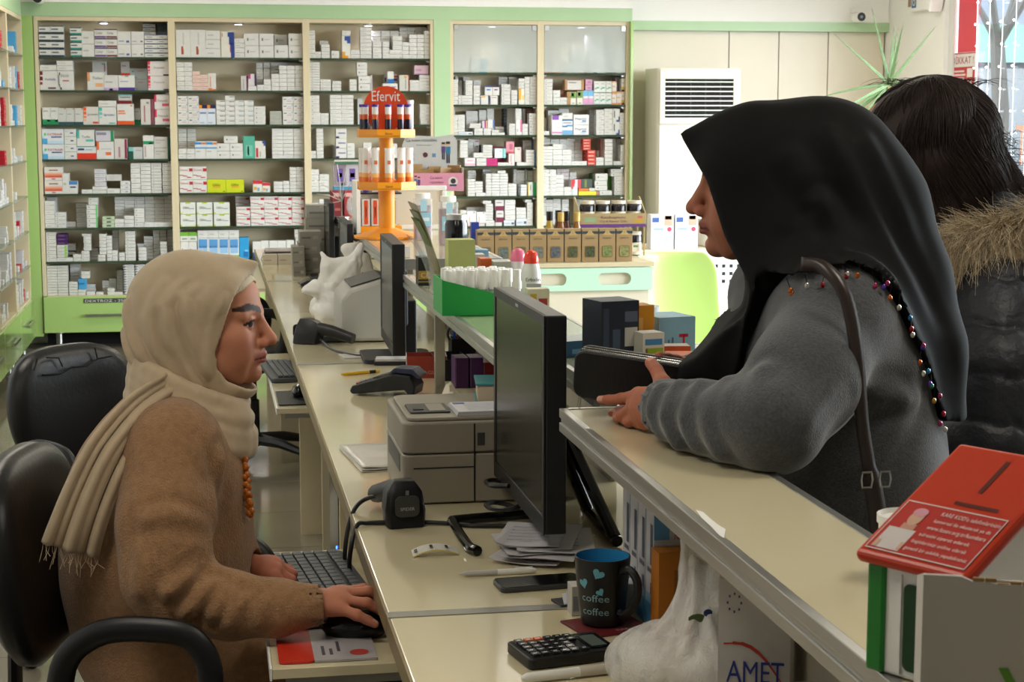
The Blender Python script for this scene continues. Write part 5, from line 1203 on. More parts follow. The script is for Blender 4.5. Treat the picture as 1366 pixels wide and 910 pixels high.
MB().text('Efervit', (-.052, -.0042, .505), (1, 0, 0), (0, 0, 1), .040, '#f4ece4', w=.105).build('header_lettering', CARD, es)
def tube(kind):
    m_ = MB()
    if kind == 'dark':
        m_.lathe([(.0115, 0), (.0118, .002), (.0118, .060), (.0118, .078), (.0118, .088), (.0118, .104)], n=12, cols=['#231a33', '#231a33', '#d65a24', '#e8e4e0', '#e8e4e0'])
        m_.lathe([(.0128, .104), (.0128, .113), (.012, .1145), (.0, .1146)], n=12, col='#4e2a92')
    else:
        m_.lathe([(.0145, 0), (.0148, .002), (.0148, .04), (.0148, .056), (.0148, .136)], n=12, cols=['#ec7a22', '#ec7a22', '#f4b56a', '#ece6e0'])
        m_.lathe([(.0156, .136), (.0156, .145), (.015, .147), (.0, .1472)], n=12, col='#e9e4de')
        m_.box(-.006, .006, -.0152, -.0146, .088, .102, '#d8744c')
    return m_
protos = {}
for kind, z, r, cnt, lab in (('dark', .379, .086, 11, 'dark purple vitamin tube with purple cap on the upper orange tray'), ('white', .187, .088, 11, 'white and orange vitamin tube on the lower orange tray')):
    for k in range(cnt):
        a = -math.pi / 2 + (k - cnt // 2) * 2 * math.pi / cnt
        side = ['directly in front', 'first right of front', 'second right of front', 'third right of front', 'fourth right of front', 'rear right', 'rear left', 'fourth left of front', 'third left of front', 'second left of front', 'first left of front'][(k - cnt // 2) % 11]
        if kind not in protos:
            o = tube(kind).build('vitamin_tube', TUBE_M); protos[kind] = o
        else:
            o = protos[kind].copy(); COL.objects.link(o)
        o.location = (.655 + r * math.cos(a), 6.42 + r * math.sin(a), LZ + z)
        tag(o, lab.replace('vitamin tube', 'tube') + ', ' + side, 'vitamin tube', 'vitamin tubes on the orange stand')
def pack(name, label, x, y, z, w, d, h, col, decos=(), rz=0.0, group=None, cat='box', texts=(), m=CARD, top=None):
    mb = MB().box(-w / 2, w / 2, -d / 2, d / 2, 0, h, col)
    for (u0, v0, u1, v1, c) in decos:
        mb.quad((-w / 2 + u0 * w, -d / 2 - .0006, v0 * h), (-w / 2 + u1 * w, -d / 2 - .0006, v0 * h), (-w / 2 + u1 * w, -d / 2 - .0006, v1 * h), (-w / 2 + u0 * w, -d / 2 - .0006, v1 * h), c)
    for (s, u, v, hh, ww, c) in texts:
        mb.text(s, (-w / 2 + u * w, -d / 2 - .0008, v * h), (1, 0, 0), (0, 0, 1), hh * h, c, w=ww * w)
    if top: mb.quad((-w / 2 + .001, -d / 2 + .001, h + .0004), (w / 2 - .001, -d / 2 + .001, h + .0004), (w / 2 - .001, d / 2 - .001, h + .0004), (-w / 2 + .001, d / 2 - .001, h + .0004), top)
    o = mb.build(name, m); o.location = (x, y, z + .0004); o.rotation_euler = (0, 0, rz)
    return tag(o, label, cat, group)
def bottle(name, label, loc, prof, cols, n=16, group=None, cat='bottle', m=GLOSSY, extra=None):
    mb = MB().lathe(prof, n=n, cols=cols)
    if extra: extra(mb)
    o = mb.build(name, m); o.location = loc
    return tag(o, label, cat, group)
bottle('tall_bottle', 'tall white bottle with purple foot behind the dark tubes', (.747, 6.47, LZ + .379), [(.0165, 0), (.0165, .03), (.0165, .115), (.018, .116), (.018, .13), (.0, .1305)], ['#a58ac0', '#e8e6e8', '#e8e6e8', '#efefef', '#efefef'])
# rack upright and small goods beside the stand
rk = thing('goods_rack', 'white rack with orange shelf beside the orange display stand', 'rack', (.64, 6.78, LZ))
MB().box(-.075, -.060, -.1, .1, .0005, .20).build('side_panel', M_WHITEP, rk)
MB().box(-.0595, .10, -.1, .1, .0005, .026).build('shelf', M_ORANGE, rk); MB().box(-.0595, .10, -.1, .1, .15, .156).build('shelf', M_BLACK, rk)
MB().box(-.075, .10, .101, .108, .0005, .20).build('back_panel', M_PANEL, rk)
for k in range(4):
    pack('orange_carton', 'slim orange and white carton on the white rack, %s from the left' % ORD[k], .602 + k * .036, 6.72, LZ + .027, .030, .06, .105, '#e6e0da', [(.25, .06, .75, .94, '#e4562a'), (.45, .3, .55, .7, '#f4d4c4')], group='orange cartons on the white rack')
bottle('red_cap_bottle', 'small bottle with red cap on the white rack', (.605, 6.72, LZ + .157), [(.012, 0), (.012, .035), (.008, .04), (.008, .042), (.008, .065), (.0, .0655)], ['#5a2a7c', '#5a2a7c', '#c8202a', '#c8202a', '#c8202a'])
pack('yellow_pack', 'cream and yellow pack on the white rack beside the red-capped bottle', .65, 6.72, LZ + .157, .04, .03, .085, '#ece4cc', [(.1, .1, .6, .9, '#d8c23c'), (.6, .1, .9, .5, '#4a7a3c')])
pack('purple_pack', 'dark violet flat pack on the white rack shelf', .695, 6.72, LZ + .157, .04, .05, .03, '#3a2a5c')
# candy jars
M_CLEAR = mat('clear_plastic', '#dfe6e6', 0.08, alpha=0.28)
M_CANDY = mat('mauve_lozenges', '#9c7484', 0.6, var=.35, vscale=60, bump=(70, .8, .006))
def candy_jar(label, x, y, z=LZ):
    t = thing('candy_jar', label, 'jar', (x, y, z), group='lozenge jars by the orange stand')
    MB().rbox(-.030, .030, -.030, .030, .002, .125, .008).build('lozenges', M_CANDY, t)
    MB().rbox(-.033, .033, -.033, .033, .0005, .15, .012).build('jar_wall', M_CLEAR, t)
    MB().lathe([(.028, .1505), (.028, .17), (.0, .1705)], n=18).build('lid', M_WHITEP, t)
    lb_ = MB().box(-.026, .026, -.0345, -.0335, .05, .10, '#9fd0e4'); lb_.box(-.012, .012, -.0345, -.0335, .105, .148, '#b4dcec'); lb_.box(-.02, .02, -.0349, -.0346, .07, .082, '#e6f2f6')
    lb_.build('label', CARD, t)
candy_jar('clear jar of mauve lozenges with white lid, left one beside the orange stand', .775, 6.30)
candy_jar('clear jar of mauve lozenges with white lid, right one nearer the leaflet holder', .835, 6.05)
bj = thing('dark_jar', 'black jar with silver lid beside the picture frame', 'jar', (.80, 5.6, LZ))
MB().lathe([(.036, .0005), (.038, .004), (.038, .10), (.033, .112), (.033, .114)], n=20).build('jar_body', M_BLACKG, bj); MB().lathe([(.036, .1142), (.036, .13), (.034, .132), (.0, .1322)], n=20).build('lid', M_ALU, bj)
# white framed board on the ledge
fr_ = thing('framed_board', 'white framed blank cream board standing behind the leaflet holder', 'framed board', (.79, 6.86, LZ))
MB().box(-.098, .13, .0, .006, .0205, .155).build('board', M_PANEL, fr_)
for a_ in ((-.118, .15, -.008, .01, .0005, .02), (-.118, .15, -.008, .01, .1552, .175), (-.118, -.0985, -.008, .01, .0202, .155), (.1305, .15, -.008, .01, .0202, .155)):
    MB().box(*a_).build('frame_bar', M_WHITEP, fr_, bevel=.004)
# pink counter display with pouches and a header card
pk = thing('pink_display', 'pink counter display box of brown pouches with a printed header card', 'display box', (.92, 7.12, LZ))
hgt = .15
MB().box(-.10, .12, -.06, -.057, hgt - .004, hgt + .068, '#ea9fb8').build('front_wall', CARD, pk)
MB().box(-.10, .12, -.056, .06, hgt - .006, hgt - .003, '#e8dcd8').build('bottom', CARD, pk)
MB().box(-.10, -.097, -.056, .06, hgt, hgt + .09, '#dcd4d0').build('side_wall', CARD, pk); MB().box(.117, .12, -.056, .06, hgt, hgt + .09, '#dcd4d0').build('side_wall', CARD, pk)
MB().prism([(-.125, hgt), (.11, hgt), (.11, hgt + .2), (.09, hgt + .225), (.03, hgt + .215), (-.105, hgt + .222), (-.12, hgt + .18)], 'y', .0605, .064, '#d9d8d4').build('header_card', CARD, pk)
MB().box(-.09, .0, -.05, .055, .0005, hgt - .0065).build('plinth', M_PANEL, pk)
hp = MB(); yq = .0600
hp.text('Ca nuovi rizzonline', (-.105, yq, hgt + .195), (1, 0, 0), (0, 0, 1), .013, '#33363c', w=.13)
hp.text('Bonbons de sante', (-.06, yq, hgt + .178), (1, 0, 0), (0, 0, 1), .006, '#555', w=.06)
for k in range(5): hp.box(-.115, -.115 + .045 - .004 * (k % 3), yq - .0003, yq, hgt + .12 + k * .007, hgt + .122 + k * .007, '#8a8c90')
def figure(mb, x, z, s, y, jacket):
    mb.box(x - .008 * s, x + .008 * s, y, y + .0002, z + .03 * s, z + .055 * s, jacket); mb.box(x - .006 * s, x - .001 * s, y, y + .0002, z, z + .03 * s, '#2c3450'); mb.box(x + .001 * s, x + .006 * s, y, y + .0002, z, z + .03 * s, '#2c3450')
    mb.lathe([(.0, 0), (.007 * s, 0)], (x, y, z + .063 * s), 10, '#e8bfa6', axis='y'); mb.box(x - .007 * s, x + .007 * s, y - .0002, y, z + .064 * s, z + .072 * s, '#3a2a24')
figure(hp, .072, hgt + .105, 1.25, yq - .0006, '#3a86a8'); figure(hp, .052, hgt + .12, 1.0, yq - .0004, '#6a4a8c')
hp.lathe([(.0, 0), (.019, 0)], (-.025, yq - .0002, hgt + .14), 14, '#e8cfc8', axis='y'); hp.lathe([(.0, 0), (.011, 0)], (-.024, yq - .0004, hgt + .14), 12, '#4a3a44', axis='y'); hp.box(.005, .02, yq - .0003, yq, hgt + .13, hgt + .146, '#6f98bc')
yq = -.0606
hp.text('Ca nuovi', (-.02, yq, hgt + .044), (1, 0, 0), (0, 0, 1), .011, '#7a3a6c', w=.05); hp.text('rizzonline', (-.02, yq, hgt + .026), (1, 0, 0), (0, 0, 1), .010, '#7a3a6c', w=.055)
figure(hp, -.08, hgt + .004, .75, yq - .0004, '#3a86b8'); figure(hp, -.066, hgt + .004, .68, yq - .0004, '#5a4a8c')
hp.lathe([(.0, 0), (.020, 0)], (.075, yq, hgt + .033), 16, '#f0e4dc', axis='y'); hp.lathe([(.0, 0), (.011, 0)], (.076, yq - .0003, hgt + .035), 12, '#3f3440', axis='y'); hp.box(.062, .09, yq - .0004, yq, hgt + .014, hgt + .022, '#32486c')
hp.build('print', CARD, pk)
for k, (x, y, a, hh) in enumerate(((-.07, .02, .1, .105), (-.03, -.02, -.15, .085), (.01, .03, .2, .095), (.05, -.01, .5, .09), (.09, .01, -.5, .1), (-.06, -.03, 0, .08), (.02, -.04, .1, .07))):
    q = MB().box(-.028, .028, -.004, .004, 0, hh, '#b8925e').box(-.02, .02, -.0046, -.004, hh * .3, hh * .55, '#8c5a44' if k % 2 else '#e4ded4')
    rotz(q, a, (x, y, hgt - .002)).build('pouch', CARD, pk, bevel=.003)
# leaflet holder: curved clear sheet in profile, with leaflets
lh = thing('leaflet_holder', 'tall clear leaflet holder with curved cream leaflets, seen edge on', 'leaflet holder', (.545, 4.30, LZ))
def curved(off, th, y0, y1, z0, z1, col):
    mb = MB(); n = 10
    P = [(off + .012 - .060 * (k / n) ** 1.9 , z0 + (z1 - z0) * k / n) for k in range(n + 1)]
    poly = P + [(x + th, z) for x, z in reversed(P)]
    for k in range(n):
        a, b2 = P[k], P[k + 1]
        mb.add([(a[0], y0, a[1]), (a[0] + th, y0, a[1]), (b2[0] + th, y0, b2[1]), (b2[0], y0, b2[1]), (a[0], y1, a[1]), (a[0] + th, y1, a[1]), (b2[0] + th, y1, b2[1]), (b2[0], y1, b2[1])],
               [(0, 1, 2, 3), (5, 4, 7, 6), (1, 5, 6, 2), (4, 0, 3, 7)], col, smooth=False)
    return mb
curved(0, .003, -.09, .09, .0005, .15, '#d8e2d4').build('clear_wall', M_CLEAR, lh)
for k in range(3): curved(.004 + k * .004, .0025, -.085 + .004 * k, .085, .002, .235 - .02 * k, ['#b5a98a', '#9a9a7c', '#6f7f46'][k]).build('leaflet', CARD, lh)
curved(.018, .002, -.088, .088, .002, .11, '#d8e2d4').build('clear_pocket', M_CLEAR, lh)
pack('gold_black_carton', 'black carton with gold band hanging at the ledge edge below the leaflet holder', .572, 4.60, LZ, .045, .06, .075, '#161412', [(0, .22, 1, .52, '#b8923a'), (0, .1, 1, .16, '#8a7a4a')], texts=[('CES', .15, .28, .18, .7, '#f0e0b0')])
pack('small_white_carton', 'small white and orange carton lying on the ledge under the orange stand', .60, 5.52, LZ, .07, .05, .035, '#dcd6ce', [(.1, .3, .4, .8, '#d87a3c')])
# tall pale green carton and cartons behind the green tray
pack('pale_green_carton', 'tall plain pale green carton behind the green tray', .603, 4.16, LZ, .066, .062, .152, '#cdd284', top='#c2c672')
for k, a in enumerate(((.66, 4.52, .055, .115, '#1f3550', 'navy carton in the row behind the pale green carton'), (.68, 4.44, .07, .105, '#8fb6d4', 'light blue carton in the row behind the pale green carton'),
          (.655, 4.36, .075, .10, '#d8d4cc', 'white topped carton directly behind the pale green carton'), (.72, 4.30, .06, .088, '#b8d0e0', 'sky blue carton beside the roll-on bottles'))):
    pack('carton', a[5], a[0], a[1], LZ, a[2], .05, a[3], a[4], [(.1, .5, .8, .6, '#889')], group='cartons behind the green tray')
pack('orange_carton', 'orange carton with fruit picture beside the pale green carton', .668, 4.19, LZ, .026, .06, .103, '#d9602c', [(.1, .1, .8, .5, '#e8a03c')])
pack('grey_carton', 'grey carton with nutrition table beside the roll-on bottles', .703, 4.16, LZ, .042, .06, .098, '#c8c6c2', [(.1, .15, .9, .75, '#a9a8a4'), (.2, .25, .45, .65, '#e4e2de'), (.55, .25, .85, .65, '#e4e2de')])
for k, (x, y, c, lab) in enumerate(((.752, 4.19, '#e87a9c', 'white roll-on bottle with pink dome cap'), (.772, 4.12, '#e8402c', 'white roll-on bottle with red dome cap'))):
    def ex(mb, c=c):
        mb.text('Erbalin', (-.018, -.0255, .052), (1, 0, 0), (0, 0, 1), .009, '#333', w=.036); mb.box(-.016, .02, -.0256, -.0246, .028, .046, '#a8a8a8')
    bottle('roll_on_bottle', lab + ' behind the green tray', (x, y, LZ + .0005), [(.022, 0), (.0245, .004), (.0245, .07), (.021, .084), (.0185, .092), (.0185, .094), (.019, .105), (.015, .119), (.008, .125), (.0, .1265)], ['#e2e0de'] * 5 + [c] * 4, group='roll-on bottles', extra=ex)
# green slanted tray of spray bottles
GREEN = mat('bright_green_card', '#1f9a44', 0.4)
gt = thing('green_tray', 'bright green card display tray with slanted side, behind the large monitor', 'display tray', (.60, 3.93, LZ))
prf = [(-.083, .0005), (.10, .0005), (.10, .034), (-.083, .082)]
MB().prism(prf, 'y', -.078, -.0755).build('side_wall', GREEN, gt); MB().prism(prf, 'y', .0755, .078).build('side_wall', GREEN, gt)
MB().box(-.083, -.0805, -.075, .075, .001, .082).build('end_wall', GREEN, gt); MB().box(.0975, .10, -.075, .075, .001, .034).build('end_wall', GREEN, gt); MB().box(-.080, .097, -.075, .075, .001, .0035).build('bottom', GREEN, gt)
def spray():
    t = thing('spray_bottle', '', 'spray bottle', (0, 0, 0), group='spray bottles in the green tray')
    MB().lathe([(.0105, 0), (.0115, .002), (.0115, .046), (.008, .052), (.008, .055)], n=14).build('bottle', mat('clear_bottle', '#cfd8d0', .1, alpha=.6), t)
    MB().lathe([(.0115, .054), (.0115, .068), (.0095, .072), (.0095, .094), (.0085, .098), (.0, .0985)], n=14).build('cap', M_WHITEP, t)
    return t
sp0 = None
for r, (yy, nrow) in enumerate(((-.055, 7), (-.025, 6), (.005, 6), (.035, 5))):
    for c in range(nrow):
        x = -.066 + c * .0265 + (r % 2) * .012
        rown = ['front row', 'second row', 'third row', 'rear row'][r]
        lab = 'clear spray bottle with white cap in the green tray, %s, %s from left' % (rown, ORD[c])
        if sp0 is None: sp0 = spray(); o = sp0; o['label'] = lab; o.location = (.60 + x, 3.93 + yy, LZ + .0042)
        else: copy_tree(sp0, loc=(.60 + x, 3.93 + yy, LZ + .0042), label=lab)
pack('tester_box', 'small clear and yellow tester box to the right of the spray bottles', .745, 3.90, LZ, .05, .04, .055, '#d9d2b8', [(.1, .2, .4, .8, '#c8a83c'), (.5, .3, .9, .6, '#a33')])
# supplement cartons by the wallet
pack('navy_carton', 'tall navy supplement carton with fact table on the glass ledge', .705, 2.99, LZ, .075, .075, .125, '#232c3a', [(.62, .35, .96, .62, '#c8c4bc'), (.62, .7, .96, .85, '#5a6478'), (.05, .1, .2, .9, '#3a4658'), (.3, .2, .5, .6, '#46566a')], rz=.25, top='#3a4250')
pack('orange_teal_carton', 'orange carton with teal side beside the navy carton', .765, 3.05, LZ, .055, .05, .108, '#d99422', [(0, 0, .3, 1, '#3a6a7c'), (.08, .4, .24, .6, '#d86a2c'), (.45, .15, .6, .8, '#eab860')], rz=.15, top='#c8821c')
pack('green_magenta_carton', 'small white carton with green and magenta picture behind the wallet', .765, 2.95, LZ, .042, .042, .070, '#e4e2d4', [(.12, .05, .95, .62, '#9cb42c'), (.12, .05, .22, .62, '#c4347c'), (.1, .7, .9, .85, '#4a90c4')], rz=.2, top='#dcd8cc')
pack('light_blue_carton', 'light blue carton with red T behind the small white carton', .838, 3.10, LZ, .075, .09, .082, '#8cb8d0', [(.55, .55, .8, .62, '#c8283c'), (.65, .2, .71, .62, '#c8283c'), (.35, .1, .4, .55, '#4a6a8c'), (.25, .1, .29, .5, '#4a6a8c')], rz=.2, top='#9cc4d8')
pack('flat_blue_carton', 'flat dark blue carton lying left of the navy carton', .70, 3.20, LZ, .12, .09, .03, '#27587c', [(.1, .2, .9, .5, '#6a9cc0')], rz=.3, top='#c8d0d4')
pack('flat_orange_carton', 'flat orange carton nearest the woman\'s hand', .82, 2.86, LZ, .09, .06, .042, '#d8622a', [(.1, .6, .9, .8, '#e89a64')], rz=-.15, top='#dc6a30')
pack('white_orange_carton', 'white topped orange carton behind the flat orange carton', .808, 2.975, LZ, .075, .04, .042, '#cf5a2a', [(.1, .3, .6, .7, '#e4dcd4')], rz=-.1, top='#d8d2cc')
pack('purple_white_carton', 'small purple and white carton in front of the flat orange carton', .815, 2.795, LZ, .05, .035, .032, '#d6d2dc', [(0, .62, 1, 1, '#4a2a8c'), (.2, .1, .8, .35, '#555')], rz=-.15, top='#4a2a8c')
bottle('supplement_jar', 'white capped jar with light blue barcode label on the glass ledge', (.815, 3.205, LZ + .0005), [(.036, 0), (.038, .004), (.038, .03), (.0375, .05), (.034, .052), (.036, .053), (.036, .088), (.0, .0885)], ['#9fc4dc', '#9fc4dc', '#9fc4dc', '#cfd8da', '#c8d0d4', '#e2e4e4', '#e2e4e4'], n=22, cat='jar')

# ------------------------------------------------------------------ goods on the herb counter
HZ = .9205
HCOL = ['#5c6350', '#6a6f62', '#66706a', '#5e6a3e', '#70746c', '#5c6066', '#54573c', '#4a5038', '#7a8450', '#8a8a5a']
hb0 = None
for k in range(10):
    cx = .93 + .045 + (k if k > 0 else .0) * .0682
    if k == 0: cx = .915 + .03
    t = thing('herb_box', 'kraft herb tea box with dark header and leaf window, %s from the left' % ORD[k], 'herb box', (cx, 6.535, HZ), group='herb tea boxes on the mint counter')
    body = MB().box(-.032, .032, -.022, .022, 0, .128, '#a98c62'); body.build('carton', CARD, t, bevel=.001)
    dd = MB(); y = -.0226
    dd.box(-.032, .032, y, y + .0004, .108, .118, '#33404a'); dd.prism([(-.02, .103), (.02, .103), (.008, .114), (-.008, .114)], 'y', y - .0004, y, '#c8a868')
    dd.lathe([(.0, 0), (.0085, 0)], (0, y - .0006, .114), 14, '#c2a66e', axis='y'); dd.text('2', (-.003, y - .001, .110), (1, 0, 0), (0, 0, 1), .007, '#2c2c2c')
    dd.text(['ADACAYI', 'IHLAMUR', 'SENA', 'SENA CAYI', 'SENA', 'NANE', 'SINAMEKI', 'REZENE', 'KEKIK', 'PAPATYA'][k], (0, y - .0002, .088), (1, 0, 0), (0, 0, 1), .0065, '#5c4a2c', w=.034, center=True)
    dd.rbox(-.021, .021, y - .0002, y + .0002, .016, .062, .007, '#8a6c40', axis='y')
    dd.build('print', CARD, t)
    MB().rbox(-.018, .018, y - .0012, y - .0004, .019, .059, .006, axis='y').build('leaf_window', mat('dried_leaves_%d' % k, HCOL[k], .35, var=.5, vscale=90, bump=(120, .6, .003)), t)
def honey(name, label, loc, prof, cols, **k): return bottle(name, label, loc, prof, cols, group='bottles behind the herb boxes', **k)
jp = [(.029, 0), (.031, .003), (.031, .052), (.031, .075), (.027, .082), (.03, .0825), (.03, .095), (.0, .0955)]
jc = ['#221e22', '#dcd2ba', '#221e22', '#2c2830', '#d8d0bc', '#d8d0bc', '#d8d0bc']
jt = thing('jar_tray', 'printed kraft shelf tray with purple edge holding dark honey jars', 'display tray', (1.60, 6.80, HZ))
MB().box(-.135, .135, -.05, -.046, .13, .172, '#b8a070').build('front_wall', CARD, jt); MB().box(-.135, .135, -.0515, -.0455, .118, .130, '#6c3a8c').build('edge_strip', CARD, jt)
MB().box(-.135, .135, -.046, .07, .120, .126, '#b8a070').build('bottom', CARD, jt)
for s_ in (-1, 1):
    MB().prism([(-.046, .126), (.07, .126), (.07, .235), (.06, .235), (-.046, .172)], 'x', s_ * .135 - .002, s_ * .135 + .002, '#c8b484').build('side_wall', CARD, jt)
    MB().box(s_ * .13 - .003, s_ * .13 + .003, .06, .068, .0005, .119, '#b8a070').build('leg', CARD, jt); MB().box(s_ * .13 - .003, s_ * .13 + .003, -.045, -.037, .0005, .119, '#b8a070').build('leg', CARD, jt)
jl = MB(); jl.text('Keciboynuzu', (-.05, -.0505, .152), (1, 0, 0), (0, 0, 1), .011, '#6a3a5c', w=.1); jl.text('Cay & Ihlamur Ozlu', (-.055, -.0505, .137), (1, 0, 0), (0, 0, 1), .009, '#6a3a5c', w=.11); jl.box(-.12, -.07, -.0506, -.05, .138, .158, '#9cb48c'); jl.box(.085, .125, -.0506, -.05, .135, .147, '#c8a02c'); jl.box(.1, .12, -.0506, -.05, .152, .162, '#c86a5c')
jl.build('print', CARD, jt)
for lv, (zz, lab) in enumerate(((HZ + .1265, 'upper'), (HZ + .0005, 'lower'))):
    for k in range(4):
        def ex(mb): mb.box(-.016, .016, -.0316, -.0305, .016, .046, '#e0d6c0'); mb.box(-.010, .010, -.0319, -.0316, .034, .042, '#5c9a6c')
        honey('honey_jar', 'dark honey jar in the %s row of the kraft tray, %s from left' % (lab, ORD[k]), (1.503 + k * .065, 6.80, zz), jp, jc, cat='jar', extra=ex)
bp = [(.024, 0), (.026, .004), (.026, .075), (.014, .10), (.011, .115), (.013, .116), (.013, .145), (.0, .1455)]
for (x, y, body, capc, lab) in ((1.345, 6.78, '#b89c3c', '#151515', 'pale oil bottle with black cap at the left of the bottle group'), (1.375, 6.70, '#7c4a1c', '#c8a85c', 'amber bottle with gold cap in front of the bottle group'),
                                (1.415, 6.78, '#4a2218', '#151515', 'dark brown bottle with black cap in the bottle group'), (1.44, 6.70, '#8a5a24', '#c8a85c', 'amber bottle with gold cap next to the honey jar tray'), (1.395, 6.85, '#5a3a1c', '#151515', 'brown bottle with black cap at the back of the bottle group')):
    def ex(mb): mb.lathe([(.0, 0), (.013, 0)], (0, -.0268, .045), 12, '#dfe4e6', axis='y')
    honey('oil_bottle', lab, (x, y, HZ + .0005 + (.0)), [(r, h * 1.25) for r, h in bp], [body] * 5 + [capc] * 2, extra=ex)
pack('blue_ribbon_box', 'slim dark blue box standing behind the herb boxes', 1.02, 6.64, HZ, .03, .03, .15, '#27409c')

# ------------------------------------------------------------------ far end of the counter
rng5 = random.Random(11)
for col_, (x, y, n, w, hgt_) in enumerate(((.545, 8.25, 5, .18, .062), (.46, 8.05, 4, .10, .05), (.40, 8.0, 3, .055, .045))):
    for k in range(n):
        pack('grey_carton', 'grey printed carton in the %s pile at the far end of the counter, %s' % (['tall', 'middle', 'small'][col_], ['bottom one', 'second up', 'third up', 'fourth up', 'top one'][k]), x + rng5.uniform(-.006, .006), y, WZ + k * (hgt_ + .0008), w, .14, hgt_, rng5.choice(['#9a968a', '#8f8c84', '#a6a298']), [(.08, .35, .5, .5, '#77746c'), (.6, .3, .85, .6, '#b8b4a8')], group='cartons piled on the far counter', cat='carton')
pack('yellow_blue_carton', 'yellow and blue carton lying on the far counter by the grey cartons', .525, 7.62, WZ, .10, .07, .04, '#c8a42c', [(.5, .1, .9, .9, '#27489c')])
o = MB().prism([(-.05, .001), (.055, .001), (.065, .03), (-.035, .03), (-.065, .016)], 'y', -.03, .03).build('stapler', M_BLACK, bevel=.004); o.location = (.44, 7.45, WZ); o.rotation_euler = (0, 0, .2); tag(o, 'black stapler on the far counter beside the white bags', 'stapler')
pl_ = thing('folded_bags', 'flat bundle of clear bags with purple edges at the far counter end', 'plastic bags', (.36, 8.85, WZ))
for k in range(5): MB().box(-.10 + .005 * k, .10 - .004 * k, -.08, .08, .0005 + k * .012, .011 + k * .012, '#b9b2b4' if k != 3 else '#4a3c4c').build('bag_layer', GLOSSY, pl_, bevel=.004)
for k in range(3):
    pack('white_carton', 'cream printed carton on the far counter, %s from the left' % ORD[k], .295 + k * .075, 8.62, WZ, .07, .07, .05, '#cbc2ae', [(.1, .4, .6, .5, '#b09088')], group='cream cartons at the far counter')
# far ledge: red boxes, blister packs, glass bowl, wire stand
for k, (x, c, lab) in enumerate(((.575, '#8c1c24', 'dark red upright box on the farthest ledge, left one'), (.628, '#a02028', 'dark red upright box on the farthest ledge, right one'))):
    pack('red_box', lab, x, 7.9, LZ, .045, .05, .115, c, [(.1, .75, .9, .9, '#d8a8a0'), (.2, .2, .8, .3, '#c86a60')], rz=.2, group='red boxes on the farthest ledge')
pack('sky_blue_box', 'sky blue box with oval picture behind the glass bowl', .655, 8.05, LZ + .06, .16, .06, .065, '#4aa0c8', [(.55, .2, .9, .8, '#e8d8c4')])
pack('plinth_box', 'plain white box carrying the sky blue box on the farthest ledge', .655, 8.05, LZ, .15, .055, .059, '#d8d4cc')
pack('orange_flat_box', 'small orange box beside the glass bowl on the farthest ledge', .75, 7.88, LZ + .0, .05, .05, .085, '#e0642c')
for k in range(3):
    pack('soother_pack', 'white blister pack with purple oval print, %s from the left' % ORD[k], .61 + k * .058, 8.12, LZ + .126, .055, .02, .10, '#d8ccd0' if k else '#a8929c', [(.25, .2, .75, .8, '#7a5aa8'), (.32, .4, .68, .6, '#e88a4c'), (.6, .02, .9, .14, '#3a3a3a')], group='blister packs on the farthest ledge')
pack('green_top_box', 'flat green and white box lying on top of the blister packs', .67, 8.12, LZ + .227, .17, .04, .02, '#dcd8cc', [(0, 0, 1, .6, '#4a7a5c')])
gb = thing('glass_bowl', 'round clear glass bowl with folded leaflets on the farthest ledge', 'bowl', (.67, 7.72, LZ))
MB().lathe([(.03, .001), (.055, .015), (.065, .045), (.058, .08), (.045, .095), (.043, .095), (.056, .08), (.062, .045), (.052, .018), (.0, .004)], n=24).build('bowl', M_CLEAR, gb)
for k in range(5): MB().box(-.035 + .004 * k, .03, -.02 + .008 * k, -.016 + .008 * k, .02, .075 + .006 * k, ['#8c9a88', '#c8c8c0', '#6a7a6c', '#d0d0cc', '#9a8a84'][k]).build('leaflet', CARD, gb)
ws = thing('wire_stand', 'thin metal wire stand with spread prongs on the farthest ledge', 'wire stand', (.585, 7.70, LZ))
MB().lathe([(.035, .0005), (.035, .006), (.0, .0065)], n=16).build('base', M_CHROME, ws)
MB().tube([(0, 0, .006), (0, 0, .08)], .003, 6).build('stem', M_CHROME, ws)
for k, (dx, dz) in enumerate(((-.12, .09), (-.10, -.03), (-.04, .13), (.02, .14), (-.11, .03), (.06, .10), (-.02, .16))):
    MB().tube([(0, 0, .075), (dx * .5, -.02, .085 + dz * .55), (dx, -.03, .08 + dz)], [.002, .0018, .0012], 6).build('prong', M_CHROME, ws)

# ------------------------------------------------------------------ under the near ledge
for k in range(4):
    yb = 2.475 - k * .047
    tx_ = [] 
    d_ = [(.0, .78, .3, .99, '#5c98c8'), (.1, .05, .24, .3, '#3a6ab0'), (.1, .45, .2, .6, '#3a4a7c'), (.72, .86, .84, .97, '#2f9a9c'), (.3, .1, .9, .12, '#aaa'), (.3, .45, .9, .47, '#aaa')]
    o = pack('nasal_spray_carton', 'white and blue nasal rinse carton under the ledge, %s from the mug' % ORD[k], .648, yb, WZ, .075, .044, .172, '#c4c4c8', d_, group='nasal rinse cartons under the ledge', texts=[('Nas-o-med', .4, .78, .06, .55, '#b0242c')])
    mb2 = MB(); x = -.0381
    for (v0, v1, a, b2, c) in ((.55, .9, -.018, -.004, '#3c4658'), (.3, .4, -.016, -.006, '#3a4a8c'), (0, .22, -.021, .021, '#3a86b8'), (.22, .30, -.021, .021, '#8cb8d4'), (.48, .52, -.018, .01, '#556')):
        mb2.quad((x, b2, v0 * .172), (x, a, v0 * .172), (x, a, v1 * .172), (x, b2, v1 * .172), c)
    mb2.build('side_print', CARD, o)
pack('orange_carton', 'plain orange carton standing before the nasal rinse cartons', .632, 2.292, WZ, .05, .036, .125, '#b8701c', [(.45, .25, .85, .8, '#94581a')], rz=.05, top='#c07824')
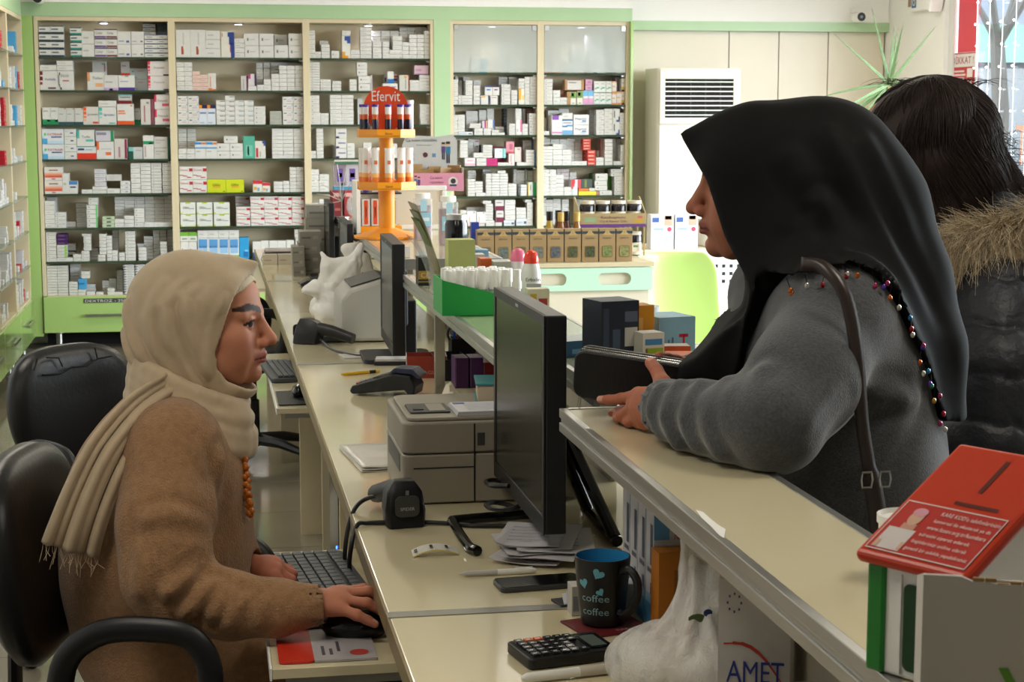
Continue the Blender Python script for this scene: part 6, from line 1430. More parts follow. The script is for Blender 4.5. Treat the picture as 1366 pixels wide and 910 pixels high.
pack('leaning_carton', 'white drug carton with red arcs and blue lettering leaning under the ledge', .636, 1.93, WZ, .085, .05, .185, '#d2cecb',
     [], rz=-.34, texts=[('AMET', .12, .32, .15, .8, '#2c3c94')])
o = bpy.data.objects['leaning_carton']
q = MB()
for k in range(7):
    a0, a1 = k / 7, (k + 1) / 7
    f = lambda t: (-.036 + .075 * t, .105 - .055 * t + .02 * math.sin(t * math.pi)); g_ = lambda t: (-.03 + .055 * t, .052 - .035 * t - .006 * math.sin(t * math.pi))
    for fn in (f, g_):
        p0, p1 = fn(a0), fn(a1); w_ = .004 * math.sin(math.pi * (k + .7) / 7.6)
        q.quad((p0[0], -.0258, p0[1]), (p1[0], -.0258, p1[1]), (p1[0], -.0258, p1[1] + w_ + .001), (p0[0], -.0258, p0[1] + w_ + .001), '#c83c2c')
for k in range(8): q.box(-.024 + .008 * math.cos(k * .785) - .001, -.024 + .008 * math.cos(k * .785) + .001, -.0258, -.0255, .155 + .011 * math.sin(k * .785), .158 + .011 * math.sin(k * .785), '#5a4a8c')
q.build('logo_print', CARD, o)
ob = thing('open_carton', 'open white carton with folded flap lying under the ledge', 'carton', (.582, 1.80, WZ), .0)
for a_ in ((-.085, .10, -.06, -.058, .0005, .072), (-.085, .10, .058, .06, .0005, .072), (-.085, -.083, -.058, .058, .0005, .072), (.098, .10, -.058, .058, .0005, .072), (-.083, .098, -.058, .058, .0005, .003)):
    MB().box(*a_, '#c9c6c8').build('wall', CARD, ob)
MB().add([(-.07, -.058, .0725), (.095, -.058, .0725), (.09, .03, .084), (-.06, .03, .084)], [(0, 1, 2, 3)], '#cfcccf').build('top_flap', CARD, ob, solid=.0015)
MB().add([(-.085, -.056, .0725), (-.085, .056, .0725), (-.052, .05, .079), (-.058, -.05, .0765)], [(0, 1, 2, 3)], '#d6d3d6').build('end_flap', CARD, ob, solid=.0015)
MB().lathe([(.006, 0), (.008, 0)], (-.03, -.0605, .055), 14, '#c86a3c', axis='y').build('print', CARD, ob)
wt = thing('marker_pen', 'white capped marker lying in front of the calculator', 'marker', (.455, 2.135, WZ + .0075), .16)
MB().lathe([(.003, -.07), (.0065, -.062), (.007, .0), (.007, .01)], n=12, axis='x').build('barrel', M_WHITEP, wt); MB().lathe([(.0074, .01), (.0074, .055), (.005, .06)], n=12, axis='x').build('cap', mat('cream_cap', '#c9c3b6', .4), wt)

# ------------------------------------------------------------------ donation box at the near end of the ledge
db = thing('donation_box', 'red-lidded charity donation box with green edges and coin slots', 'donation box', (.51, 1.30, LZ), math.atan2(-.87, .493))
# local axes: x along the lower lid edge, y towards the high side
wL, dL, zL, rise = .110, .139, 1.129 - LZ, .074
M_RED = mat('red_plastic_lid', '#bf3417', 0.33); M_GRN = mat('green_plastic', '#1f7a2a', 0.3)
def lidp(u, v, off=0.0):
    nrm = np.array([0, -rise, dL]) / math.hypot(rise, dL)
    return tuple(np.array([u * wL, v * dL, zL + v * rise]) + nrm * off)
L_ = MB(); c4 = [(0, 0), (1, 0), (1, 1), (0, 1)]
L_.add([lidp(u, v, -.012) for u, v in c4] + [lidp(u, v) for u, v in c4], [(3, 2, 1, 0), (4, 5, 6, 7), (0, 1, 5, 4), (1, 2, 6, 5), (2, 3, 7, 6), (3, 0, 4, 7)])
lid = L_.build('lid', M_RED, db, bevel=.005, seg=3)
sl = MB()
def slot(u0, v0, u1, v1): sl.add([lidp(u0, v0, .0006), lidp(u1, v0, .0006), lidp(u1, v1, .0006), lidp(u0, v1, .0006)], [(0, 1, 2, 3)], '#5a1408')
slot(.42, .50, .80, .525); slot(.52, .62, .56, .90)
sl.build('coin_slots', CARD, lid)
pr_ = MB()
def lq(u0, v0, u1, v1, c, off=.0009): pr_.add([lidp(u0, v0, off), lidp(u1, v0, off), lidp(u1, v1, off), lidp(u0, v1, off)], [(0, 1, 2, 3)], c)
lq(.06, .05, .94, .46, '#c62a1e', .0007)
for (a_, b_) in (((.06, .05), (.94, .058)), ((.06, .452), (.94, .46)), ((.06, .05), (.068, .46)), ((.932, .05), (.94, .46))): lq(*a_, *b_, '#f0e4e0')
rt = np.array(lidp(1, 0)) - np.array(lidp(0, 0)); rt /= np.linalg.norm(rt); upv = np.array(lidp(0, 1)) - np.array(lidp(0, 0)); upv /= np.linalg.norm(upv)
for k, (s_, w_) in enumerate((("KARE KOD'u telefonlarinizin", .056), ("kamerasi ile okutarak ya da", .054), ("www.losev.org.tr/kumbara", .056), ("adresini ziyaret ederek", .048), ("bagislarinizi online olarak", .052), ("guvenli bir sekilde yapabilirsiniz.", .060))):
    pr_.text(s_, lidp(.42 - .01 * k, .385 - k * .058, .0012), rt, upv, .0043 if k not in (0, 2) else .005, '#f4e8e4', w=w_)
lq(.10, .07, .34, .24, '#e4dcd8'); lq(.10, .07, .14, .13, '#e0b49c', .0012); lq(.31, .08, .345, .14, '#e0b49c', .0012)
def disc(u, v, ru, rv, c, off): pr_.add([lidp(u + ru * math.cos(a), v + rv * math.sin(a), off) for a in np.linspace(0, 2 * math.pi, 16, endpoint=False)], [tuple(range(16))], c)
disc(.25, .335, .06, .065, '#e2b69c', .0013); disc(.25, .38, .062, .035, '#e8a6b4', .0015); lq(.19, .24, .31, .285, '#dca08c', .0011)
pr_.build('lid_print', CARD, lid)
bd_ = MB(); x0, x1, y0_, y1_ = .010, wL - .010, .012, dL - .012
zf = lambda y: zL + rise * y / dL - .0135
bd_.add([(x0, y0_, .0005), (x1, y0_, .0005), (x1, y1_, .0005), (x0, y1_, .0005), (x0, y0_, zf(y0_)), (x1, y0_, zf(y0_)), (x1, y1_, zf(y1_)), (x0, y1_, zf(y1_))], [(3, 2, 1, 0), (4, 5, 6, 7), (0, 1, 5, 4), (1, 2, 6, 5), (2, 3, 7, 6), (3, 0, 4, 7)])
bd_.build('body', M_WHITEP, db, bevel=.003)
MB().box(x0 - .002, x0 + .016, y0_ - .003, y0_ + .012, .0005, zf(y0_) - .001).build('green_edge', M_GRN, db, bevel=.003)
MB().rbox(x0 + .034, x0 + .058, y0_ - .0012, y0_ - .0002, .008, zf(y0_) - .012, .006, axis='y').build('green_window', mat('dark_green_window', '#123f1c', .1), db)
MB().box(x0 + .030, x0 + .032, y0_ - .002, y0_ - .0002, .004, zf(y0_) - .006).build('rib', M_WHITEP, db)
cn_ = thing('white_tin', 'round white tin with raised rim behind the donation box', 'tin', (.672, 1.575, LZ))
MB().lathe([(.026, .0005), (.026, .05), (.028, .052), (.028, .06), (.026, .061), (.0245, .056), (.0, .0555)], n=26).build('tin_body', M_WHITEP, cn_)
MB().lathe([(.0262, .01), (.0263, .035)], n=26).build('printed_band', mat('tin_print', '#7a5a4a', .4, var=.5, vscale=40), cn_)
cb = thing('cardboard_box', 'torn-edged white corrugated cardboard box with green lettering, nearest the camera', 'cardboard box', (.564, 1.122, LZ), -.38)
M_CORR = mat('white_corrugated_card', '#c2bcb4', .75, bump=(240, .25, .001), stretch=(1, 1, .02))
M_KRAFT = mat('kraft_edge', '#9c7a4c', .8)
top_z = .134
n = 26; rngc = random.Random(4)
prof_t = [top_z - (.001 + .010 * (k / n) + .0035 * rngc.random() if k > 3 else 0) for k in range(n + 1)]
X0, X1, Y0, Y1 = -.066, .15, -.05, .10
fw = MB()
for k in range(n):
    xa, xb = X0 + (X1 - X0) * k / n, X0 + (X1 - X0) * (k + 1) / n
    fw.add([(xa, Y0, .0005), (xb, Y0, .0005), (xb, Y0, prof_t[k + 1]), (xa, Y0, prof_t[k]), (xa, Y0 + .004, .0005), (xb, Y0 + .004, .0005), (xb, Y0 + .004, prof_t[k + 1]), (xa, Y0 + .004, prof_t[k])], [(0, 1, 2, 3), (5, 4, 7, 6), (3, 2, 6, 7)], '#c4beb6')
fw.build('front_wall', M_CORR, cb)
for a_ in ((X1 - .004, X1, Y0 + .0042, Y1, .0005, top_z - .045), (X0 + .0042, X1 - .0042, Y1 - .004, Y1, .0005, top_z - .04), (X0 + .0042, X1 - .0042, Y0 + .0042, Y1 - .0042, .0005, .004)):
    MB().box(*a_).build('wall', M_CORR, cb)
MB().prism([(Y0 + .0042, .0005), (Y1, .0005), (Y1, top_z - .04), (Y0 + .0042, top_z)], 'x', X0, X0 + .004).build('wall', M_CORR, cb)
te = MB()
for k in range(4, n): te.box(X0 + (X1 - X0) * k / n, X0 + (X1 - X0) * (k + .9) / n, Y0 + .0008, Y0 + .0034, prof_t[k], prof_t[k] + rngc.uniform(.0006, .003))
te.build('torn_edge', M_KRAFT, cb)
MB().text('YOL', (X0 + .052, Y0 - .0006, .012), (1, 0, 0), (0, 0, 1), .062, '#6aa42c', w=.11).build('lettering', CARD, cb)
# ------------------------------------------------------------------ people: continuous surfaces grown from distance fields
class Vol:
    def __init__(self, lo, hi, h):
        self.lo = np.array(lo, np.float32); self.h = h
        n = np.ceil((np.array(hi) - self.lo) / h).astype(int) + 1
        self.ax = [(self.lo[i] + h * np.arange(n[i])).astype(np.float32) for i in range(3)]
        self.d = np.full(tuple(n), .2, np.float32)
    def region(self, lo, hi):
        sl = []
        for i in range(3):
            a = max(0, int((lo[i] - self.lo[i]) / self.h) - 1); b = min(len(self.ax[i]), int((hi[i] - self.lo[i]) / self.h) + 3)
            if b <= a: return None
            sl.append(slice(a, b))
        return tuple(sl), self.ax[0][sl[0]][:, None, None], self.ax[1][sl[1]][None, :, None], self.ax[2][sl[2]][None, None, :]
    def _mix(self, sl, b, k, sub=False):
        a = self.d[sl]
        if sub:
            b = -b; hh = np.clip(.5 - .5 * (b - a) / max(k, 1e-5), 0, 1); self.d[sl] = b + (a - b) * hh + k * hh * (1 - hh)
        else:
            hh = np.clip(.5 + .5 * (b - a) / max(k, 1e-5), 0, 1); self.d[sl] = b + (a - b) * hh - k * hh * (1 - hh)
    def cap(self, a, b, ra, rb=None, k=.01, sub=False):
        a, b = np.array(a, float), np.array(b, float); rb = ra if rb is None else rb
        m = max(ra, rb) + k + 3 * self.h
        g = self.region(np.minimum(a, b) - m, np.maximum(a, b) + m)
        if g is None: return self
        sl, X, Y, Z = g; ba = b - a; L = max(ba @ ba, 1e-9)
        t = np.clip(((X - a[0]) * ba[0] + (Y - a[1]) * ba[1] + (Z - a[2]) * ba[2]) / L, 0, 1)
        d = np.sqrt((X - a[0] - t * ba[0]) ** 2 + (Y - a[1] - t * ba[1]) ** 2 + (Z - a[2] - t * ba[2]) ** 2) - (ra + (rb - ra) * t)
        self._mix(sl, d.astype(np.float32), k, sub); return self
    def chain(self, pts, rs, k=.01, kk=None, sub=False):
        for i in range(len(pts) - 1): self.cap(pts[i], pts[i + 1], rs[i], rs[i + 1], k if i == 0 else (kk if kk is not None else k), sub)
        return self
    def ell(self, c, r, k=.01, R=None, sub=False):
        c, r = np.array(c, float), np.array(r, float); m = r.max() + k + 3 * self.h
        g = self.region(c - m, c + m)
        if g is None: return self
        sl, X, Y, Z = g; P = [X - c[0], Y - c[1], Z - c[2]]
        if R is not None: P = [P[0] * R[0][i] + P[1] * R[1][i] + P[2] * R[2][i] for i in range(3)]
        k0 = np.sqrt((P[0] / r[0]) ** 2 + (P[1] / r[1]) ** 2 + (P[2] / r[2]) ** 2)
        k1 = np.sqrt((P[0] / r[0] ** 2) ** 2 + (P[1] / r[1] ** 2) ** 2 + (P[2] / r[2] ** 2) ** 2) + 1e-6
        self._mix(sl, (k0 * (k0 - 1) / k1).astype(np.float32), k, sub); return self
    def mesh(self):
        d = self.d; h = self.h; ins = d < 0
        nx, ny, nz = d.shape; acc = np.zeros((nx - 1, ny - 1, nz - 1, 3), np.float32); cnt = np.zeros((nx - 1, ny - 1, nz - 1), np.float32)
        offs = [(0, 0), (0, 1), (1, 0), (1, 1)]
        def S(i, j, k): return (slice(i, nx - 1 + i), slice(j, ny - 1 + j), slice(k, nz - 1 + k))
        for ax in range(3):
            for (p, q) in offs:
                o0 = [0, 0, 0]; o1 = [0, 0, 0]; oth = [i for i in range(3) if i != ax]
                o0[oth[0]] = o1[oth[0]] = p; o0[oth[1]] = o1[oth[1]] = q; o1[ax] = 1
                a, b = d[S(*o0)], d[S(*o1)]; cr = ins[S(*o0)] != ins[S(*o1)]
                t = np.where(cr, a / np.where(cr, a - b, 1), 0)
                cnt += cr
                for i in range(3):
                    acc[..., i] += np.where(cr, (t if i == ax else o0[i]), 0)
        act = cnt > 0; idx = np.full(act.shape, -1, np.int64); idx[act] = np.arange(act.sum())
        cell = np.argwhere(act); v = (cell + acc[act] / cnt[act][:, None]) * h + self.lo
        quads = []
        for ax in range(3):
            u, w = [(1, 2), (2, 0), (0, 1)][ax]
            n_ = [nx, ny, nz]; sl0 = [slice(1, n_[i] - 1) for i in range(3)]; sl0[ax] = slice(0, n_[ax] - 1)
            sl1 = list(sl0); sl1[ax] = slice(1, n_[ax])
            a, b = ins[tuple(sl0)], ins[tuple(sl1)]; cr = np.argwhere(a != b)
            if not len(cr): continue
            fl = a[tuple(cr.T)]
            base = cr + np.array([s.start for s in sl0])
            def cid(du, dw):
                q = base.copy(); q[:, u] += du; q[:, w] += dw; return idx[tuple(q.T)]
            Q = np.stack([cid(-1, -1), cid(0, -1), cid(0, 0), cid(-1, 0)], 1)
            Q[~fl] = Q[~fl][:, ::-1]; quads.append(Q)
        Q = np.concatenate(quads); Q = Q[(Q >= 0).all(1)]
        return v.astype(np.float64), Q

def vnormals(v, q):
    n = np.cross(v[q[:, 2]] - v[q[:, 0]], v[q[:, 3]] - v[q[:, 1]]); out = np.zeros_like(v)
    for i in range(4): np.add.at(out, q[:, i], n)
    return out / (np.linalg.norm(out, axis=1, keepdims=True) + 1e-12)
def relax(v, q, it=1, f=.5):
    e = np.concatenate([q[:, [0, 1]], q[:, [1, 2]], q[:, [2, 3]], q[:, [3, 0]]]); e = np.concatenate([e, e[:, ::-1]])
    deg = np.bincount(e[:, 0], minlength=len(v))[:, None]
    for _ in range(it):
        s = np.zeros_like(v); np.add.at(s, e[:, 0], v[e[:, 1]]); v = v + f * (s / np.maximum(deg, 1) - v)
    return v
def polydist(v, P):
    best = np.full(len(v), 9.)
    for a, b in zip(P[:-1], P[1:]):
        a, b = np.array(a, float), np.array(b, float); ba = b - a; t = np.clip(((v - a) @ ba) / (ba @ ba + 1e-12), 0, 1)
        best = np.minimum(best, np.linalg.norm(v - a - t[:, None] * ba, axis=1))
    return best
def folds(v, q, fl):
    """raise (or sink) soft ridges along polylines; each: (points, width, height)"""
    n = vnormals(v, q); off = np.zeros(len(v))
    for P, w, a in fl:
        d = polydist(v, P); off += a * np.exp(-(d / w) ** 2) - .45 * a * np.exp(-((d - 1.9 * w) / (w * .8)) ** 2)
    return v + n * off[:, None]
def nmesh(name, v, q, m, parent=None, col=None, world=True):
    if world and parent is not None: v = v - np.array(parent.location)[None]
    me = bpy.data.meshes.new(name); me.vertices.add(len(v)); me.vertices.foreach_set('co', v.astype(np.float32).ravel())
    k = q.shape[1]; me.loops.add(len(q) * k); me.loops.foreach_set('vertex_index', q.astype(np.int32).ravel())
    me.polygons.add(len(q)); me.polygons.foreach_set('loop_start', np.arange(0, len(q) * k, k, dtype=np.int32)); me.polygons.foreach_set('use_smooth', np.ones(len(q), bool))
    me.update(calc_edges=True)
    if col is not None:
        ca = me.color_attributes.new('Col', 'FLOAT_COLOR', 'POINT'); c4 = np.ones((len(v), 4), np.float32); c4[:, :3] = col; ca.data.foreach_set('color', c4.ravel())
    me.materials.append(m); o = bpy.data.objects.new(name, me); COL.objects.link(o)
    if parent is not None: o.parent = parent
    return o
def joinm(parts):
    vs, qs, cs, b = [], [], [], 0
    for v, q, c in parts: vs.append(v); qs.append(q + b); cs.append(c); b += len(v)
    return np.concatenate(vs), np.concatenate(qs), np.concatenate(cs)
def sheet(P):
    """grid of points (nu, nv, 3) -> verts, quads"""
    P = np.array(P, float); nu, nv = P.shape[:2]; i = np.arange(nu * nv).reshape(nu, nv)
    return P.reshape(-1, 3), np.stack([i[:-1, :-1], i[1:, :-1], i[1:, 1:], i[:-1, 1:]], -1).reshape(-1, 4)
L3 = lambda c: np.array(lin(c))

def head_mesh(O, fwd, up, skin, lips, brow, iris, h=.0022, gaze=(1, 0, 0), smile=0.0):
    """O: centre of the head; fwd/up axes. Local frame: x forward, y to the person's left, z up."""
    V = Vol((-.115, -.092, -.19), (.135, .092, .14), h)
    V.ell((-.008, 0, .042), (.093, .074, .086), .01); V.ell((.048, 0, .058), (.046, .056, .045), .02)
    V.ell((.038, 0, -.012), (.058, .058, .072), .03)
    for s in (-1, 1):
        V.cap((.005, s * .052, -.035), (.062, s * .024, -.068), .022, .018, .02)
        V.ell((.062, s * .040, -.006), (.026, .024, .024), .018)
        V.cap((.089, s * .012, .036), (.074, s * .046, .037), .011, .010, .012)
        V.ell((.060, s * .036, -.034), (.028, .02, .026), .02)
        V.ell((-.005, s * .069, .002), (.018, .006, .028), .006)
    V.ell((.084, 0, -.036), (.021, .026, .026), .014)
    V.ell((.083, 0, -.067), (.017, .021, .017), .012)
    V.cap((.092, 0, .030), (.1125, 0, -.004), .0085, .0098, .008); V.ell((.1145, 0, -.0095), (.0125, .0115, .0105), .006)
    for s in (-1, 1):
        V.ell((.1035, s * .0125, -.0145), (.0105, .0075, .0085), .005); V.ell((.108, s * .0062, -.0215), (.006, .0035, .004), .002, sub=True)
        V.ell((.099, s * .031, .0205), (.017, .019, .0135), .009, sub=True)
    V.ell((.108, 0, -.0265), (.006, .0035, .006), .004, sub=True)
    V.cap((.1035, .004, -.0335), (.086, .025, -.0405), .0056, .003, .004); V.cap((.1035, -.004, -.0335), (.086, -.025, -.0405), .0056, .003, .004)
    V.cap((.102, .004, -.0445), (.087, .023, -.042), .0066, .003, .004); V.cap((.102, -.004, -.0445), (.087, -.023, -.042), .0066, .003, .004)
    V.cap((.1105, .0, -.0392), (.090, .027, -.0412), .0014, .0012, .001, sub=True); V.cap((.1105, .0, -.0392), (.090, -.027, -.0412), .0014, .0012, .001, sub=True)
    V.ell((.103, 0, -.0535), (.008, .016, .004), .006, sub=True)
    for s in (-1, 1):
        V.ell((.0780, s * .031, .0205), (.0134, .0134, .0134), .001)
        V.chain([(.0865, s * .0185, .0185), (.0905, s * .026, .0275), (.0890, s * .036, .0282), (.0800, s * .0450, .0195)], [.0022, .0028, .0028, .0022], .002)
        V.chain([(.0865, s * .0185, .0180), (.0885, s * .027, .0128), (.0865, s * .037, .0130), (.0800, s * .0445, .0185)], [.002, .0022, .0022, .002], .003)
        V.cap((.0885, s * .016, .031), (.079, s * .046, .031), .0055, .005, .006)
    V.cap((-.012, 0, -.05), (-.04, 0, -.18), .05, .054, .02)
    v, q = V.mesh(); v = relax(v, q, 1, .35)
    x, y, z = v.T; ay = np.abs(y)
    c = np.tile(L3(skin), (len(v), 1))
    def blend(mask, col): c[:] = c * (1 - mask[:, None]) + L3(col)[None] * mask[:, None]
    g = lambda a, w: np.exp(-(a / w) ** 2)
    blush = g(x - .066, .03) * g(ay - .045, .02) * g(z + .012, .022); blend(.35 * np.clip(blush, 0, 1), tuple(np.array([max(0, k) for k in (168, 84, 70)])))
    blend(.30 * g(x - .115, .012) * g(z + .010, .012), (176, 92, 78))
    lipm = np.clip(1.6 * np.exp(-((z + .0395) / .0088) ** 4 - (ay / .0235) ** 4), 0, 1) * (x > .083); blend(np.clip(lipm, 0, .85), lips)
    blend(.9 * np.exp(-((z + .0395 + .0018 * (ay / .02)) / .0013) ** 2) * (ay < .026) * (x > .082), (70, 30, 28))
    bz = .0415 + .0065 * np.clip((ay - .012) / .024, 0, 1) - .0045 * np.clip((ay - .040) / .020, 0, 1) ** 1.3
    bw = .0058 * np.clip((ay - .006) / .008, .4, 1) * np.clip((.074 - ay) / .03, .35, 1)
    blend(.95 * np.clip((bw - np.abs(z - bz)) / .0012 + .5, 0, 1) * (x > .03) * (ay > .010) * (ay < .058), brow)
    for s in (-1, 1):
        ec = np.array([.0780, s * .031, .0205]); d = v - ec; r = np.linalg.norm(d, axis=1)
        eye = (r < .0141) & (x > ec[0] + .003); blend(eye * 1.0, (206, 192, 180))
        gz = np.array(gaze, float); gz /= np.linalg.norm(gz); ct = (d @ gz) / np.maximum(r, 1e-6)
        blend((eye & (ct > math.cos(.58))) * 1.0, iris); blend((eye & (ct > math.cos(.28))) * 1.0, (14, 10, 10))
        lash = polydist(v, [(.0868, s * .0185, .0170), (.0915, s * .026, .0248), (.0895, s * .036, .0254), (.0805, s * .0465, .0188)])
        blend(.95 * (lash < .0027), (20, 13, 12))
        low = polydist(v, [(.087, s * .0195, .017), (.089, s * .028, .0142), (.0865, s * .038, .0145)]); blend(.35 * (low < .0016), (80, 50, 44))
        blend(.22 * g(polydist(v, [(.084, s * .02, .004), (.082, s * .032, .002), (.076, s * .042, .006)]), .006), (120, 66, 56))
    fwd = np.array(fwd, float); fwd /= np.linalg.norm(fwd); up = np.array(up, float); up -= fwd * (up @ fwd); up /= np.linalg.norm(up); lat = np.cross(up, fwd)
    M = np.stack([fwd, lat, up], 0)
    return np.array(O) + v @ M, q, c, M

def hand_mesh(wrist, palm_dir, mcps, fingers, thumb, skin, nail=(214, 164, 150), h=.0017, rr=.0082, wr=.021, palm_n=None):
    """mcps: 4 knuckles; fingers: list of 4 point chains from the knuckle on; thumb: chain from its root"""
    P = [np.array(wrist)] + [np.array(p) for f in fingers for p in f] + [np.array(p) for p in thumb] + [np.array(p) for p in mcps] + [np.array(wrist) + np.array(palm_dir)]
    lo = np.min(P, 0) - .03; hi = np.max(P, 0) + .03
    V = Vol(lo, hi, h); w = np.array(wrist, float)
    V.cap(w + np.array(palm_dir), w, wr * 1.02, wr, .01)
    mc = [np.array(m, float) for m in mcps]
    for i, m in enumerate(mc):
        V.cap(w + (m - w) * .05, m, wr * .72, .0108, .014)
    for a, b in zip(mc[:-1], mc[1:]):
        V.cap(a * .75 + w * .25, b * .75 + w * .25, .0125, .0125, .01)
    rs = [rr * 1.08, rr, rr * .92, rr * .74]
    for m, f in zip(mc, fingers):
        ch = [m] + [np.array(p, float) for p in f]; r = [rr * 1.12, rr * 1.0, rr * .94, rr * .76][:len(ch)]
        V.cap(ch[0], ch[1], r[0], r[1], .006)
        for i in range(1, len(ch) - 1): V.cap(ch[i], ch[i + 1], r[i], r[i + 1], .0022)
        V.ell(ch[1], (rr * 1.07,) * 3, .004)
    t = [np.array(p, float) for p in thumb]
    V.cap(w + (t[0] - w) * .35, t[0], wr * .62, .0125, .012); V.cap(t[0], t[1], .0118, .0098, .006)
    for i in range(1, len(t) - 1): V.cap(t[i], t[i + 1], .0096 if i == 1 else .0086, .0088 if i == 1 else .0074, .002)
    v, q = V.mesh(); v = relax(v, q, 1, .4)
    c = np.tile(L3(skin), (len(v), 1))
    for m, f in list(zip(mc, fingers)) + [(t[0], t[1:])]:
        ch = [m] + [np.array(p, float) for p in f]
        for kn in ch[1:-1]:
            g = np.exp(-(np.linalg.norm(v - kn, axis=1) / .009) ** 2)[:, None] * .28; c = c * (1 - g) + L3((150, 74, 60))[None] * g
        tip = ch[-1]; dr = ch[-1] - ch[-2]; dr /= np.linalg.norm(dr)
        up = np.array(palm_n) if palm_n is not None else np.array([0, 0, 1.0]); up = up - dr * (up @ dr); up /= np.linalg.norm(up) + 1e-9
        d = v - (tip - dr * .001 + up * .0062); m_ = ((np.abs(d @ up) < .0042) & (np.abs(d @ dr) < .0055) & (np.abs(d @ np.cross(dr, up)) < .0042))[:, None] * .8
        c = c * (1 - m_) + L3(nail)[None] * m_
    return v, q, c

SKIN = mat('skin', None, .58, spec=.3, attr=True, var=.05, vscale=45, bump=(420, .12, .0006), sss=.10)
M_KNIT = mat('camel_brushed_knit', '#9a7450', .95, var=.2, vscale=90, bump=(300, .8, .004), sheen=.18)
M_SCARF = mat('beige_scarf', '#b8a488', .82, var=.05, vscale=60, bump=(500, .25, .0008), sheen=.15)
M_SCARFIN = mat('pale_underscarf', '#c4b498', .85)
# ================================================================== the seated pharmacist
P1 = thing('person', 'seated woman in beige headscarf and camel brushed jumper typing at the counter', 'person', (-.10, 2.90, 0))
th = math.radians(-13)
f1 = np.array([math.cos(th), math.sin(th), -.02]); O1 = np.array([-.013, 2.945, 1.117])
hv, hq, hc_, M1 = head_mesh(O1, f1, (0.03, 0.02, 1), (188, 128, 100), (158, 84, 78), (16, 10, 9), (40, 22, 14), gaze=(1, -.55, .08))
at3 = lambda p: tuple(p)
# right hand on the mouse, left hand loosely closed on the keyboard edge
rh = hand_mesh((.150, 2.642, .722), (-.05, 0, .0), [(.197, 2.683, .727), (.200, 2.664, .729), (.196, 2.645, .724), (.188, 2.628, .716)],
               [[(.232, 2.694, .727), (.250, 2.698, .716), (.262, 2.700, .704)], [(.237, 2.668, .730), (.260, 2.671, .715), (.272, 2.672, .702)], [(.232, 2.640, .719), (.254, 2.640, .706), (.266, 2.639, .696)], [(.214, 2.618, .707), (.231, 2.614, .699), (.242, 2.611, .693)]],
               [(.178, 2.690, .705), (.205, 2.708, .695), (.224, 2.713, .690)], (186, 122, 96))
lh_ = hand_mesh((.048, 2.915, .715), (-.04, .02, .005), [(.098, 2.905, .722), (.101, 2.888, .722), (.100, 2.870, .718), (.095, 2.855, .711)],
                [[(.122, 2.903, .708), (.118, 2.902, .690), (.103, 2.901, .686)], [(.127, 2.884, .706), (.124, 2.883, .687), (.106, 2.883, .683)], [(.124, 2.864, .701), (.121, 2.863, .684), (.104, 2.864, .681)], [(.114, 2.847, .697), (.112, 2.847, .682), (.099, 2.849, .679)]],
                [(.075, 2.925, .700), (.098, 2.922, .688), (.112, 2.918, .682)], (170, 104, 82))
V = Vol((-.30, 2.68, .40), (.36, 3.22, 1.06), .011)
V.chain([(-.09, 2.93, .60), (-.09, 2.93, .74), (-.08, 2.93, .88), (-.05, 2.94, 1.0)], [.12, .115, .11, .05], .03)
V.chain([(-.06, 2.80, .94), (-.08, 2.72, .83), (-.06, 2.695, .745), (.05, 2.665, .715), (.15, 2.642, .722)], [.05, .045, .04, .032, .02], .02)
V.chain([(-.06, 3.07, .94), (-.05, 3.12, .83), (-.04, 3.10, .75), (.02, 2.98, .72), (.05, 2.915, .715)], [.05, .045, .04, .032, .02], .02)
for yy in (2.83, 3.03): V.chain([(-.08, yy, .54), (.32, yy, .535)], [.075, .06], .02)
bv, bq = V.mesh()
body = joinm([(hv, hq, hc_), rh, lh_, (bv, bq, np.tile(L3((186, 124, 98)), (len(bv), 1)))])
nmesh('body', body[0], body[1], SKIN, P1, body[2])
# jumper
V = Vol((-.30, 2.60, .44), (.30, 3.26, 1.08), .0065)
V.chain([(-.095, 2.93, .600), (-.098, 2.93, .70), (-.095, 2.93, .83), (-.075, 2.935, .93)], [.150, .150, .148, .105], .04)
V.ell((-.10, 2.93, .75), (.155, .20, .20), .03); V.ell((-.085, 2.93, .88), (.135, .20, .12), .03)
V.cap((-.065, 2.80, .955), (-.065, 3.06, .955), .062, .062, .05)
V.cap((-.045, 2.93, .97), (-.03, 2.94, 1.035), .075, .062, .03)
V.chain([(-.062, 2.785, .945), (-.080, 2.718, .840), (-.078, 2.694, .765), (-.058, 2.688, .735)], [.074, .070, .066, .060], .035)
V.chain([(-.060, 2.688, .738), (.02, 2.668, .718), (.09, 2.652, .715), (.150, 2.641, .7195)], [.060, .052, .043, .034], .02)
V.chain([(-.062, 3.085, .945), (-.07, 3.14, .84), (-.055, 3.12, .75), (.01, 3.0, .725), (.045, 2.93, .716)], [.070, .066, .06, .046, .034], .03)
V.chain([(-.07, 2.84, .545), (.20, 2.84, .545)], [.10, .085], .05); V.chain([(-.07, 3.02, .545), (.20, 3.02, .545)], [.10, .085], .05)
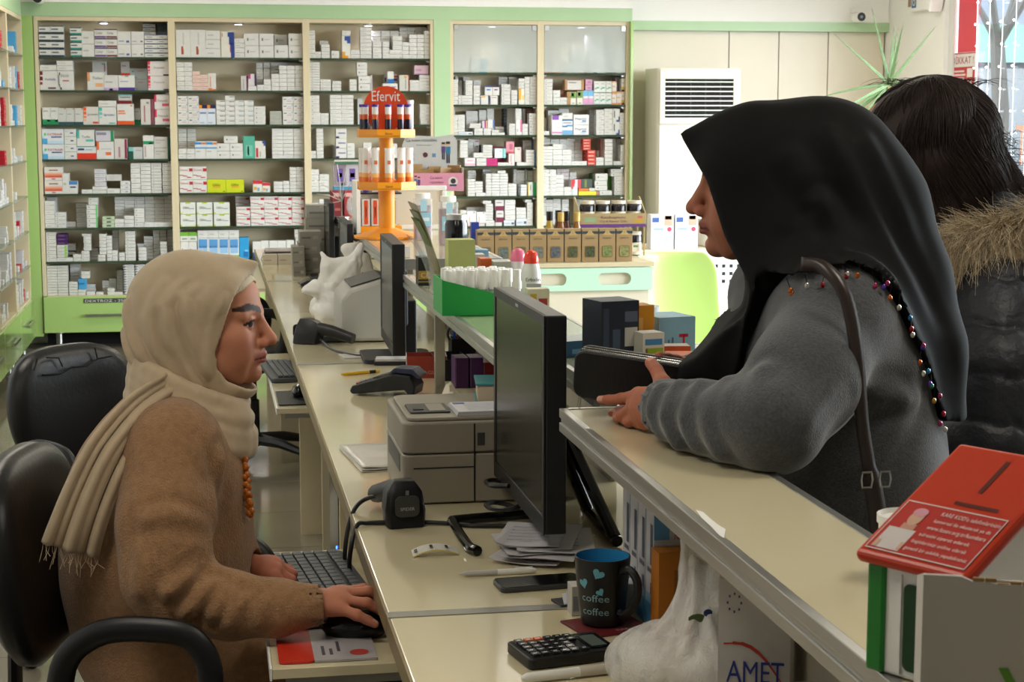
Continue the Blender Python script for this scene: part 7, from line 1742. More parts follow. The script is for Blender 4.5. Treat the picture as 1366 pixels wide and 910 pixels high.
# open cuff
V.cap((.152, 2.641, .7195), (.185, 2.641, .7215), .028, .028, .002, sub=True)
V.cap((.047, 2.928, .716), (.075, 2.90, .716), .028, .028, .002, sub=True)
jv, jq = V.mesh(); jv = relax(jv, jq, 1, .5)
Y = lambda x, z, y=2.64: (x, y, z)
jv = folds(jv, jq, [
    ([(-.135, 2.66, .985), (-.045, 2.70, .990), (-.005, 2.71, .93)], .012, .004),
    ([(-.13, 2.63, .865), (-.08, 2.63, .885), (-.02, 2.64, .868), (.005, 2.66, .855)], .016, .012),
    ([(-.135, 2.63, .84), (-.115, 2.63, .80), (-.118, 2.63, .76)], .015, .006),
    ([(-.01, 2.63, .80), (-.045, 2.62, .775), (-.075, 2.62, .757)], .012, .010), ([(.0, 2.63, .775), (-.03, 2.62, .745), (-.05, 2.62, .718)], .011, .010),
    ([(.02, 2.62, .765), (.0, 2.61, .74), (-.02, 2.61, .70)], .010, .009), ([(.045, 2.61, .757), (.03, 2.61, .735), (.012, 2.61, .695)], .010, .007),
    ([(.075, 2.61, .75), (.065, 2.61, .72), (.055, 2.61, .69)], .009, .0045), ([(-.10, 2.62, .70), (-.06, 2.62, .695), (-.01, 2.62, .678)], .012, .006),
    ([(-.20, 2.72, .88), (-.185, 2.72, .78), (-.20, 2.72, .66)], .022, .006), ([(.02, 2.76, .93), (.03, 2.76, .86), (.045, 2.78, .76)], .018, .008),
    ([(-.03, 2.74, .92), (.0, 2.73, .86), (.01, 2.74, .80)], .014, .007), ([(-.02, 2.70, .62), (.06, 2.72, .60), (.16, 2.75, .60)], .016, .008),
    ([(-.05, 2.70, .58), (.05, 2.72, .565), (.15, 2.74, .57)], .014, .006), ([(-.10, 2.70, .66), (-.02, 2.70, .645), (.06, 2.72, .635)], .014, .006)])
nmesh('jumper', jv, jq, M_KNIT, P1)
# trousers and shoes
V = Vol((-.15, 2.70, .0), (.46, 3.16, .66), .012)
for yy in (2.84, 3.02):
    V.chain([(.12, yy, .535), (.33, yy, .535), (.34, yy, .30), (.32, yy, .07)], [.078, .07, .055, .045], .02)
tv, tq = V.mesh(); nmesh('trousers', tv, tq, mat('dark_trousers', '#1d1d20', .85, bump=(120, .2, .001)), P1)
for yy in (2.84, 3.02):
    V = Vol((.24, yy - .07, -.01), (.50, yy + .07, .13), .007); V.cap((.30, yy, .042), (.42, yy, .034), .040, .033, .01); V.cap((.31, yy, .07), (.30, yy, .1), .04, .038, .01)
    V.d = np.maximum(V.d, -(V.ax[2][None, None, :] - .002)); sv, sq_ = V.mesh(); nmesh('shoe', sv, sq_, M_BLACK, P1)
# headscarf: outer shell, cut along the face edge, hollow
def to_world(vl, O, M): return np.array(O) + vl @ M
V = Vol((-.17, -.135, -.20), (.14, .135, .16), .0032)
V.ell((-.022, 0, .040), (.110, .090, .100), .01); V.ell((.035, 0, .060), (.062, .079, .060), .03); V.cap((.055, 0, .108), (.088, 0, .116), .016, .006, .03)
V.ell((.01, 0, -.03), (.070, .080, .09), .03); V.ell((-.06, 0, -.02), (.07, .08, .09), .03); V.cap((-.025, 0, -.08), (-.045, 0, -.17), .07, .075, .03)
V.ell((.05, 0, -.088), (.045, .052, .030), .025)
outer = V.d.copy(); X = V.ax[0][:, None, None]; Yl = V.ax[1][None, :, None]; Z = V.ax[2][None, None, :]
rim = np.interp(V.ax[2], [-.20, -.115, -.092, -.075, -.055, -.025, .035, .087, .118, .16], [.30, .30, .085, .052, .040, .037, .056, .074, .094, .11])[None, None, :]
shell = np.maximum(outer, -(outer + .008)); V.d = np.maximum(shell, X - rim - .010 * (np.abs(Yl) < .02) * 0).astype(np.float32)
sv, sq_ = V.mesh(); sv = relax(sv, sq_, 2, .5)
sv = folds(sv, sq_, [f for s in (-1, 1) for f in (
    ([(.03, s * .09, .115), (-.012, s * .095, .07), (-.005, s * .095, .02), (.012, s * .09, -.04), (.035, s * .08, -.09)], .009, .007),
    ([(-.01, s * .09, .11), (-.045, s * .09, .05), (-.035, s * .09, -.01), (-.005, s * .09, -.07), (.03, s * .08, -.11)], .010, .006),
    ([(-.05, s * .085, .09), (-.075, s * .085, .03), (-.06, s * .09, -.03), (-.02, s * .09, -.09)], .011, .0045),
    ([(.058, s * .085, .07), (.04, s * .09, .03), (.026, s * .085, -.02), (.03, s * .08, -.07)], .007, .003),
    ([(-.13, s * .04, .05), (-.115, s * .06, .0), (-.085, s * .08, -.05), (-.03, s * .085, -.10)], .010, .008),
    ([(-.135, s * .03, .0), (-.11, s * .06, -.05), (-.07, s * .08, -.10), (.0, s * .08, -.14)], .010, .008))])
nmesh('headscarf', to_world(sv, O1, M1), sq_, M_SCARF, P1)
V = Vol((-.02, -.09, .03), (.115, .09, .13), .003)   # pale band of the under-scarf on the forehead
V.ell((.044, 0, .058), (.0525, .0635, .0515), .01); V.ell((-.008, 0, .046), (.098, .079, .088), .02)
X = V.ax[0][:, None, None]; Yl = V.ax[1][None, :, None]; Z = V.ax[2][None, None, :]
V.d = np.maximum(np.maximum(V.d, -(V.d + .005)), -(Z - (.088 - 6.0 * Yl ** 2))).astype(np.float32)
uv_, uq = V.mesh(); nmesh('underscarf', to_world(relax(uv_, uq, 1), O1, M1), uq, M_SCARFIN, P1)
# neck wraps: cloth rolls running from the nape round to the throat
V = Vol((-.22, -.17, -.26), (.14, .17, -.01), .0042)
def roll(c, rx, ry, tilt, r, squash=1.0, k=.012, n=20):
    P = []
    for i in range(n + 1):
        a = 2 * math.pi * i / n; P.append((c[0] + rx * math.cos(a), c[1] + ry * math.sin(a), c[2] - tilt * math.cos(a)))
    for a, b in zip(P[:-1], P[1:]): V.cap(a, b, r, r, k)
roll((-.022, 0, -.082), .086, .084, .040, .016, k=.005); roll((-.020, 0, -.104), .090, .090, .046, .017, k=.005); roll((-.018, 0, -.128), .093, .096, .050, .018, k=.005); roll((-.020, 0, -.150), .092, .104, .046, .020, k=.006); roll((-.035, 0, -.170), .090, .112, .030, .022, k=.006)
V.cap((.05, -.03, -.14), (.038, -.02, -.175), .034, .026, .02)
wv, wq = V.mesh(); wv = relax(wv, wq, 2, .5)
nmesh('scarf_wrap', to_world(wv, O1, M1), wq, M_SCARF, P1)
# scarf end hanging over the near shoulder and down the back, with loose threads
cl = [(-.062, 2.865, 1.030), (-.110, 2.800, 1.006), (-.158, 2.752, .955), (-.190, 2.735, .895), (-.213, 2.730, .838), (-.226, 2.735, .800)]
cl = smooth_path(cl, 6); nu = len(cl); nvv = 25; G = []
for i, p in enumerate(cl):
    t_ = cl[min(i + 1, nu - 1)] - cl[max(i - 1, 0)]; t_ = t_ / np.linalg.norm(t_); sidev = np.cross(t_, [0, -1, 0]); sidev /= np.linalg.norm(sidev); wdt = .033 + .012 * i / nu
    G.append([p + sidev * wdt * (2 * j / (nvv - 1) - 1) * (1.0) + np.array([0, -.009 * math.sin(j * .58 + .4 + .02 * i) - .0045 * math.sin(j * 1.31 + .05 * i + 2) + .03 * max(0, abs(2 * j / (nvv - 1) - 1) - .6), 0]) for j in range(nvv)])
gv, gq = sheet(G); o = nmesh('scarf_tail', gv, gq, M_SCARF, P1); sm_ = o.modifiers.new('thickness', 'SOLIDIFY'); sm_.thickness = .0035
fr = MB(); rg = random.Random(8)
for j in range(0, nvv, 1):
    p = np.array(G[-1][j]); fr.tube([p, p + np.array([rg.uniform(-.004, .004), -.002, -.010]), p + np.array([rg.uniform(-.01, .01), -.003, -rg.uniform(.015, .04)])], .0006, 4)
fo = fr.build('fringe', M_SCARF, P1, world=True, kind='stuff')
# amber bead necklace hanging down the front
nk = MB()
for k in range(34):
    t_ = k / 33; nk.ell((.046 + .012 * t_ + .003 * math.sin(k * 2.1), 2.90 - .055 * t_ + .004 * math.cos(k * 1.7), .945 - .125 * t_), (.0055, .0055, .0055), 8, 5, '#a85a1e')
nk.build('bead_necklace', mat('amber_beads', '#b0601c', .35), P1, world=True)

# ================================================================== the customer in the black headscarf
P2 = thing('person', 'woman in black headscarf and grey wool coat leaning on the ledge, holding a wallet', 'person', (.90, 2.38, 0))
M_COAT = mat('charcoal_wool_coat', '#46484c', .92, var=.4, vscale=230, bump=(420, .6, .002), sheen=.35)
M_BSCARF = mat('black_crepe_scarf', '#070708', .8, bump=(300, .2, .0008), spec=.25)
th = math.radians(16)
f2 = np.array([-math.cos(th), math.sin(th), -.05]); O2 = np.array([.812, 2.42, 1.362])
hv, hq, hc_, M2 = head_mesh(O2, f2, (-.03, 0, 1), (164, 108, 84), (128, 62, 58), (30, 22, 20), (46, 28, 20), gaze=(1, .2, -.3))
def A(px, py, y):
    p = at(px, py, y=y - .15); return (p[0], p[1], max(p[2], LZ + .0095))
nh = hand_mesh(A(888, 540, 2.475), (.012, -.045, .0), [A(852, 526, 2.535), A(846, 541, 2.540), A(852, 554, 2.530), A(862, 564, 2.520)],
               [[A(829, 532, 2.572), A(812, 533.5, 2.590), A(801, 533, 2.600)], [A(829, 554, 2.568), A(824, 563, 2.590), A(836, 562, 2.606)], [A(839, 565, 2.555), A(833, 571, 2.575), A(844, 568, 2.592)], [A(853, 572, 2.540), A(848, 576, 2.56), A(857, 573, 2.575)]],
               [A(884, 512, 2.515), A(876, 494, 2.545), A(868, 484, 2.568)], (172, 106, 82), rr=.0078, wr=.022, palm_n=(-.1, -.9, .4))
fh = hand_mesh(A(915, 497, 2.66), (.05, .03, .0), [A(893, 486, 2.67), A(880, 500, 2.675), A(872, 512, 2.675), A(866, 522, 2.67)],
               [[A(872, 480, 2.665), A(858, 484, 2.66), A(848, 490, 2.65)], [A(845, 540, 2.672), A(828, 556, 2.655), A(816, 551, 2.618)], [A(846, 552, 2.668), A(832, 568, 2.645), A(822, 562, 2.608)], [A(850, 560, 2.662), A(840, 574, 2.64), A(832, 571, 2.600)]],
               [A(900, 484, 2.645), A(890, 479, 2.63), A(880, 477, 2.615)], (160, 96, 74), rr=.0076, wr=.021, palm_n=(-.5, -.8, .2))
V = Vol((.60, 1.95, .40), (1.15, 2.85, 1.32), .011)
V.chain([(.90, 2.38, .80), (.89, 2.38, 1.0), (.87, 2.40, 1.14), (.835, 2.42, 1.25)], [.12, .11, .11, .05], .03)
V.chain([(.845, 2.25, 1.19), (.71, 2.095, 1.085), (.628, 2.31, 1.078)], [.05, .04, .022], .02); V.chain([(.87, 2.58, 1.19), (.865, 2.70, 1.085), (.715, 2.515, 1.09)], [.05, .04, .022], .02)
bv, bq = V.mesh()
body = joinm([(hv, hq, hc_), nh, fh, (bv, bq, np.tile(L3((164, 108, 84)), (len(bv), 1)))])
nmesh('body', body[0], body[1], SKIN, P2, body[2])
def coat_field(h, infl=0.0, arms=True, lo=(.56, 1.93, .42), hi=(1.16, 2.92, 1.36)):
    V = Vol(lo, hi, h)
    V.chain([(.915, 2.38, .62), (.905, 2.38, .85), (.895, 2.38, 1.0), (.875, 2.39, 1.13)], [.165 + infl, .145 + infl, .138 + infl, .125 + infl], .05)
    V.ell((.905, 2.38, .95), (.150 + infl, .205 + infl, .26), .04); V.ell((.885, 2.39, 1.13), (.135 + infl, .20 + infl, .125 + infl), .05)
    V.cap((.845, 2.245, 1.205), (.865, 2.56, 1.205), .070 + infl, .070 + infl, .05)
    if arms:
        V.chain([(.838, 2.238, 1.195), (.770, 2.150, 1.135), (.715, 2.095, 1.090)], [.080, .069, .062], .04)
        V.chain([(.706, 2.090, 1.088), (.676, 2.14, 1.082), (.645, 2.215, 1.077), (.620, 2.292, 1.079)], [.060, .053, .046, .041], .03)
        V.chain([(.88, 2.58, 1.19), (.885, 2.67, 1.13), (.865, 2.70, 1.085), (.79, 2.605, 1.076), (.728, 2.53, 1.084)], [.07, .062, .055, .043, .036], .03)
    return V
V = coat_field(.0065)
V.cap((.618, 2.297, 1.079), (.60, 2.36, 1.078), .034, .034, .002, sub=True); V.cap((.725, 2.528, 1.085), (.69, 2.50, 1.09), .028, .028, .002, sub=True)
V.d = np.maximum(V.d, -(V.ax[2][None, None, :] - np.where(V.ax[0][:, None, None] < .716, 1.0305, 0))).astype(np.float32)
cv, cq = V.mesh(); cv = relax(cv, cq, 3, .5)
cv = folds(cv, cq, [
    ([(.605, 2.262, 1.115), (.588, 2.255, 1.078), (.60, 2.245, 1.045)], .009, .005), ([(.62, 2.225, 1.12), (.60, 2.21, 1.08), (.61, 2.195, 1.045)], .010, .006),
    ([(.64, 2.185, 1.125), (.613, 2.165, 1.085), (.62, 2.15, 1.045)], .011, .006), ([(.665, 2.145, 1.13), (.635, 2.12, 1.09), (.64, 2.10, 1.045)], .012, .006),
    ([(.70, 2.10, 1.15), (.685, 2.08, 1.12), (.70, 2.05, 1.08)], .014, .007), ([(.72, 2.06, 1.06), (.75, 2.06, 1.085), (.79, 2.09, 1.12)], .012, .006),
    ([(.735, 2.05, 1.10), (.77, 2.07, 1.13), (.81, 2.12, 1.16)], .014, .005), ([(.80, 2.17, 1.10), (.83, 2.17, 1.14), (.86, 2.19, 1.20)], .012, -.010),
    ([(.80, 2.18, 1.06), (.85, 2.17, 1.08), (.92, 2.19, 1.10)], .014, .006), ([(.83, 2.17, .98), (.89, 2.17, 1.03), (.95, 2.2, 1.10)], .016, .006), ([(.86, 2.18, 1.12), (.93, 2.2, 1.10), (1.0, 2.3, 1.06)], .014, .005)])
nmesh('coat', cv, cq, M_COAT, P2)
V = Vol((.78, 2.18, -.01), (1.12, 2.58, .66), .014)
for yy in (2.29, 2.47): V.chain([(.91, yy, .58), (.92, yy, .30), (.93, yy, .06)], [.085, .06, .05], .02); V.cap((.93, yy, .04), (.83, yy, .035), .04, .035, .01)
V.d = np.maximum(V.d, -(V.ax[2][None, None, :] - .001)); tv, tq = V.mesh(); nmesh('trousers', tv, tq, mat('dark_trousers'), P2)
# the scarf as one cloth: hood around the head, fall over back and shoulders, hem along the sequin line
V = coat_field(.0055, .014, arms=False, lo=(.62, 2.05, .97), hi=(1.14, 2.76, 1.53))
HL = lambda p: np.array(O2) + np.array(p, float) @ M2
for c, r, k in (((-.035, 0, .022), (.148, .098, .112), .03), ((.02, 0, .055), (.09, .088, .078), .03), ((.03, 0, -.02), (.075, .086, .10), .04), ((.03, 0, -.10), (.06, .075, .05), .03)): V.ell(HL(c), r, k, R=M2.T)
V.cap(HL((.03, 0, .095)), HL((.128, 0, .092)), .030, .010, .04); V.cap(HL((-.04, 0, -.04)), HL((-.05, 0, -.16)), .095, .12, .05)
V.chain([(.838, 2.238, 1.195), (.79, 2.17, 1.16)], [.095, .082], .04); V.cap((.865, 2.56, 1.2), (.83, 2.62, 1.16), .085, .07, .04)
V.chain([(.87, 2.42, 1.36), (.87, 2.41, 1.25), (.90, 2.40, 1.16)], [.11, .14, .15], .06)
V.chain([(.80, 2.43, 1.27), (.765, 2.40, 1.20), (.735, 2.41, 1.12), (.71, 2.42, 1.075)], [.07, .062, .055, .042], .03)
V.chain([(.895, 2.42, 1.41), (.955, 2.40, 1.34), (.99, 2.36, 1.24), (1.015, 2.31, 1.15), (1.03, 2.28, 1.06)], [.085, .075, .06, .038, .022], .05)
X = V.ax[0][:, None, None]; Yw = V.ax[1][None, :, None]; Z = V.ax[2][None, None, :]
xl = (X - O2[0]) * M2[0][0] + (Yw - O2[1]) * M2[0][1] + (Z - O2[2]) * M2[0][2]; zl = (X - O2[0]) * M2[2][0] + (Yw - O2[1]) * M2[2][1] + (Z - O2[2]) * M2[2][2]
rim = np.interp(zl, [-.34, -.28, -.22, -.15, -.12, -.10, -.082, -.049, -.01, .03, .07, .10, .13, .175], [.30, .22, .12, .05, .042, .048, .056, .072, .083, .094, .116, .132, .134, .134])
near = np.interp(V.ax[0], [.60, .735, .76, .80, .85, .89, .92, .985, 1.005, 1.14], [1.40, 1.33, 1.262, 1.275, 1.285, 1.268, 1.238, 1.11, 1.055, 1.04])[:, None, None]
near = np.where(xl > .03, np.minimum(near, O2[2] - .12), near)
frontz = np.interp(V.ax[0], [.60, .70, .74, .78, .9, 1.14], [1.02, 1.06, 1.085, 1.2, 1.25, 1.1])[:, None, None]
w_ = np.clip((Yw - 2.29) / .05, 0, 1); hem = near * (1 - w_) + np.minimum(near, frontz) * w_
V.d = np.maximum(np.maximum(V.d, xl - rim), (hem - Z) * .8).astype(np.float32)
cv, cq = V.mesh(); cv = relax(cv, cq, 3, .5)
cv = folds(cv, cq, [([(.86, 2.31, 1.46), (.91, 2.28, 1.36), (.955, 2.26, 1.25), (1.0, 2.27, 1.10)], .018, .007), ([(.91, 2.32, 1.44), (.96, 2.31, 1.33), (1.01, 2.30, 1.18)], .016, .006), ([(.84, 2.29, 1.36), (.86, 2.22, 1.31), (.92, 2.19, 1.25)], .014, .007),
                    ([(.78, 2.34, 1.28), (.76, 2.33, 1.2), (.735, 2.36, 1.12)], .012, .008), ([(.80, 2.30, 1.30), (.775, 2.31, 1.24), (.75, 2.34, 1.17)], .011, .007), ([(.82, 2.27, 1.34), (.79, 2.22, 1.30), (.765, 2.2, 1.27)], .011, .006), ([(.80, 2.32, 1.42), (.83, 2.31, 1.36), (.88, 2.27, 1.31)], .016, .004)])
nmesh('headscarf', cv, cq, M_BSCARF, P2)
# sequins on short threads along the hem
sq = MB(); thr = MB(); rg = random.Random(21); cvw = cv
hx = [.765, .785, .81, .835, .858, .875, .89, .903, .915, .926, .937, .948, .958, .967, .976, .985, .992, .998, 1.003]
hz = np.interp(hx, [.735, .76, .80, .85, .89, .92, .985, 1.005], [1.33, 1.262, 1.275, 1.285, 1.268, 1.238, 1.11, 1.055])
cols = ['#b03a6c', '#3a86b8', '#c8a04a', '#d8d0c4', '#2f8a5c', '#6a4ab8', '#a82c34', '#c86a2c']
for x, z in zip(hx, hz):
    c_ = cvw[(np.abs(cvw[:, 0] - x) < .012) & (np.abs(cvw[:, 2] - z) < .014)]
    if not len(c_): continue
    yq = c_[:, 1].min()
    for j in range(1 + (rg.random() < .4)):
        dx, dz = rg.uniform(-.006, .008), -rg.uniform(.006, .018); y2 = yq - .006
        thr.tube([(x, yq - .001, z), (x + dx, y2, z + dz)], .0007, 4); sq.ell((x + dx, y2 - .001, z + dz - .003), (.0034, .0016, .0042), 8, 5, rg.choice(cols))
thr.build('hem_threads', M_BSCARF, P2, world=True, kind='stuff'); sq.build('sequins', mat('sequin_gloss', None, .12, metal=.6, attr=True), P2, world=True, kind='stuff')
# brown leather bag strap over the near shoulder
def on_body(px_, py_, y, off=.0): return at(px_, py_, y=y)
sp = smooth_path([on_body(1068, 352, 2.175), on_body(1100, 358, 2.145), on_body(1128, 395, 2.120), on_body(1143, 470, 2.105), on_body(1150, 560, 2.105), on_body(1160, 625, 2.105), on_body(1170, 680, 2.10), on_body(1175, 740, 2.10)], 6)
G = []
for i, p in enumerate(sp):
    t_ = sp[min(i + 1, len(sp) - 1)] - sp[max(i - 1, 0)]; t_ = t_ / np.linalg.norm(t_); sd = np.cross(t_, [0, 1, 0]); sd /= np.linalg.norm(sd)
    wdt = .0092 if i < len(sp) * .72 else .0125
    G.append([p - sd * wdt, p + np.array([0, -.0015, 0]), p + sd * wdt])
gv, gq = sheet(G); bag = nmesh('bag_strap', gv, gq, mat('brown_strap_leather', '#2f2320', .35, bump=(200, .2, .001)), P2); k_ = bag.modifiers.new('thickness', 'SOLIDIFY'); k_.thickness = .003
bc = on_body(1168, 640, 2.096); [MB().tube([tuple(bc + np.array([x * .006 + dx, 0, z * .010])) for x, z in ((-1, -1), (1, -1), (1.3, 0), (1, 1), (-1, 1), (-1.3, 0))], .0018, 8, closed=True).build('buckle', M_CHROME, P2, world=True) for dx in (-.012, .013)]
# wallet
wl = thing('wallet', 'black ribbed zip-around wallet held above the ledge corner', 'wallet', (.617, 2.478, 1.084), math.radians(-28))
wl.rotation_euler = (math.radians(12), math.radians(6), math.radians(-28))
M_WAL = mat('black_ribbed_leather', '#121214', .42, bump=(130, .5, .002), stretch=(6, .2, .2))
for sy, nm in ((-1, 'front_cover'), (1, 'rear_cover')):
    MB().rbox(-.086, .086, (-.0165 if sy < 0 else .0065), (-.0065 if sy < 0 else .0165), -.030, .046, .017, axis='y', n=6).build(nm, M_WAL, wl, bevel=.003)
MB().rbox(-.083, .083, -.0064, .0064, -.027, .043, .015, axis='y', n=6).build('gusset', M_BLACK, wl)
for yz in (-.0045, .0045):
    zp = MB()
    for k in range(46): zp.box(-.078 + k * .0034, -.0756 + k * .0034, yz - .0012, yz + .0012, .0432, .0452)
    zp.build('zip_teeth', M_CHROME, wl)
MB().tube([(-.078, -.006, -.029), (-.080, -.007, -.049), (-.077, -.006, -.051), (-.075, -.006, -.031)], .001, 6).build('zip_pull', M_CHROME, wl)

# ================================================================== the customer in the puffer jacket
P3 = thing('person', 'dark-haired person in black puffer jacket with fur-trimmed hood', 'person', (1.40, 3.0, 0))
M_PUFF = mat('black_nylon_puffer', '#20232a', .5, bump=(38, .9, .006))
th = math.radians(32); f3 = np.array([-math.cos(th), math.sin(th), 0]); O3 = np.array([1.285, 3.02, 1.405])
hv, hq, hc_, M3 = head_mesh(O3, f3, (0, 0, 1), (178, 124, 100), (150, 84, 78), (40, 28, 24), (50, 30, 22), h=.0032)
V = Vol((1.1, 2.7, .4), (1.72, 3.3, 1.3), .014)
V.chain([(1.42, 3.0, .88), (1.42, 3.0, 1.0), (1.36, 3.01, 1.25)], [.12, .12, .05], .03)
V.chain([(1.36, 2.84, 1.14), (1.33, 2.79, .93), (1.22, 2.84, .86)], [.05, .045, .03], .02); V.chain([(1.40, 3.18, 1.14), (1.38, 3.22, .93), (1.25, 3.12, .86)], [.05, .045, .03], .02)
bv, bq = V.mesh()
hh1 = hand_mesh((1.22, 2.84, .86), (.04, -.01, .02), [(1.165, 2.85, .85), (1.163, 2.866, .842), (1.165, 2.88, .832), (1.17, 2.892, .822)], [[(1.145, 2.855, .83), (1.14, 2.86, .81), (1.142, 2.862, .795)], [(1.143, 2.87, .82), (1.138, 2.874, .8), (1.142, 2.876, .785)], [(1.147, 2.884, .81), (1.143, 2.888, .79), (1.147, 2.89, .778)], [(1.155, 2.896, .80), (1.152, 2.90, .785), (1.155, 2.90, .775)]], [(1.19, 2.83, .835), (1.175, 2.825, .815), (1.165, 2.825, .80)], (178, 124, 100), h=.0026)
hh2 = hand_mesh((1.25, 3.12, .86), (.04, .01, .02), [(1.195, 3.11, .85), (1.193, 3.095, .842), (1.195, 3.08, .832), (1.2, 3.068, .822)], [[(1.175, 3.105, .83), (1.17, 3.1, .81), (1.172, 3.098, .795)], [(1.173, 3.09, .82), (1.168, 3.086, .8), (1.172, 3.084, .785)], [(1.177, 3.076, .81), (1.173, 3.072, .79), (1.177, 3.07, .778)], [(1.185, 3.064, .80), (1.182, 3.06, .785), (1.185, 3.06, .775)]], [(1.22, 3.13, .835), (1.205, 3.135, .815), (1.195, 3.135, .80)], (178, 124, 100), h=.0026)
body = joinm([(hv, hq, hc_), hh1, hh2, (bv, bq, np.tile(L3((178, 124, 100)), (len(bv), 1)))]); nmesh('body', body[0], body[1], SKIN, P3, body[2])
def quilt(v, q, arm_axis=None, step=.082, amp=.013, ph=0):
    n = vnormals(v, q); t = (v[:, 2] + .35 * (v[:, 0] - 1.4) * .3 + ph) / step
    b = np.abs(np.sin(math.pi * t)) ** .42; wr = np.sin(v[:, 0] * 150 + v[:, 1] * 120 + np.floor(t) * 2) * .0022 * np.exp(-(np.abs(np.sin(math.pi * t)) / .45) ** 2)
    return v + n * (amp * (b - .75) + wr)[:, None]
V = Vol((1.08, 2.62, .5), (1.74, 3.36, 1.30), .0075)
V.chain([(1.43, 3.0, .70), (1.43, 3.0, 1.0), (1.41, 3.0, 1.12)], [.19, .18, .14], .05); V.ell((1.43, 3.0, .9), (.19, .235, .36), .05); V.cap((1.38, 2.86, 1.16), (1.40, 3.15, 1.16), .08, .08, .05); V.cap((1.37, 3.0, 1.18), (1.35, 3.0, 1.27), .11, .09, .04)
jv, jq = V.mesh(); jv = quilt(relax(jv, jq, 1), jq); nmesh('jacket_body', jv, jq, M_PUFF, P3)
for pts in ([(1.365, 2.845, 1.15), (1.335, 2.775, 1.04), (1.325, 2.755, .93), (1.27, 2.80, .875), (1.215, 2.842, .86)], [(1.40, 3.165, 1.15), (1.40, 3.24, 1.04), (1.385, 3.25, .93), (1.31, 3.18, .875), (1.245, 3.122, .86)]):
    V = Vol(np.min(pts, 0) - .15, np.max(pts, 0) + .15, .0075); V.chain(pts, [.09, .085, .08, .066, .048], .03); V.cap(pts[-1], np.array(pts[-1]) + (-.04, 0, -.01), .036, .036, .002, sub=True)
    jv, jq = V.mesh(); jv = quilt(relax(jv, jq, 1), jq, ph=.03, amp=.012); nmesh('jacket_sleeve', jv, jq, M_PUFF, P3)
V = Vol((1.22, 2.78, 1.12), (1.72, 3.3, 1.46), .008)   # hood lying on the back
V.ell((1.50, 3.0, 1.26), (.13, .17, .075), .03); V.cap((1.42, 2.90, 1.30), (1.44, 3.14, 1.31), .045, .045, .04); V.cap((1.52, 2.90, 1.30), (1.50, 3.1, 1.33), .05, .05, .03); V.ell((1.46, 3.02, 1.345), (.09, .12, .03), .02, sub=True)
hv2, hq2 = V.mesh(); n_ = vnormals(hv2, hq2); hv2 = hv2 + n_ * (.006 * np.sin(hv2[:, 0] * 60 + 2 * np.sin(hv2[:, 1] * 25)))[:, None]; nmesh('hood', relax(hv2, hq2, 1), hq2, M_PUFF, P3)
V = Vol((1.22, 2.76, -.01), (1.62, 3.24, .86), .014)
for yy in (2.91, 3.09): V.chain([(1.42, yy, .74), (1.43, yy, .55), (1.43, yy, .3), (1.44, yy, .06)], [.10, .09, .065, .05], .02); V.cap((1.44, yy, .04), (1.34, yy, .035), .04, .035, .01)
V.d = np.maximum(V.d, -(V.ax[2][None, None, :] - .001)); tv, tq = V.mesh(); nmesh('trousers', tv, tq, mat('dark_trousers'), P3)
# strands: thin tapering tubes from numpy, used for hair and fur
def strands(P, r, sides=3):
    """P: (N, K, 3) -> verts, quads"""
    N, K = P.shape[:2]; T = np.gradient(P, axis=1); T /= np.linalg.norm(T, axis=2, keepdims=True) + 1e-9
    U = np.cross(T, np.array([.31, .87, .38])); U /= np.linalg.norm(U, axis=2, keepdims=True) + 1e-9; Wv = np.cross(T, U)
    rr = (r * np.linspace(1, .25, K))[None, :, None] if np.isscalar(r) else r[:, :, None]
    rings = np.stack([P + rr * (math.cos(a) * U + math.sin(a) * Wv) for a in np.arange(sides) * 2 * math.pi / sides], 2)
    idx = np.arange(N * K * sides).reshape(N, K, sides); a = idx[:, :-1]; b = idx[:, 1:]
    Q = np.stack([a, np.roll(a, -1, 2), np.roll(b, -1, 2), b], -1).reshape(-1, 4)
    return rings.reshape(-1, 3), Q
M_HAIR = mat('dark_brown_hair', '#2a1b17', .62, var=.3, vscale=40)
HC = np.array([1.304, 3.02, 1.432])
V = Vol((1.12, 2.86, 1.14), (1.50, 3.2, 1.58), .006)
V.ell(HC, (.118, .102, .112), .01); V.cap(HC + (.01, 0, -.05), HC + (.035, -.01, -.17), .098, .092, .04); V.cap(HC + (.05, -.01, -.05), HC + (.10, -.02, -.15), .065, .052, .04)
Xh = (V.ax[0][:, None, None] - O3[0]) * f3[0] + (V.ax[1][None, :, None] - O3[1]) * f3[1]; Zh = V.ax[2][None, None, :] - O3[2]
cut = np.where(Zh > .085, 1.0, np.interp(V.ax[2] - O3[2], [-.3, -.1, .0, .06, .10], [.05, .075, .085, .10, .14])[None, None, :])
V.d = np.maximum(V.d, Xh - cut).astype(np.float32)
hv3, hq3 = V.mesh(); nmesh('hair_mass', relax(hv3, hq3, 1), hq3, M_HAIR, P3)
N, K = 2600, 14; ph = RNG.uniform(0, 2 * math.pi, N); s = np.linspace(0, 1, K)[None, :]; L = RNG.uniform(.75, 1.12, N)[:, None]
th_ = np.minimum(s * L * 2.6, 1.62) ; drop = np.maximum(0, s * L * 2.6 - 1.62) * .115
ph2 = ph[:, None] + RNG.normal(0, .06, (N, 1)) + .10 * np.sin(5 * s + ph[:, None] * 3)
rx = .121 + .006 * RNG.random((N, 1)); crown = HC + (.015, 0, 0)
px_ = crown[0] + (rx * np.sin(th_) + drop * .10) * np.cos(ph2) + drop * (.35 + .3 * np.cos(ph2)) + .006 * np.sin(13 * s + ph[:, None] * 7)
py_ = crown[1] + (rx * .87 * np.sin(th_)) * np.sin(ph2) + .004 * np.cos(12 * s + ph[:, None] * 5)
pz_ = crown[2] + (rx * .97) * np.cos(th_) - drop * 1.0
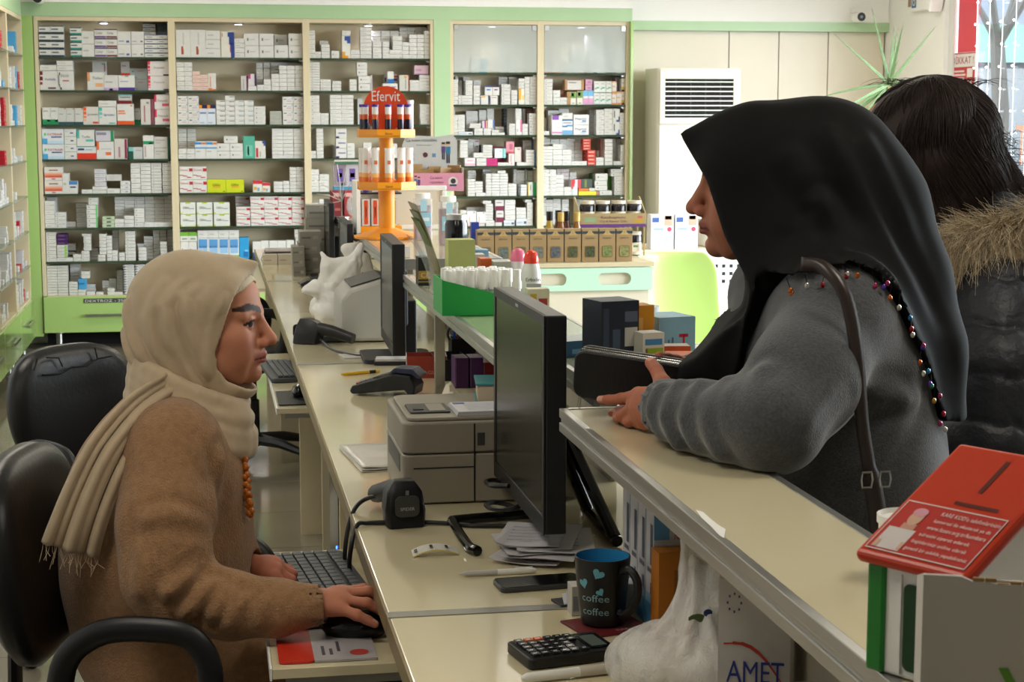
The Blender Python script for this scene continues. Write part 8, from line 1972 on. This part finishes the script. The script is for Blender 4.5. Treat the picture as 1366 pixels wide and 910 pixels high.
fwdd = (px_ - O3[0]) * f3[0] + (py_ - O3[1]) * f3[1]
ok = ~((fwdd > .105) & (pz_ < O3[2] + .06)).any(1)
gv, gq = strands(np.stack([px_, py_, pz_], -1)[ok], .0013)
fly = 260; a0 = RNG.uniform(-.5, 1.2, fly)[:, None]; base = HC + np.stack([.095 + .035 * RNG.random(fly), RNG.uniform(-.07, .05, fly), RNG.uniform(-.14, .03, fly)], -1)
sF = np.linspace(0, 1, K)[None, :]; ln = RNG.uniform(.03, .12, fly)[:, None]
FP = np.stack([base[:, :1] + ln * (.75 * sF) + .006 * np.sin(9 * sF + a0 * 9), base[:, 1:2] + ln * .2 * np.sin(6 * sF + a0 * 5), base[:, 2:] - ln * sF ** 1.5 * (.3 + a0 * .5) + .005 * np.cos(8 * sF + a0)], -1)
top = 60; bt = HC + np.stack([RNG.uniform(-.05, .09, top), RNG.uniform(-.05, .05, top), .103 + 0 * RNG.random(top)], -1); lt2 = RNG.uniform(.04, .10, top)[:, None]
TP = np.stack([bt[:, :1] + lt2 * sF * RNG.choice([-1, 1], top)[:, None] * .9, bt[:, 1:2] + .01 * sF, bt[:, 2:] + .016 * np.sin(sF * 3.0) * RNG.uniform(.3, 1, top)[:, None]], -1)
fv, fq = strands(np.concatenate([FP, TP]), .0008)
hvv = np.concatenate([gv, fv]); hqq = np.concatenate([gq, fq + len(gv)]); o = nmesh('hair', hvv, hqq, M_HAIR, P3); o['kind'] = 'stuff'
# fur trim of the hood
pth = np.array(smooth_path([(1.225, 2.93, 1.215), (1.262, 2.885, 1.235), (1.33, 2.865, 1.262), (1.41, 2.862, 1.282), (1.50, 2.88, 1.305), (1.58, 2.94, 1.33), (1.60, 3.06, 1.34)], 10))
fur_core = MB().tube(pth, .026, 10).build('fur_band', mat('fur_base', '#a8906a', .95), P3, world=True)
N = 17000; i0 = RNG.uniform(0, len(pth) - 1.01, N); ii = i0.astype(int); fr_w = (i0 - ii)[:, None]; base = pth[ii] * (1 - fr_w) + pth[ii + 1] * fr_w; tg = pth[ii + 1] - pth[ii]; tg /= np.linalg.norm(tg, axis=1, keepdims=True)
n1 = np.cross(tg, [0, 0, 1.0]); n1 /= np.linalg.norm(n1, axis=1, keepdims=True); n2 = np.cross(n1, tg); an = RNG.uniform(0, 2 * math.pi, N)[:, None]
dr = np.cos(an) * n1 + np.sin(an) * n2; K = 5; sK = np.linspace(0, 1, K)[None, :, None]; ln = RNG.uniform(.028, .06, N)[:, None, None]
clump = np.stack([np.sin(i0 * 2.2), 0 * i0, np.cos(i0 * 1.7)], -1)
bend = np.array([-.45, -.25, -.75]) + .35 * clump + RNG.normal(0, .3, (N, 3))
FP = (base + dr * .02)[:, None] + dr[:, None] * ln * sK * .8 + bend[:, None] * ln * sK ** 1.6
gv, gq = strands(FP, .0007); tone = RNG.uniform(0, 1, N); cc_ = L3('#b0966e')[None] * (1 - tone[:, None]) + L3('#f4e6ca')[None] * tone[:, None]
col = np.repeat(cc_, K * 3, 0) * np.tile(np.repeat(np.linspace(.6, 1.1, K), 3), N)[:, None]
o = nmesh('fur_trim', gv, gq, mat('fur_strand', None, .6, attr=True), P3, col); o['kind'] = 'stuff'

# ------------------------------------------------------------------ thin plastic bags
m = bpy.data.materials.new('translucent_bag'); m.use_nodes = True; b_ = m.node_tree.nodes['Principled BSDF']
b_.inputs['Base Color'].default_value = (.84, .83, .81, 1); b_.inputs['Roughness'].default_value = .2; b_.inputs['Alpha'].default_value = .54
nb_ = m.node_tree.nodes.new('ShaderNodeTexNoise'); nb_.inputs['Scale'].default_value = 28; nb_.inputs['Distortion'].default_value = 1.5; bb_ = m.node_tree.nodes.new('ShaderNodeBump'); bb_.inputs['Strength'].default_value = .5; bb_.inputs['Distance'].default_value = .006
m.node_tree.links.new(nb_.outputs['Fac'], bb_.inputs['Height']); m.node_tree.links.new(bb_.outputs['Normal'], b_.inputs['Normal'])
M_BAG = m; M_BAG2 = mat('white_bag_film', '#f2f1ee', .3, alpha=.86, bump=(30, .5, .006))
def crumple(v, q, seed, amp, fr=1.0):
    r = np.random.default_rng(seed); n = vnormals(v, q); off = np.zeros(len(v))
    for k in range(9):
        d = r.normal(0, 1, 3); d /= np.linalg.norm(d); f = r.uniform(40, 120) * fr; off += np.abs(np.sin(v @ d * f + r.uniform(0, 6) + 1.3 * np.sin(v @ r.normal(0, 1, 3) * 30))) * amp / (1 + k * .4) - amp * .35
    return v + n * off[:, None]
def plastic_bag(label, build, lo, hi, seed, amp=.004, prints=(), h=.004, zmin=None, ridges=(), m=None):
    V = Vol(lo, hi, h); build(V)
    if zmin is not None: V.d = np.maximum(V.d, -(V.ax[2][None, None, :] - zmin)).astype(np.float32)
    v, q = V.mesh(); v = crumple(relax(v, q, 2), q, seed, amp, .6); v = folds(v, q, ridges)
    if zmin is not None: v[:, 2] = np.maximum(v[:, 2], zmin)
    t = thing('plastic_bag', label, 'plastic bag', (*((np.array(lo) + np.array(hi)) / 2)[:2], lo[2]), group='white plastic bags on the counter')
    nmesh('film', v, q, m or M_BAG2, t)
    for (c, s_, col_) in prints:
        c = np.array(c); i = np.argmin(np.linalg.norm(v[:, [0, 2]] - c[[0, 2]], axis=1) + (v[:, 1] - v[:, 1].min()) * .3); p = v[i]
        MB().ell((p[0], p[1] - .0008, p[2]), (s_[0], .0008, s_[1]), 8, 5, col_).build('print', CARD, t, world=True)
    return t
def b1(V):
    V.ell((.578, 2.06, .792), (.08, .085, .05), .02); V.ell((.535, 2.09, .78), (.045, .06, .036), .02); V.chain([(.60, 2.06, .83), (.606, 2.08, .895), (.600, 2.105, .942)], [.04, .022, .010], .02)
    V.chain([(.61, 2.05, .84), (.635, 2.05, .90), (.655, 2.06, .95)], [.045, .026, .012], .02); V.cap((.60, 2.02, .79), (.66, 2.0, .80), .05, .04, .02)
plastic_bag('crumpled translucent white carrier bag in front of the cartons under the ledge', b1, (.46, 1.92, .74), (.680, 2.25, .985), 4, .0022, [((.59, 2.0, .86), (.012, .006), '#5a6a3c'), ((.603, 2.0, .866), (.006, .005), '#2c3c74')], zmin=WZ + .001, m=M_BAG, ridges=[([(.600, 2.07, .93), (.59, 2.03, .87), (.57, 2.0, .82), (.55, 1.99, .77)], .007, .006), ([(.603, 2.07, .92), (.605, 2.02, .86), (.61, 1.98, .80)], .007, .006), ([(.598, 2.08, .91), (.57, 2.05, .85), (.53, 2.05, .81), (.50, 2.07, .77)], .008, .006), ([(.595, 2.06, .88), (.575, 2.02, .84), (.54, 2.02, .80)], .006, .005), ([(.62, 2.02, .88), (.63, 1.98, .83), (.635, 1.97, .78)], .007, .005)])
def b2(V): V.ell((.42, 5.98, .81), (.075, .07, .062), .02); V.chain([(.40, 5.97, .86), (.36, 5.95, .892), (.325, 5.95, .888)], [.035, .024, .016], .02); V.cap((.405, 5.96, .87), (.415, 5.96, .905), .028, .012, .02)
plastic_bag('knotted white plastic bag in front of the taller bags', b2, (.28, 5.85, .74), (.53, 6.1, .95), 9, .004, [((.46, 5.9, .85), (.008, .012), '#243a7c'), ((.47, 5.9, .81), (.007, .010), '#6a8a2c'), ((.44, 5.9, .79), (.012, .010), '#6a4a8c')], zmin=WZ + .001)
def b3(V): V.ell((.465, 6.25, .86), (.085, .03, .115), .02); V.cap((.42, 6.25, .95), (.40, 6.25, .99), .03, .008, .02); V.cap((.52, 6.25, .96), (.545, 6.25, 1.02), .03, .008, .03); V.ell((.40, 6.22, .80), (.05, .04, .05), .02)
plastic_bag('tall opened white plastic bag standing behind the knotted one', b3, (.33, 6.14, .74), (.60, 6.36, 1.05), 13, .005, [((.42, 6.2, .87), (.008, .007), '#24407c'), ((.53, 6.2, .86), (.006, .012), '#b82c2c')], zmin=WZ + .001)
def b4(V): V.ell((.545, 6.42, .90), (.06, .025, .11), .02); V.cap((.50, 6.42, .99), (.585, 6.42, .995), .02, .02, .02)
plastic_bag('white paper-like bag with small logo beside the label printer', b4, (.46, 6.36, .74), (.63, 6.48, 1.03), 17, .003, [((.575, 6.4, .98), (.010, .006), '#333'), ((.56, 6.4, .90), (.005, .006), '#b03030')], zmin=WZ + .001)
# ------------------------------------------------------------------ right-hand side of the shop
ac = thing('air_conditioner', 'tall ivory floor air conditioner with black louvred outlet', 'air conditioner', (3.17, 11.1, 0))
M_IVORY = mat('ivory_plastic', '#d6d0c2', .35)
MB().rbox(-.285, .285, -.14, .20, .0005, 1.79, .03).build('cabinet', M_IVORY, ac, bevel=.004)
gx0, gx1, gz0, gz1 = -.235, .225, 1.47, 1.72
f_ = MB(); f_.box(-.27, gx0, -.152, -.1405, 1.43, 1.775); f_.box(gx1, .265, -.152, -.1405, 1.43, 1.775); f_.box(gx0, gx1, -.152, -.1405, gz1, 1.775); f_.box(gx0, gx1, -.152, -.1405, 1.43, gz0)
f_.build('outlet_frame', M_IVORY, ac, bevel=.003)
MB().box(gx0, gx1, -.146, -.1405, gz0, gz1).build('outlet_recess', M_DARK, ac)
for k in range(8):
    z = gz0 + .014 + k * .0305
    MB().box(gx0 + .001, gx1 - .001, -.158, -.1465, z, z + .0065).build('louvre', M_WHITEP, ac)
for k in range(4): MB().box(gx0 + .07 + k * .1, gx0 + .074 + k * .1, -.1508, -.1463, gz0 + .002, gz1 - .002).build('vane', M_GREYD, ac)
MB().box(-.27, .265, -.146, -.1405, .62, 1.415).build('front_panel', M_IVORY, ac, bevel=.003)
sw = MB(); n = 14
P = [(-.18 + .36 * k / n, 1.414 - .035 * math.sin(math.pi * k / n) ** 1.5) for k in range(n + 1)]
sw.prism([(P[0][0], 1.4145), *P[1:-1], (P[-1][0], 1.4145)], 'y', -.149, -.1462); sw.build('grey_crescent', mat('pale_grey_trim', '#b9bfc4', .3), ac)
for k in range(9): MB().box(-.255, .25, -.1475, -.1405, .22 + k * .035, .235 + k * .035).build('intake_slat', M_IVORY, ac)

tb = thing('side_table', 'cream topped side table with perforated metal front by the air conditioner', 'table', (2.78, 9.95, 0))
MB().box(-.40, .42, -.26, .26, .685, .71).build('table_top', M_CREAM, tb, bevel=.002)
for sx_ in (-.37, .39):
    for sy_ in (-.23, .23): MB().box(sx_ - .02, sx_ + .02, sy_ - .02, sy_ + .02, .0005, .6845).build('leg', M_CHROME, tb)
MB().box(.02, .36, -.25, -.24, .48, .66).build('perforated_panel', M_ALU, tb)
for r in range(3):
    for c in range(7): MB().box(.04 + c * .045, .06 + c * .045, -.2512, -.2502, .51 + r * .045, .53 + r * .045).build('punched_hole', M_DARK, tb)
for k in range(2):
    o = pack('breast_pump_box', 'white breast pump box with portrait and pink dot, %s one by the window' % ('left', 'right')[k], 2.60 + k * .145, 9.78, .711, .135, .10, .20, '#e8e6ea', [(.05, .78, .35, .92, '#3a5aa4'), (.58, .68, .95, .97, '#d8a890'), (.62, .86, .9, .97, '#c89a4c'), (.1, .55, .55, .62, '#9fb0d4'), (.08, .5, .45, .53, '#bbb'), (.08, .06, .6, .1, '#bbb'), (.55, .18, .8, .4, '#b8c4dc')], group='breast pump boxes on the side table')
    q = MB().lathe([(.0, 0), (.014, 0)], (.042, -.0508, .115), 14, '#d83a5c', axis='y'); q.build('pink_dot', CARD, o)
pt_ = thing('desktop_unit', 'flat white desktop unit with vents on the side table', 'appliance', (3.02, 9.9, .711))
MB().box(-.12, .12, -.12, .14, .0005, .16).build('case', M_WHITEP, pt_, bevel=.004)
for k in range(7): MB().box(-.10, .05, -.1215, -.1202, .03 + k * .014, .036 + k * .014).build('vent', M_GREYD, pt_)

# green shell chairs
M_LIME = mat('lime_plastic_shell', '#b2cf78', .3, coat=.2)
def shell_chair(label, x, y, rz):
    t = thing('shell_chair', label, 'chair', (x, y, 0), rz, group='lime green shell chairs')
    mb = MB(); nu, nv = 12, 16
    prof = []   # (y, z, half width)
    for k in range(nv + 1):
        s = k / nv
        if s < .45:
            q = s / .45; prof.append((-.20 + .40 * q, .445 - .02 * math.sin(q * math.pi), .20 + .02 * math.sin(q * math.pi)))
        else:
            q = (s - .45) / .55; prof.append((.20 + .03 * math.sin(q * 1.57) + .05 * q, .445 + .45 * q ** 1.15, (.215 - .015 * q) * (1 if q < .85 else math.sqrt(max(.55, 1 - ((q - .85) / .15) ** 2 * .45)))))
    vs = []
    for (yy, zz, hw) in prof:
        for i in range(nu + 1):
            u = 2 * i / nu - 1
            vs.append((u * hw, yy - .05 * u * u * (1 if zz > .5 else 0), zz + .03 * u * u * (1 if zz < .5 else 0)))
    fs = [(a * (nu + 1) + b, a * (nu + 1) + b + 1, (a + 1) * (nu + 1) + b + 1, (a + 1) * (nu + 1) + b) for a in range(nv) for b in range(nu)]
    mb.add(vs, fs, smooth=True); o = mb.build('shell', M_LIME, t, solid=.012, sharp=0)
    su = o.modifiers.new('smooth', 'SUBSURF'); su.levels = 1; su.render_levels = 1
    for sx_ in (-1, 1):
        for sy_ in (-1, 1): MB().tube([(sx_ * .12, sy_ * .11, .415), (sx_ * .20, sy_ * .20, .0005)], .012, 10).build('leg', M_CHROME, t)
    MB().tube([(-.215, -.21, .452), (.215, -.21, .452)], .006, 8).build('seat_rim', M_WHITEP, t)
    return t
shell_chair('lime green shell chair facing the camera, behind the herb counter end', 1.98, 7.0, 0.0)
shell_chair('lime green shell chair nearer the grey-coated woman, seen from the side', 1.78, 5.0, math.radians(-75))

# potted spiky plant
pn_ = thing('potted_plant', 'spiky long-leaved houseplant in a pot by the window corner', 'plant', (4.12, 10.1, 0))
MB().lathe([(.13, .0005), (.14, .01), (.17, .27), (.18, .28), (.18, .31), (.165, .31), (.155, .27), (.0, .265)], n=24).build('pot', mat('terracotta_pot', '#8a5a40', .7), pn_)
MB().tube(smooth_path([(0, 0, .26), (.01, 0, .8), (-.01, .01, 1.3), (0, 0, 1.66)], 5), .018, 8).build('trunk', mat('plant_trunk', '#a08a64', .8, bump=(60, .5, .004)), pn_)
M_LEAF = mat('spiky_leaf_green', '#5c7645', .5, var=.15)
rl = random.Random(2)
dirs = [(-.9, -.1, .75), (-.45, 0, 1.7), (.1, 0, 1.9), (.25, .1, 1.6), (.75, 0, .95), (1, 0, .22), (-1.0, 0, -.05), (-1.0, 0, -.55), (-1, .1, -.75), (-.9, -.1, -.9), (.5, -.2, -.45), (-.2, -.8, .5), (.3, .6, .8), (.05, -.5, 1.2), (-1, -.3, -.35)]
for k, d in enumerate(dirs):
    L = rl.uniform(.36, .5); d = np.array(d); d = d / np.linalg.norm(d)
    side = np.cross(d, [0, -1, 0.2]); side /= np.linalg.norm(side)
    mb = MB(); vs = []; m_ = 8
    for i in range(m_ + 1):
        s = i / m_; p = np.array([0, 0, 1.67]) + d * L * s - np.array([0, 0, .06]) * s * s * (1 if d[2] < .6 else .2)
        w_ = .012 * (1 - s) ** .7 * min(1, .5 + s * 3)
        up_ = np.cross(side, d) * w_ * .4
        vs += [tuple(p - side * w_ + up_), tuple(p), tuple(p + side * w_ + up_)]
    fs = []
    for i in range(m_): fs += [(3 * i, 3 * i + 1, 3 * i + 4, 3 * i + 3), (3 * i + 1, 3 * i + 2, 3 * i + 5, 3 * i + 4)]
    mb.add(vs, fs, smooth=True).build('leaf', M_LEAF, pn_, solid=.0015)
# warning poster on the window pillar
ps_ = thing('warning_poster', 'red and white warning notice reading DIKKAT on the window', 'poster', (4.62, 10.25, 1.75))
MB().box(.045, .0485, -.20, .20, -.115, .125, '#f0eeec').build('sheet', CARD, ps_)
pm = MB(); xq = .0445; rt, upv = (0, -1, 0), (0, 0, 1)
def pq(y0, y1, z0, z1, c, o=0): pm.add([(xq - o, y0, z0), (xq - o, y1, z0), (xq - o, y1, z1), (xq - o, y0, z1)], [(0, 1, 2, 3)], c)
for a_ in ((.19, -.19, -.112, -.105), (.19, -.19, .115, .122), (.19, .18, -.112, .122), (-.18, -.19, -.112, .122)): pq(*a_, '#c8343c')
pq(.17, -.17, -.10, .035, '#c8343c')
pm.text('DİKKAT !', (xq - .0004, .16, .055), rt, upv, .045, '#b82c38', w=.31)
for k in range(5): pq(.155, -.02 - .02 * (k % 2), -.085 + k * .022, -.074 + k * .022, '#f4e6e4', .0006)
pq(-.06, -.14, -.03, .025, '#f4e6e4', .0006); pq(-.08, -.13, -.085, -.05, '#f4e6e4', .0006)
pm.build('print', CARD, ps_)
# cameras and emergency light
def seccam(label, x, y, z, rz, bl):
    t = thing('security_camera', label, 'security camera', (x, y, z), rz, group='security cameras')
    MB().box(-.012, .012, .02, bl, .026, .05).build('mount', M_WHITEP, t, bevel=.003)
    MB().lathe([(.03, -.06), (.033, -.055), (.033, .05), (.02, .055)], (0, 0, -.008), 18, axis='y').build('housing', M_WHITEP, t)
    MB().lathe([(.0, -.0615), (.012, -.0625), (.029, -.0612), (.029, -.058)][::1], (0, 0, -.008), 18, axis='y').build('lens_face', M_BLACK, t)
    MB().lathe([(.0, -.066), (.008, -.064), (.011, -.062)], (0, 0, -.008), 14, axis='y').build('lens', mat('lens_glass', '#8a97a0', .05), t)
    return t
seccam('white bullet security camera under the bulkhead near the window', 4.35, 11.24, 2.15, .0, .121)
seccam('white bullet security camera at the top of the leftmost cabinet', -1.0, 11.13, 2.205, 0, .091)
el = thing('emergency_light', 'white emergency light unit with blue round sticker near the window', 'emergency light', (4.612, 10.75, 2.16))
MB().box(-.05, -.0005, -.17, .17, 0, .12).build('case', M_WHITEP, el, bevel=.006)
ee = MB(); ee.box(-.0512, -.0502, .02, .09, .02, .09, '#2f5fa8'); ee.lathe([(.0, -.0515), (.024, -.0515)], (0, .055, .055), 16, '#e8ecf0', axis='x'); ee.lathe([(.0, -.0519), (.014, -.0519)], (0, .055, .055), 14, '#3a8a5c', axis='x'); ee.box(-.0512, -.0502, .10, .15, .03, .08, '#a8886c')
ee.build('stickers', CARD, el)
for yy in (-.12, -.2): pass
o = MB().box(-.09, -.0, -.05, .05, -.01, .11).build('lamp_head', M_WHITEP, el, bevel=.01); o.location = (0, -.235, .0); o.rotation_euler = (.35, 0, 0)
# hanging light strings inside the window
M_WIRE = mat('white_light_wire', '#e6e6e6', .4); M_LED = mat('led_bulb', '#ffffff', .3, emit=('#f2f6ff', 6))
for k in range(9):
    y = 9.93 - k * .17
    t = thing('light_string', 'hanging string of small white lights in the window, %s from the red stripe' % ORD[k], 'light string', (4.60, y, 2.35), group='light strings in the window')
    MB().tube([(0, .004 * math.sin(j * 1.3 + k), -j * .16) for j in range(10)], .0022, 5).build('wire', M_WIRE, t)
    bl = MB()
    for j in range(11): bl.ell((-.006, .012 * (-1) ** j, -.06 - j * .13), (.006, .009, .006), 6, 4)
    bl.build('bulbs', M_LED, t)
# ------------------------------------------------------------------ the street outside
structure('ground', MB().box(ROOM_X1 + .2, 60, -20, 70, -.25, -.12), mat('paving_grey', '#4a4a4a', .9, var=.1))
sb_ = thing('street_building', 'pale grey apartment block across the street, seen through the window', 'building', (17, 31, -.12))
MB().box(-16, 22, 0, 6, 0, 26).build('wall', mat('render_grey', '#3a4048', .9, var=.1), sb_)
mw = mat('window_dark', '#20262c', .2); mband = mat('green_shop_band', '#2f4a42', .6)
for r in range(7):
    for c in range(14):
        MB().box(-14.2 + c * 2.1, -13.0 + c * 2.1, -.06, -.005, 3.9 + r * 2.6, 5.4 + r * 2.6).build('window', mw, sb_)
MB().box(-9, 9, -.3, -.005, 2.6, 3.3).build('shop_sign', mband, sb_)
for c in range(4): MB().box(-8.5 + c * 4.3, -4.9 + c * 4.3, -.05, -.005, .3, 2.5).build('shop_front', mw, sb_)
def bare_tree(label, x, y, h, seed):
    r_ = random.Random(seed); t = thing('bare_tree', label, 'tree', (x, y, -.12), group='bare street trees')
    M_BARK = mat('bark', '#14120f', .9)
    MB().tube([(0, 0, 0), (.05, 0, h * .3), (0, .05, h * .45)], [.12, .1, .08], 8).build('trunk', M_BARK, t)
    br = MB()
    def grow(p, d, L, r, lv):
        q = p + d * L; mid = (p + q) / 2 + np.array([r_.uniform(-.06, .06) * L for _ in range(3)])
        br.tube([p, mid, q], [r, r * .8, r * .6], 5)
        if lv:
            for _ in range(3):
                nd = d + np.array([r_.uniform(-.7, .7), r_.uniform(-.7, .7), r_.uniform(-.3, .6)]); grow(q, nd / np.linalg.norm(nd), L * .72, r * .6, lv - 1)
    for _ in range(5):
        d = np.array([r_.uniform(-.6, .6), r_.uniform(-.6, .6), .9]); grow(np.array([0, 0, h * .43]), d / np.linalg.norm(d), h * .2, .045, 3)
    br.build('branches', M_BARK, t)
bare_tree('bare street tree close outside the window', 8.6, 18.0, 5.5, 1)
bare_tree('bare street tree farther along the pavement', 10.8, 23.5, 6.5, 2)
# ------------------------------------------------------------------ office chairs
M_LEATHER = mat('black_leatherette', '#151517', .36, bump=(90, .25, .002))
def office_chair(label, x, y, rz, arms=True, base=True, crack=False, seat_z=.46, back_c=.70, back_h=.17, lean=0.12, up=0.0):
    t = thing('office_chair', label, 'office chair', (x, y, 0), rz, group='black office chairs')   # faces +X locally
    def pad(cx, cz, hw, hh, th, lean_, bulge):
        mb = MB(); nu, nv = 18, 18; vs = []
        for side in (0, 1):
            for i in range(nu + 1):
                for j in range(nv + 1):
                    u, v = 2 * i / nu - 1, 2 * j / nv - 1
                    # superellipse mapping
                    k = max(abs(u), abs(v)); r = (abs(u) ** 3.2 + abs(v) ** 3.2) ** (1 / 3.2) or 1
                    su, sv = (u * k / r if r else 0), (v * k / r if r else 0)
                    e = (1 - k ** 6)
                    wtap = hw * (1 - .10 * sv * sv - .06 * (sv < 0) * abs(sv))
                    dx = (th * (.35 + .65 * max(0, e) ** .5)) * (1 if side else -1)
                    vs.append((dx * .5 - lean_ * sv * hh * 1.0 - bulge * (1 - su * su) * .5, su * wtap, sv * hh))
        fs = []; N = (nu + 1) * (nv + 1)
        for i in range(nu):
            for j in range(nv):
                a = i * (nv + 1) + j; b = a + nv + 1
                fs.append((a, a + 1, b + 1, b)); fs.append((N + a, N + b, N + b + 1, N + a + 1))
        rim = [i * (nv + 1) for i in range(nu + 1)] + [nu * (nv + 1) + j for j in range(1, nv + 1)] + [i * (nv + 1) + nv for i in range(nu - 1, -1, -1)] + [j for j in range(nv - 1, 0, -1)]
        for a, b in zip(rim, rim[1:] + rim[:1]): fs.append((a, b, N + b, N + a))
        mb.add(vs, fs, smooth=True)
        return mb
    b = pad(0, 0, .215, back_h, .07, lean, .03)
    b.v = [(p[0] - .235, p[1], p[2] + back_c) for p in b.v]; bo = b.build('backrest', M_LEATHER, t, sharp=0)
    if crack:
        ck = MB()
        for seg in (((-.12, .105), (-.06, .10), (-.02, .115), (.03, .112), (.07, .128), (.12, .13)), ((.07, .128), (.066, .16)), ((-.10, .15), (-.06, .145), (-.05, .12)), ((-.13, .15), (-.145, .12))):
            ck.tube([(-.203 - lean * z * 1.0 - .0 , y, z + back_c) for y, z in seg], .0022, 5)
        ck.build('seam_tear', mat('torn_leatherette', '#050505', .8), bo)
    s = MB(); pd_ = pad(0, 0, .22, .21, .08, 0, .0)
    s = pd_; s.v = [(p[2], p[1], seat_z + p[0] * .9) for p in s.v]; s.f = [tuple(reversed(f)) for f in s.f]; s.build('seat', M_LEATHER, t, sharp=0)
    MB().tube(smooth_path([(-.10, 0, seat_z - .045), (-.24, 0, seat_z - .03), (-.285, 0, seat_z + .06), (-.265 - lean * .1, 0, back_c)], 5), .022, 8, flat=.5).build('back_bracket', M_BLACK, t)
    if arms:
        for sy in (-1, 1):
            loop = [(-.17, sy * .245, seat_z + .02), (-.19, sy * .265, seat_z + up + .12), (-.12, sy * .272, seat_z + up + .195), (0.0, sy * .272, seat_z + up + .205), (.075, sy * .270, seat_z + up + .185), (.10, sy * .265, seat_z + up + .11), (.06, sy * .25, seat_z + .02), (-.04, sy * .235, seat_z - .035)]
            loop = [(p[0] * .8 + .025, *p[1:]) for p in loop]
            MB().tube(smooth_path(loop, 6, closed=True), .0165, 12, closed=True, flat=1.25).build('armrest', M_BLACK, t)
    MB().lathe([(.028, .12), (.028, .27), (.018, .275), (.018, seat_z - .04), (.05, seat_z - .038), (.05, seat_z - .02)], n=16).build('gas_column', M_BLACK, t)
    MB().lathe([(.045, .075), (.045, .12), (.03, .125)], n=16).build('hub', M_BLACK, t)
    for k in range(5):
        a = k * 2 * math.pi / 5 + .4; c, s_ = math.cos(a), math.sin(a)
        lg = MB().tube([(c * .03, s_ * .03, .10), (c * .15, s_ * .15, .095), (c * .27, s_ * .27, .07)], [.026, .022, .016], 8); lo_ = lg.build('leg', M_BLACK, t)
        MB().lathe([(.0, -.022), (.02, -.022), (.025, -.018), (.025, .018), (.02, .022), (.0, .022)], (c * .285, s_ * .285, .0255), 14, axis='x' if abs(s_) > .7 else 'y').build('caster', M_BLACK, lo_)
    return t
office_chair('black office chair with torn backrest top, empty, behind the seated woman', -.223, 4.725, math.radians(-48), crack=True, seat_z=.42, back_c=.675, back_h=.172)
office_chair('black office chair at the far workplace, mostly hidden by the woman',   .17, 7.4, math.radians(6), seat_z=.47, back_c=.74)
office_chair('black office chair the woman in the beige scarf sits on', -.06, 2.87, math.radians(-12), seat_z=.405, back_c=.755, back_h=.175, up=.095)
for o in bpy.data.objects:      # flat print too small to pick apart piece by piece
    if o.type == 'MESH' and o.parent and o.name.split('.')[0] in ('print', 'stickers', 'printed_lines', 'lid_print', 'logo_print', 'side_print', 'coin_slots', 'bulbs', 'torn_edge', 'bead_necklace', 'zip_teeth', 'branches', 'label', 'lettering', 'header_lettering', 'tray_lettering', 'seam_tear'):
        o['kind'] = 'stuff'
bpy.context.view_layer.update()
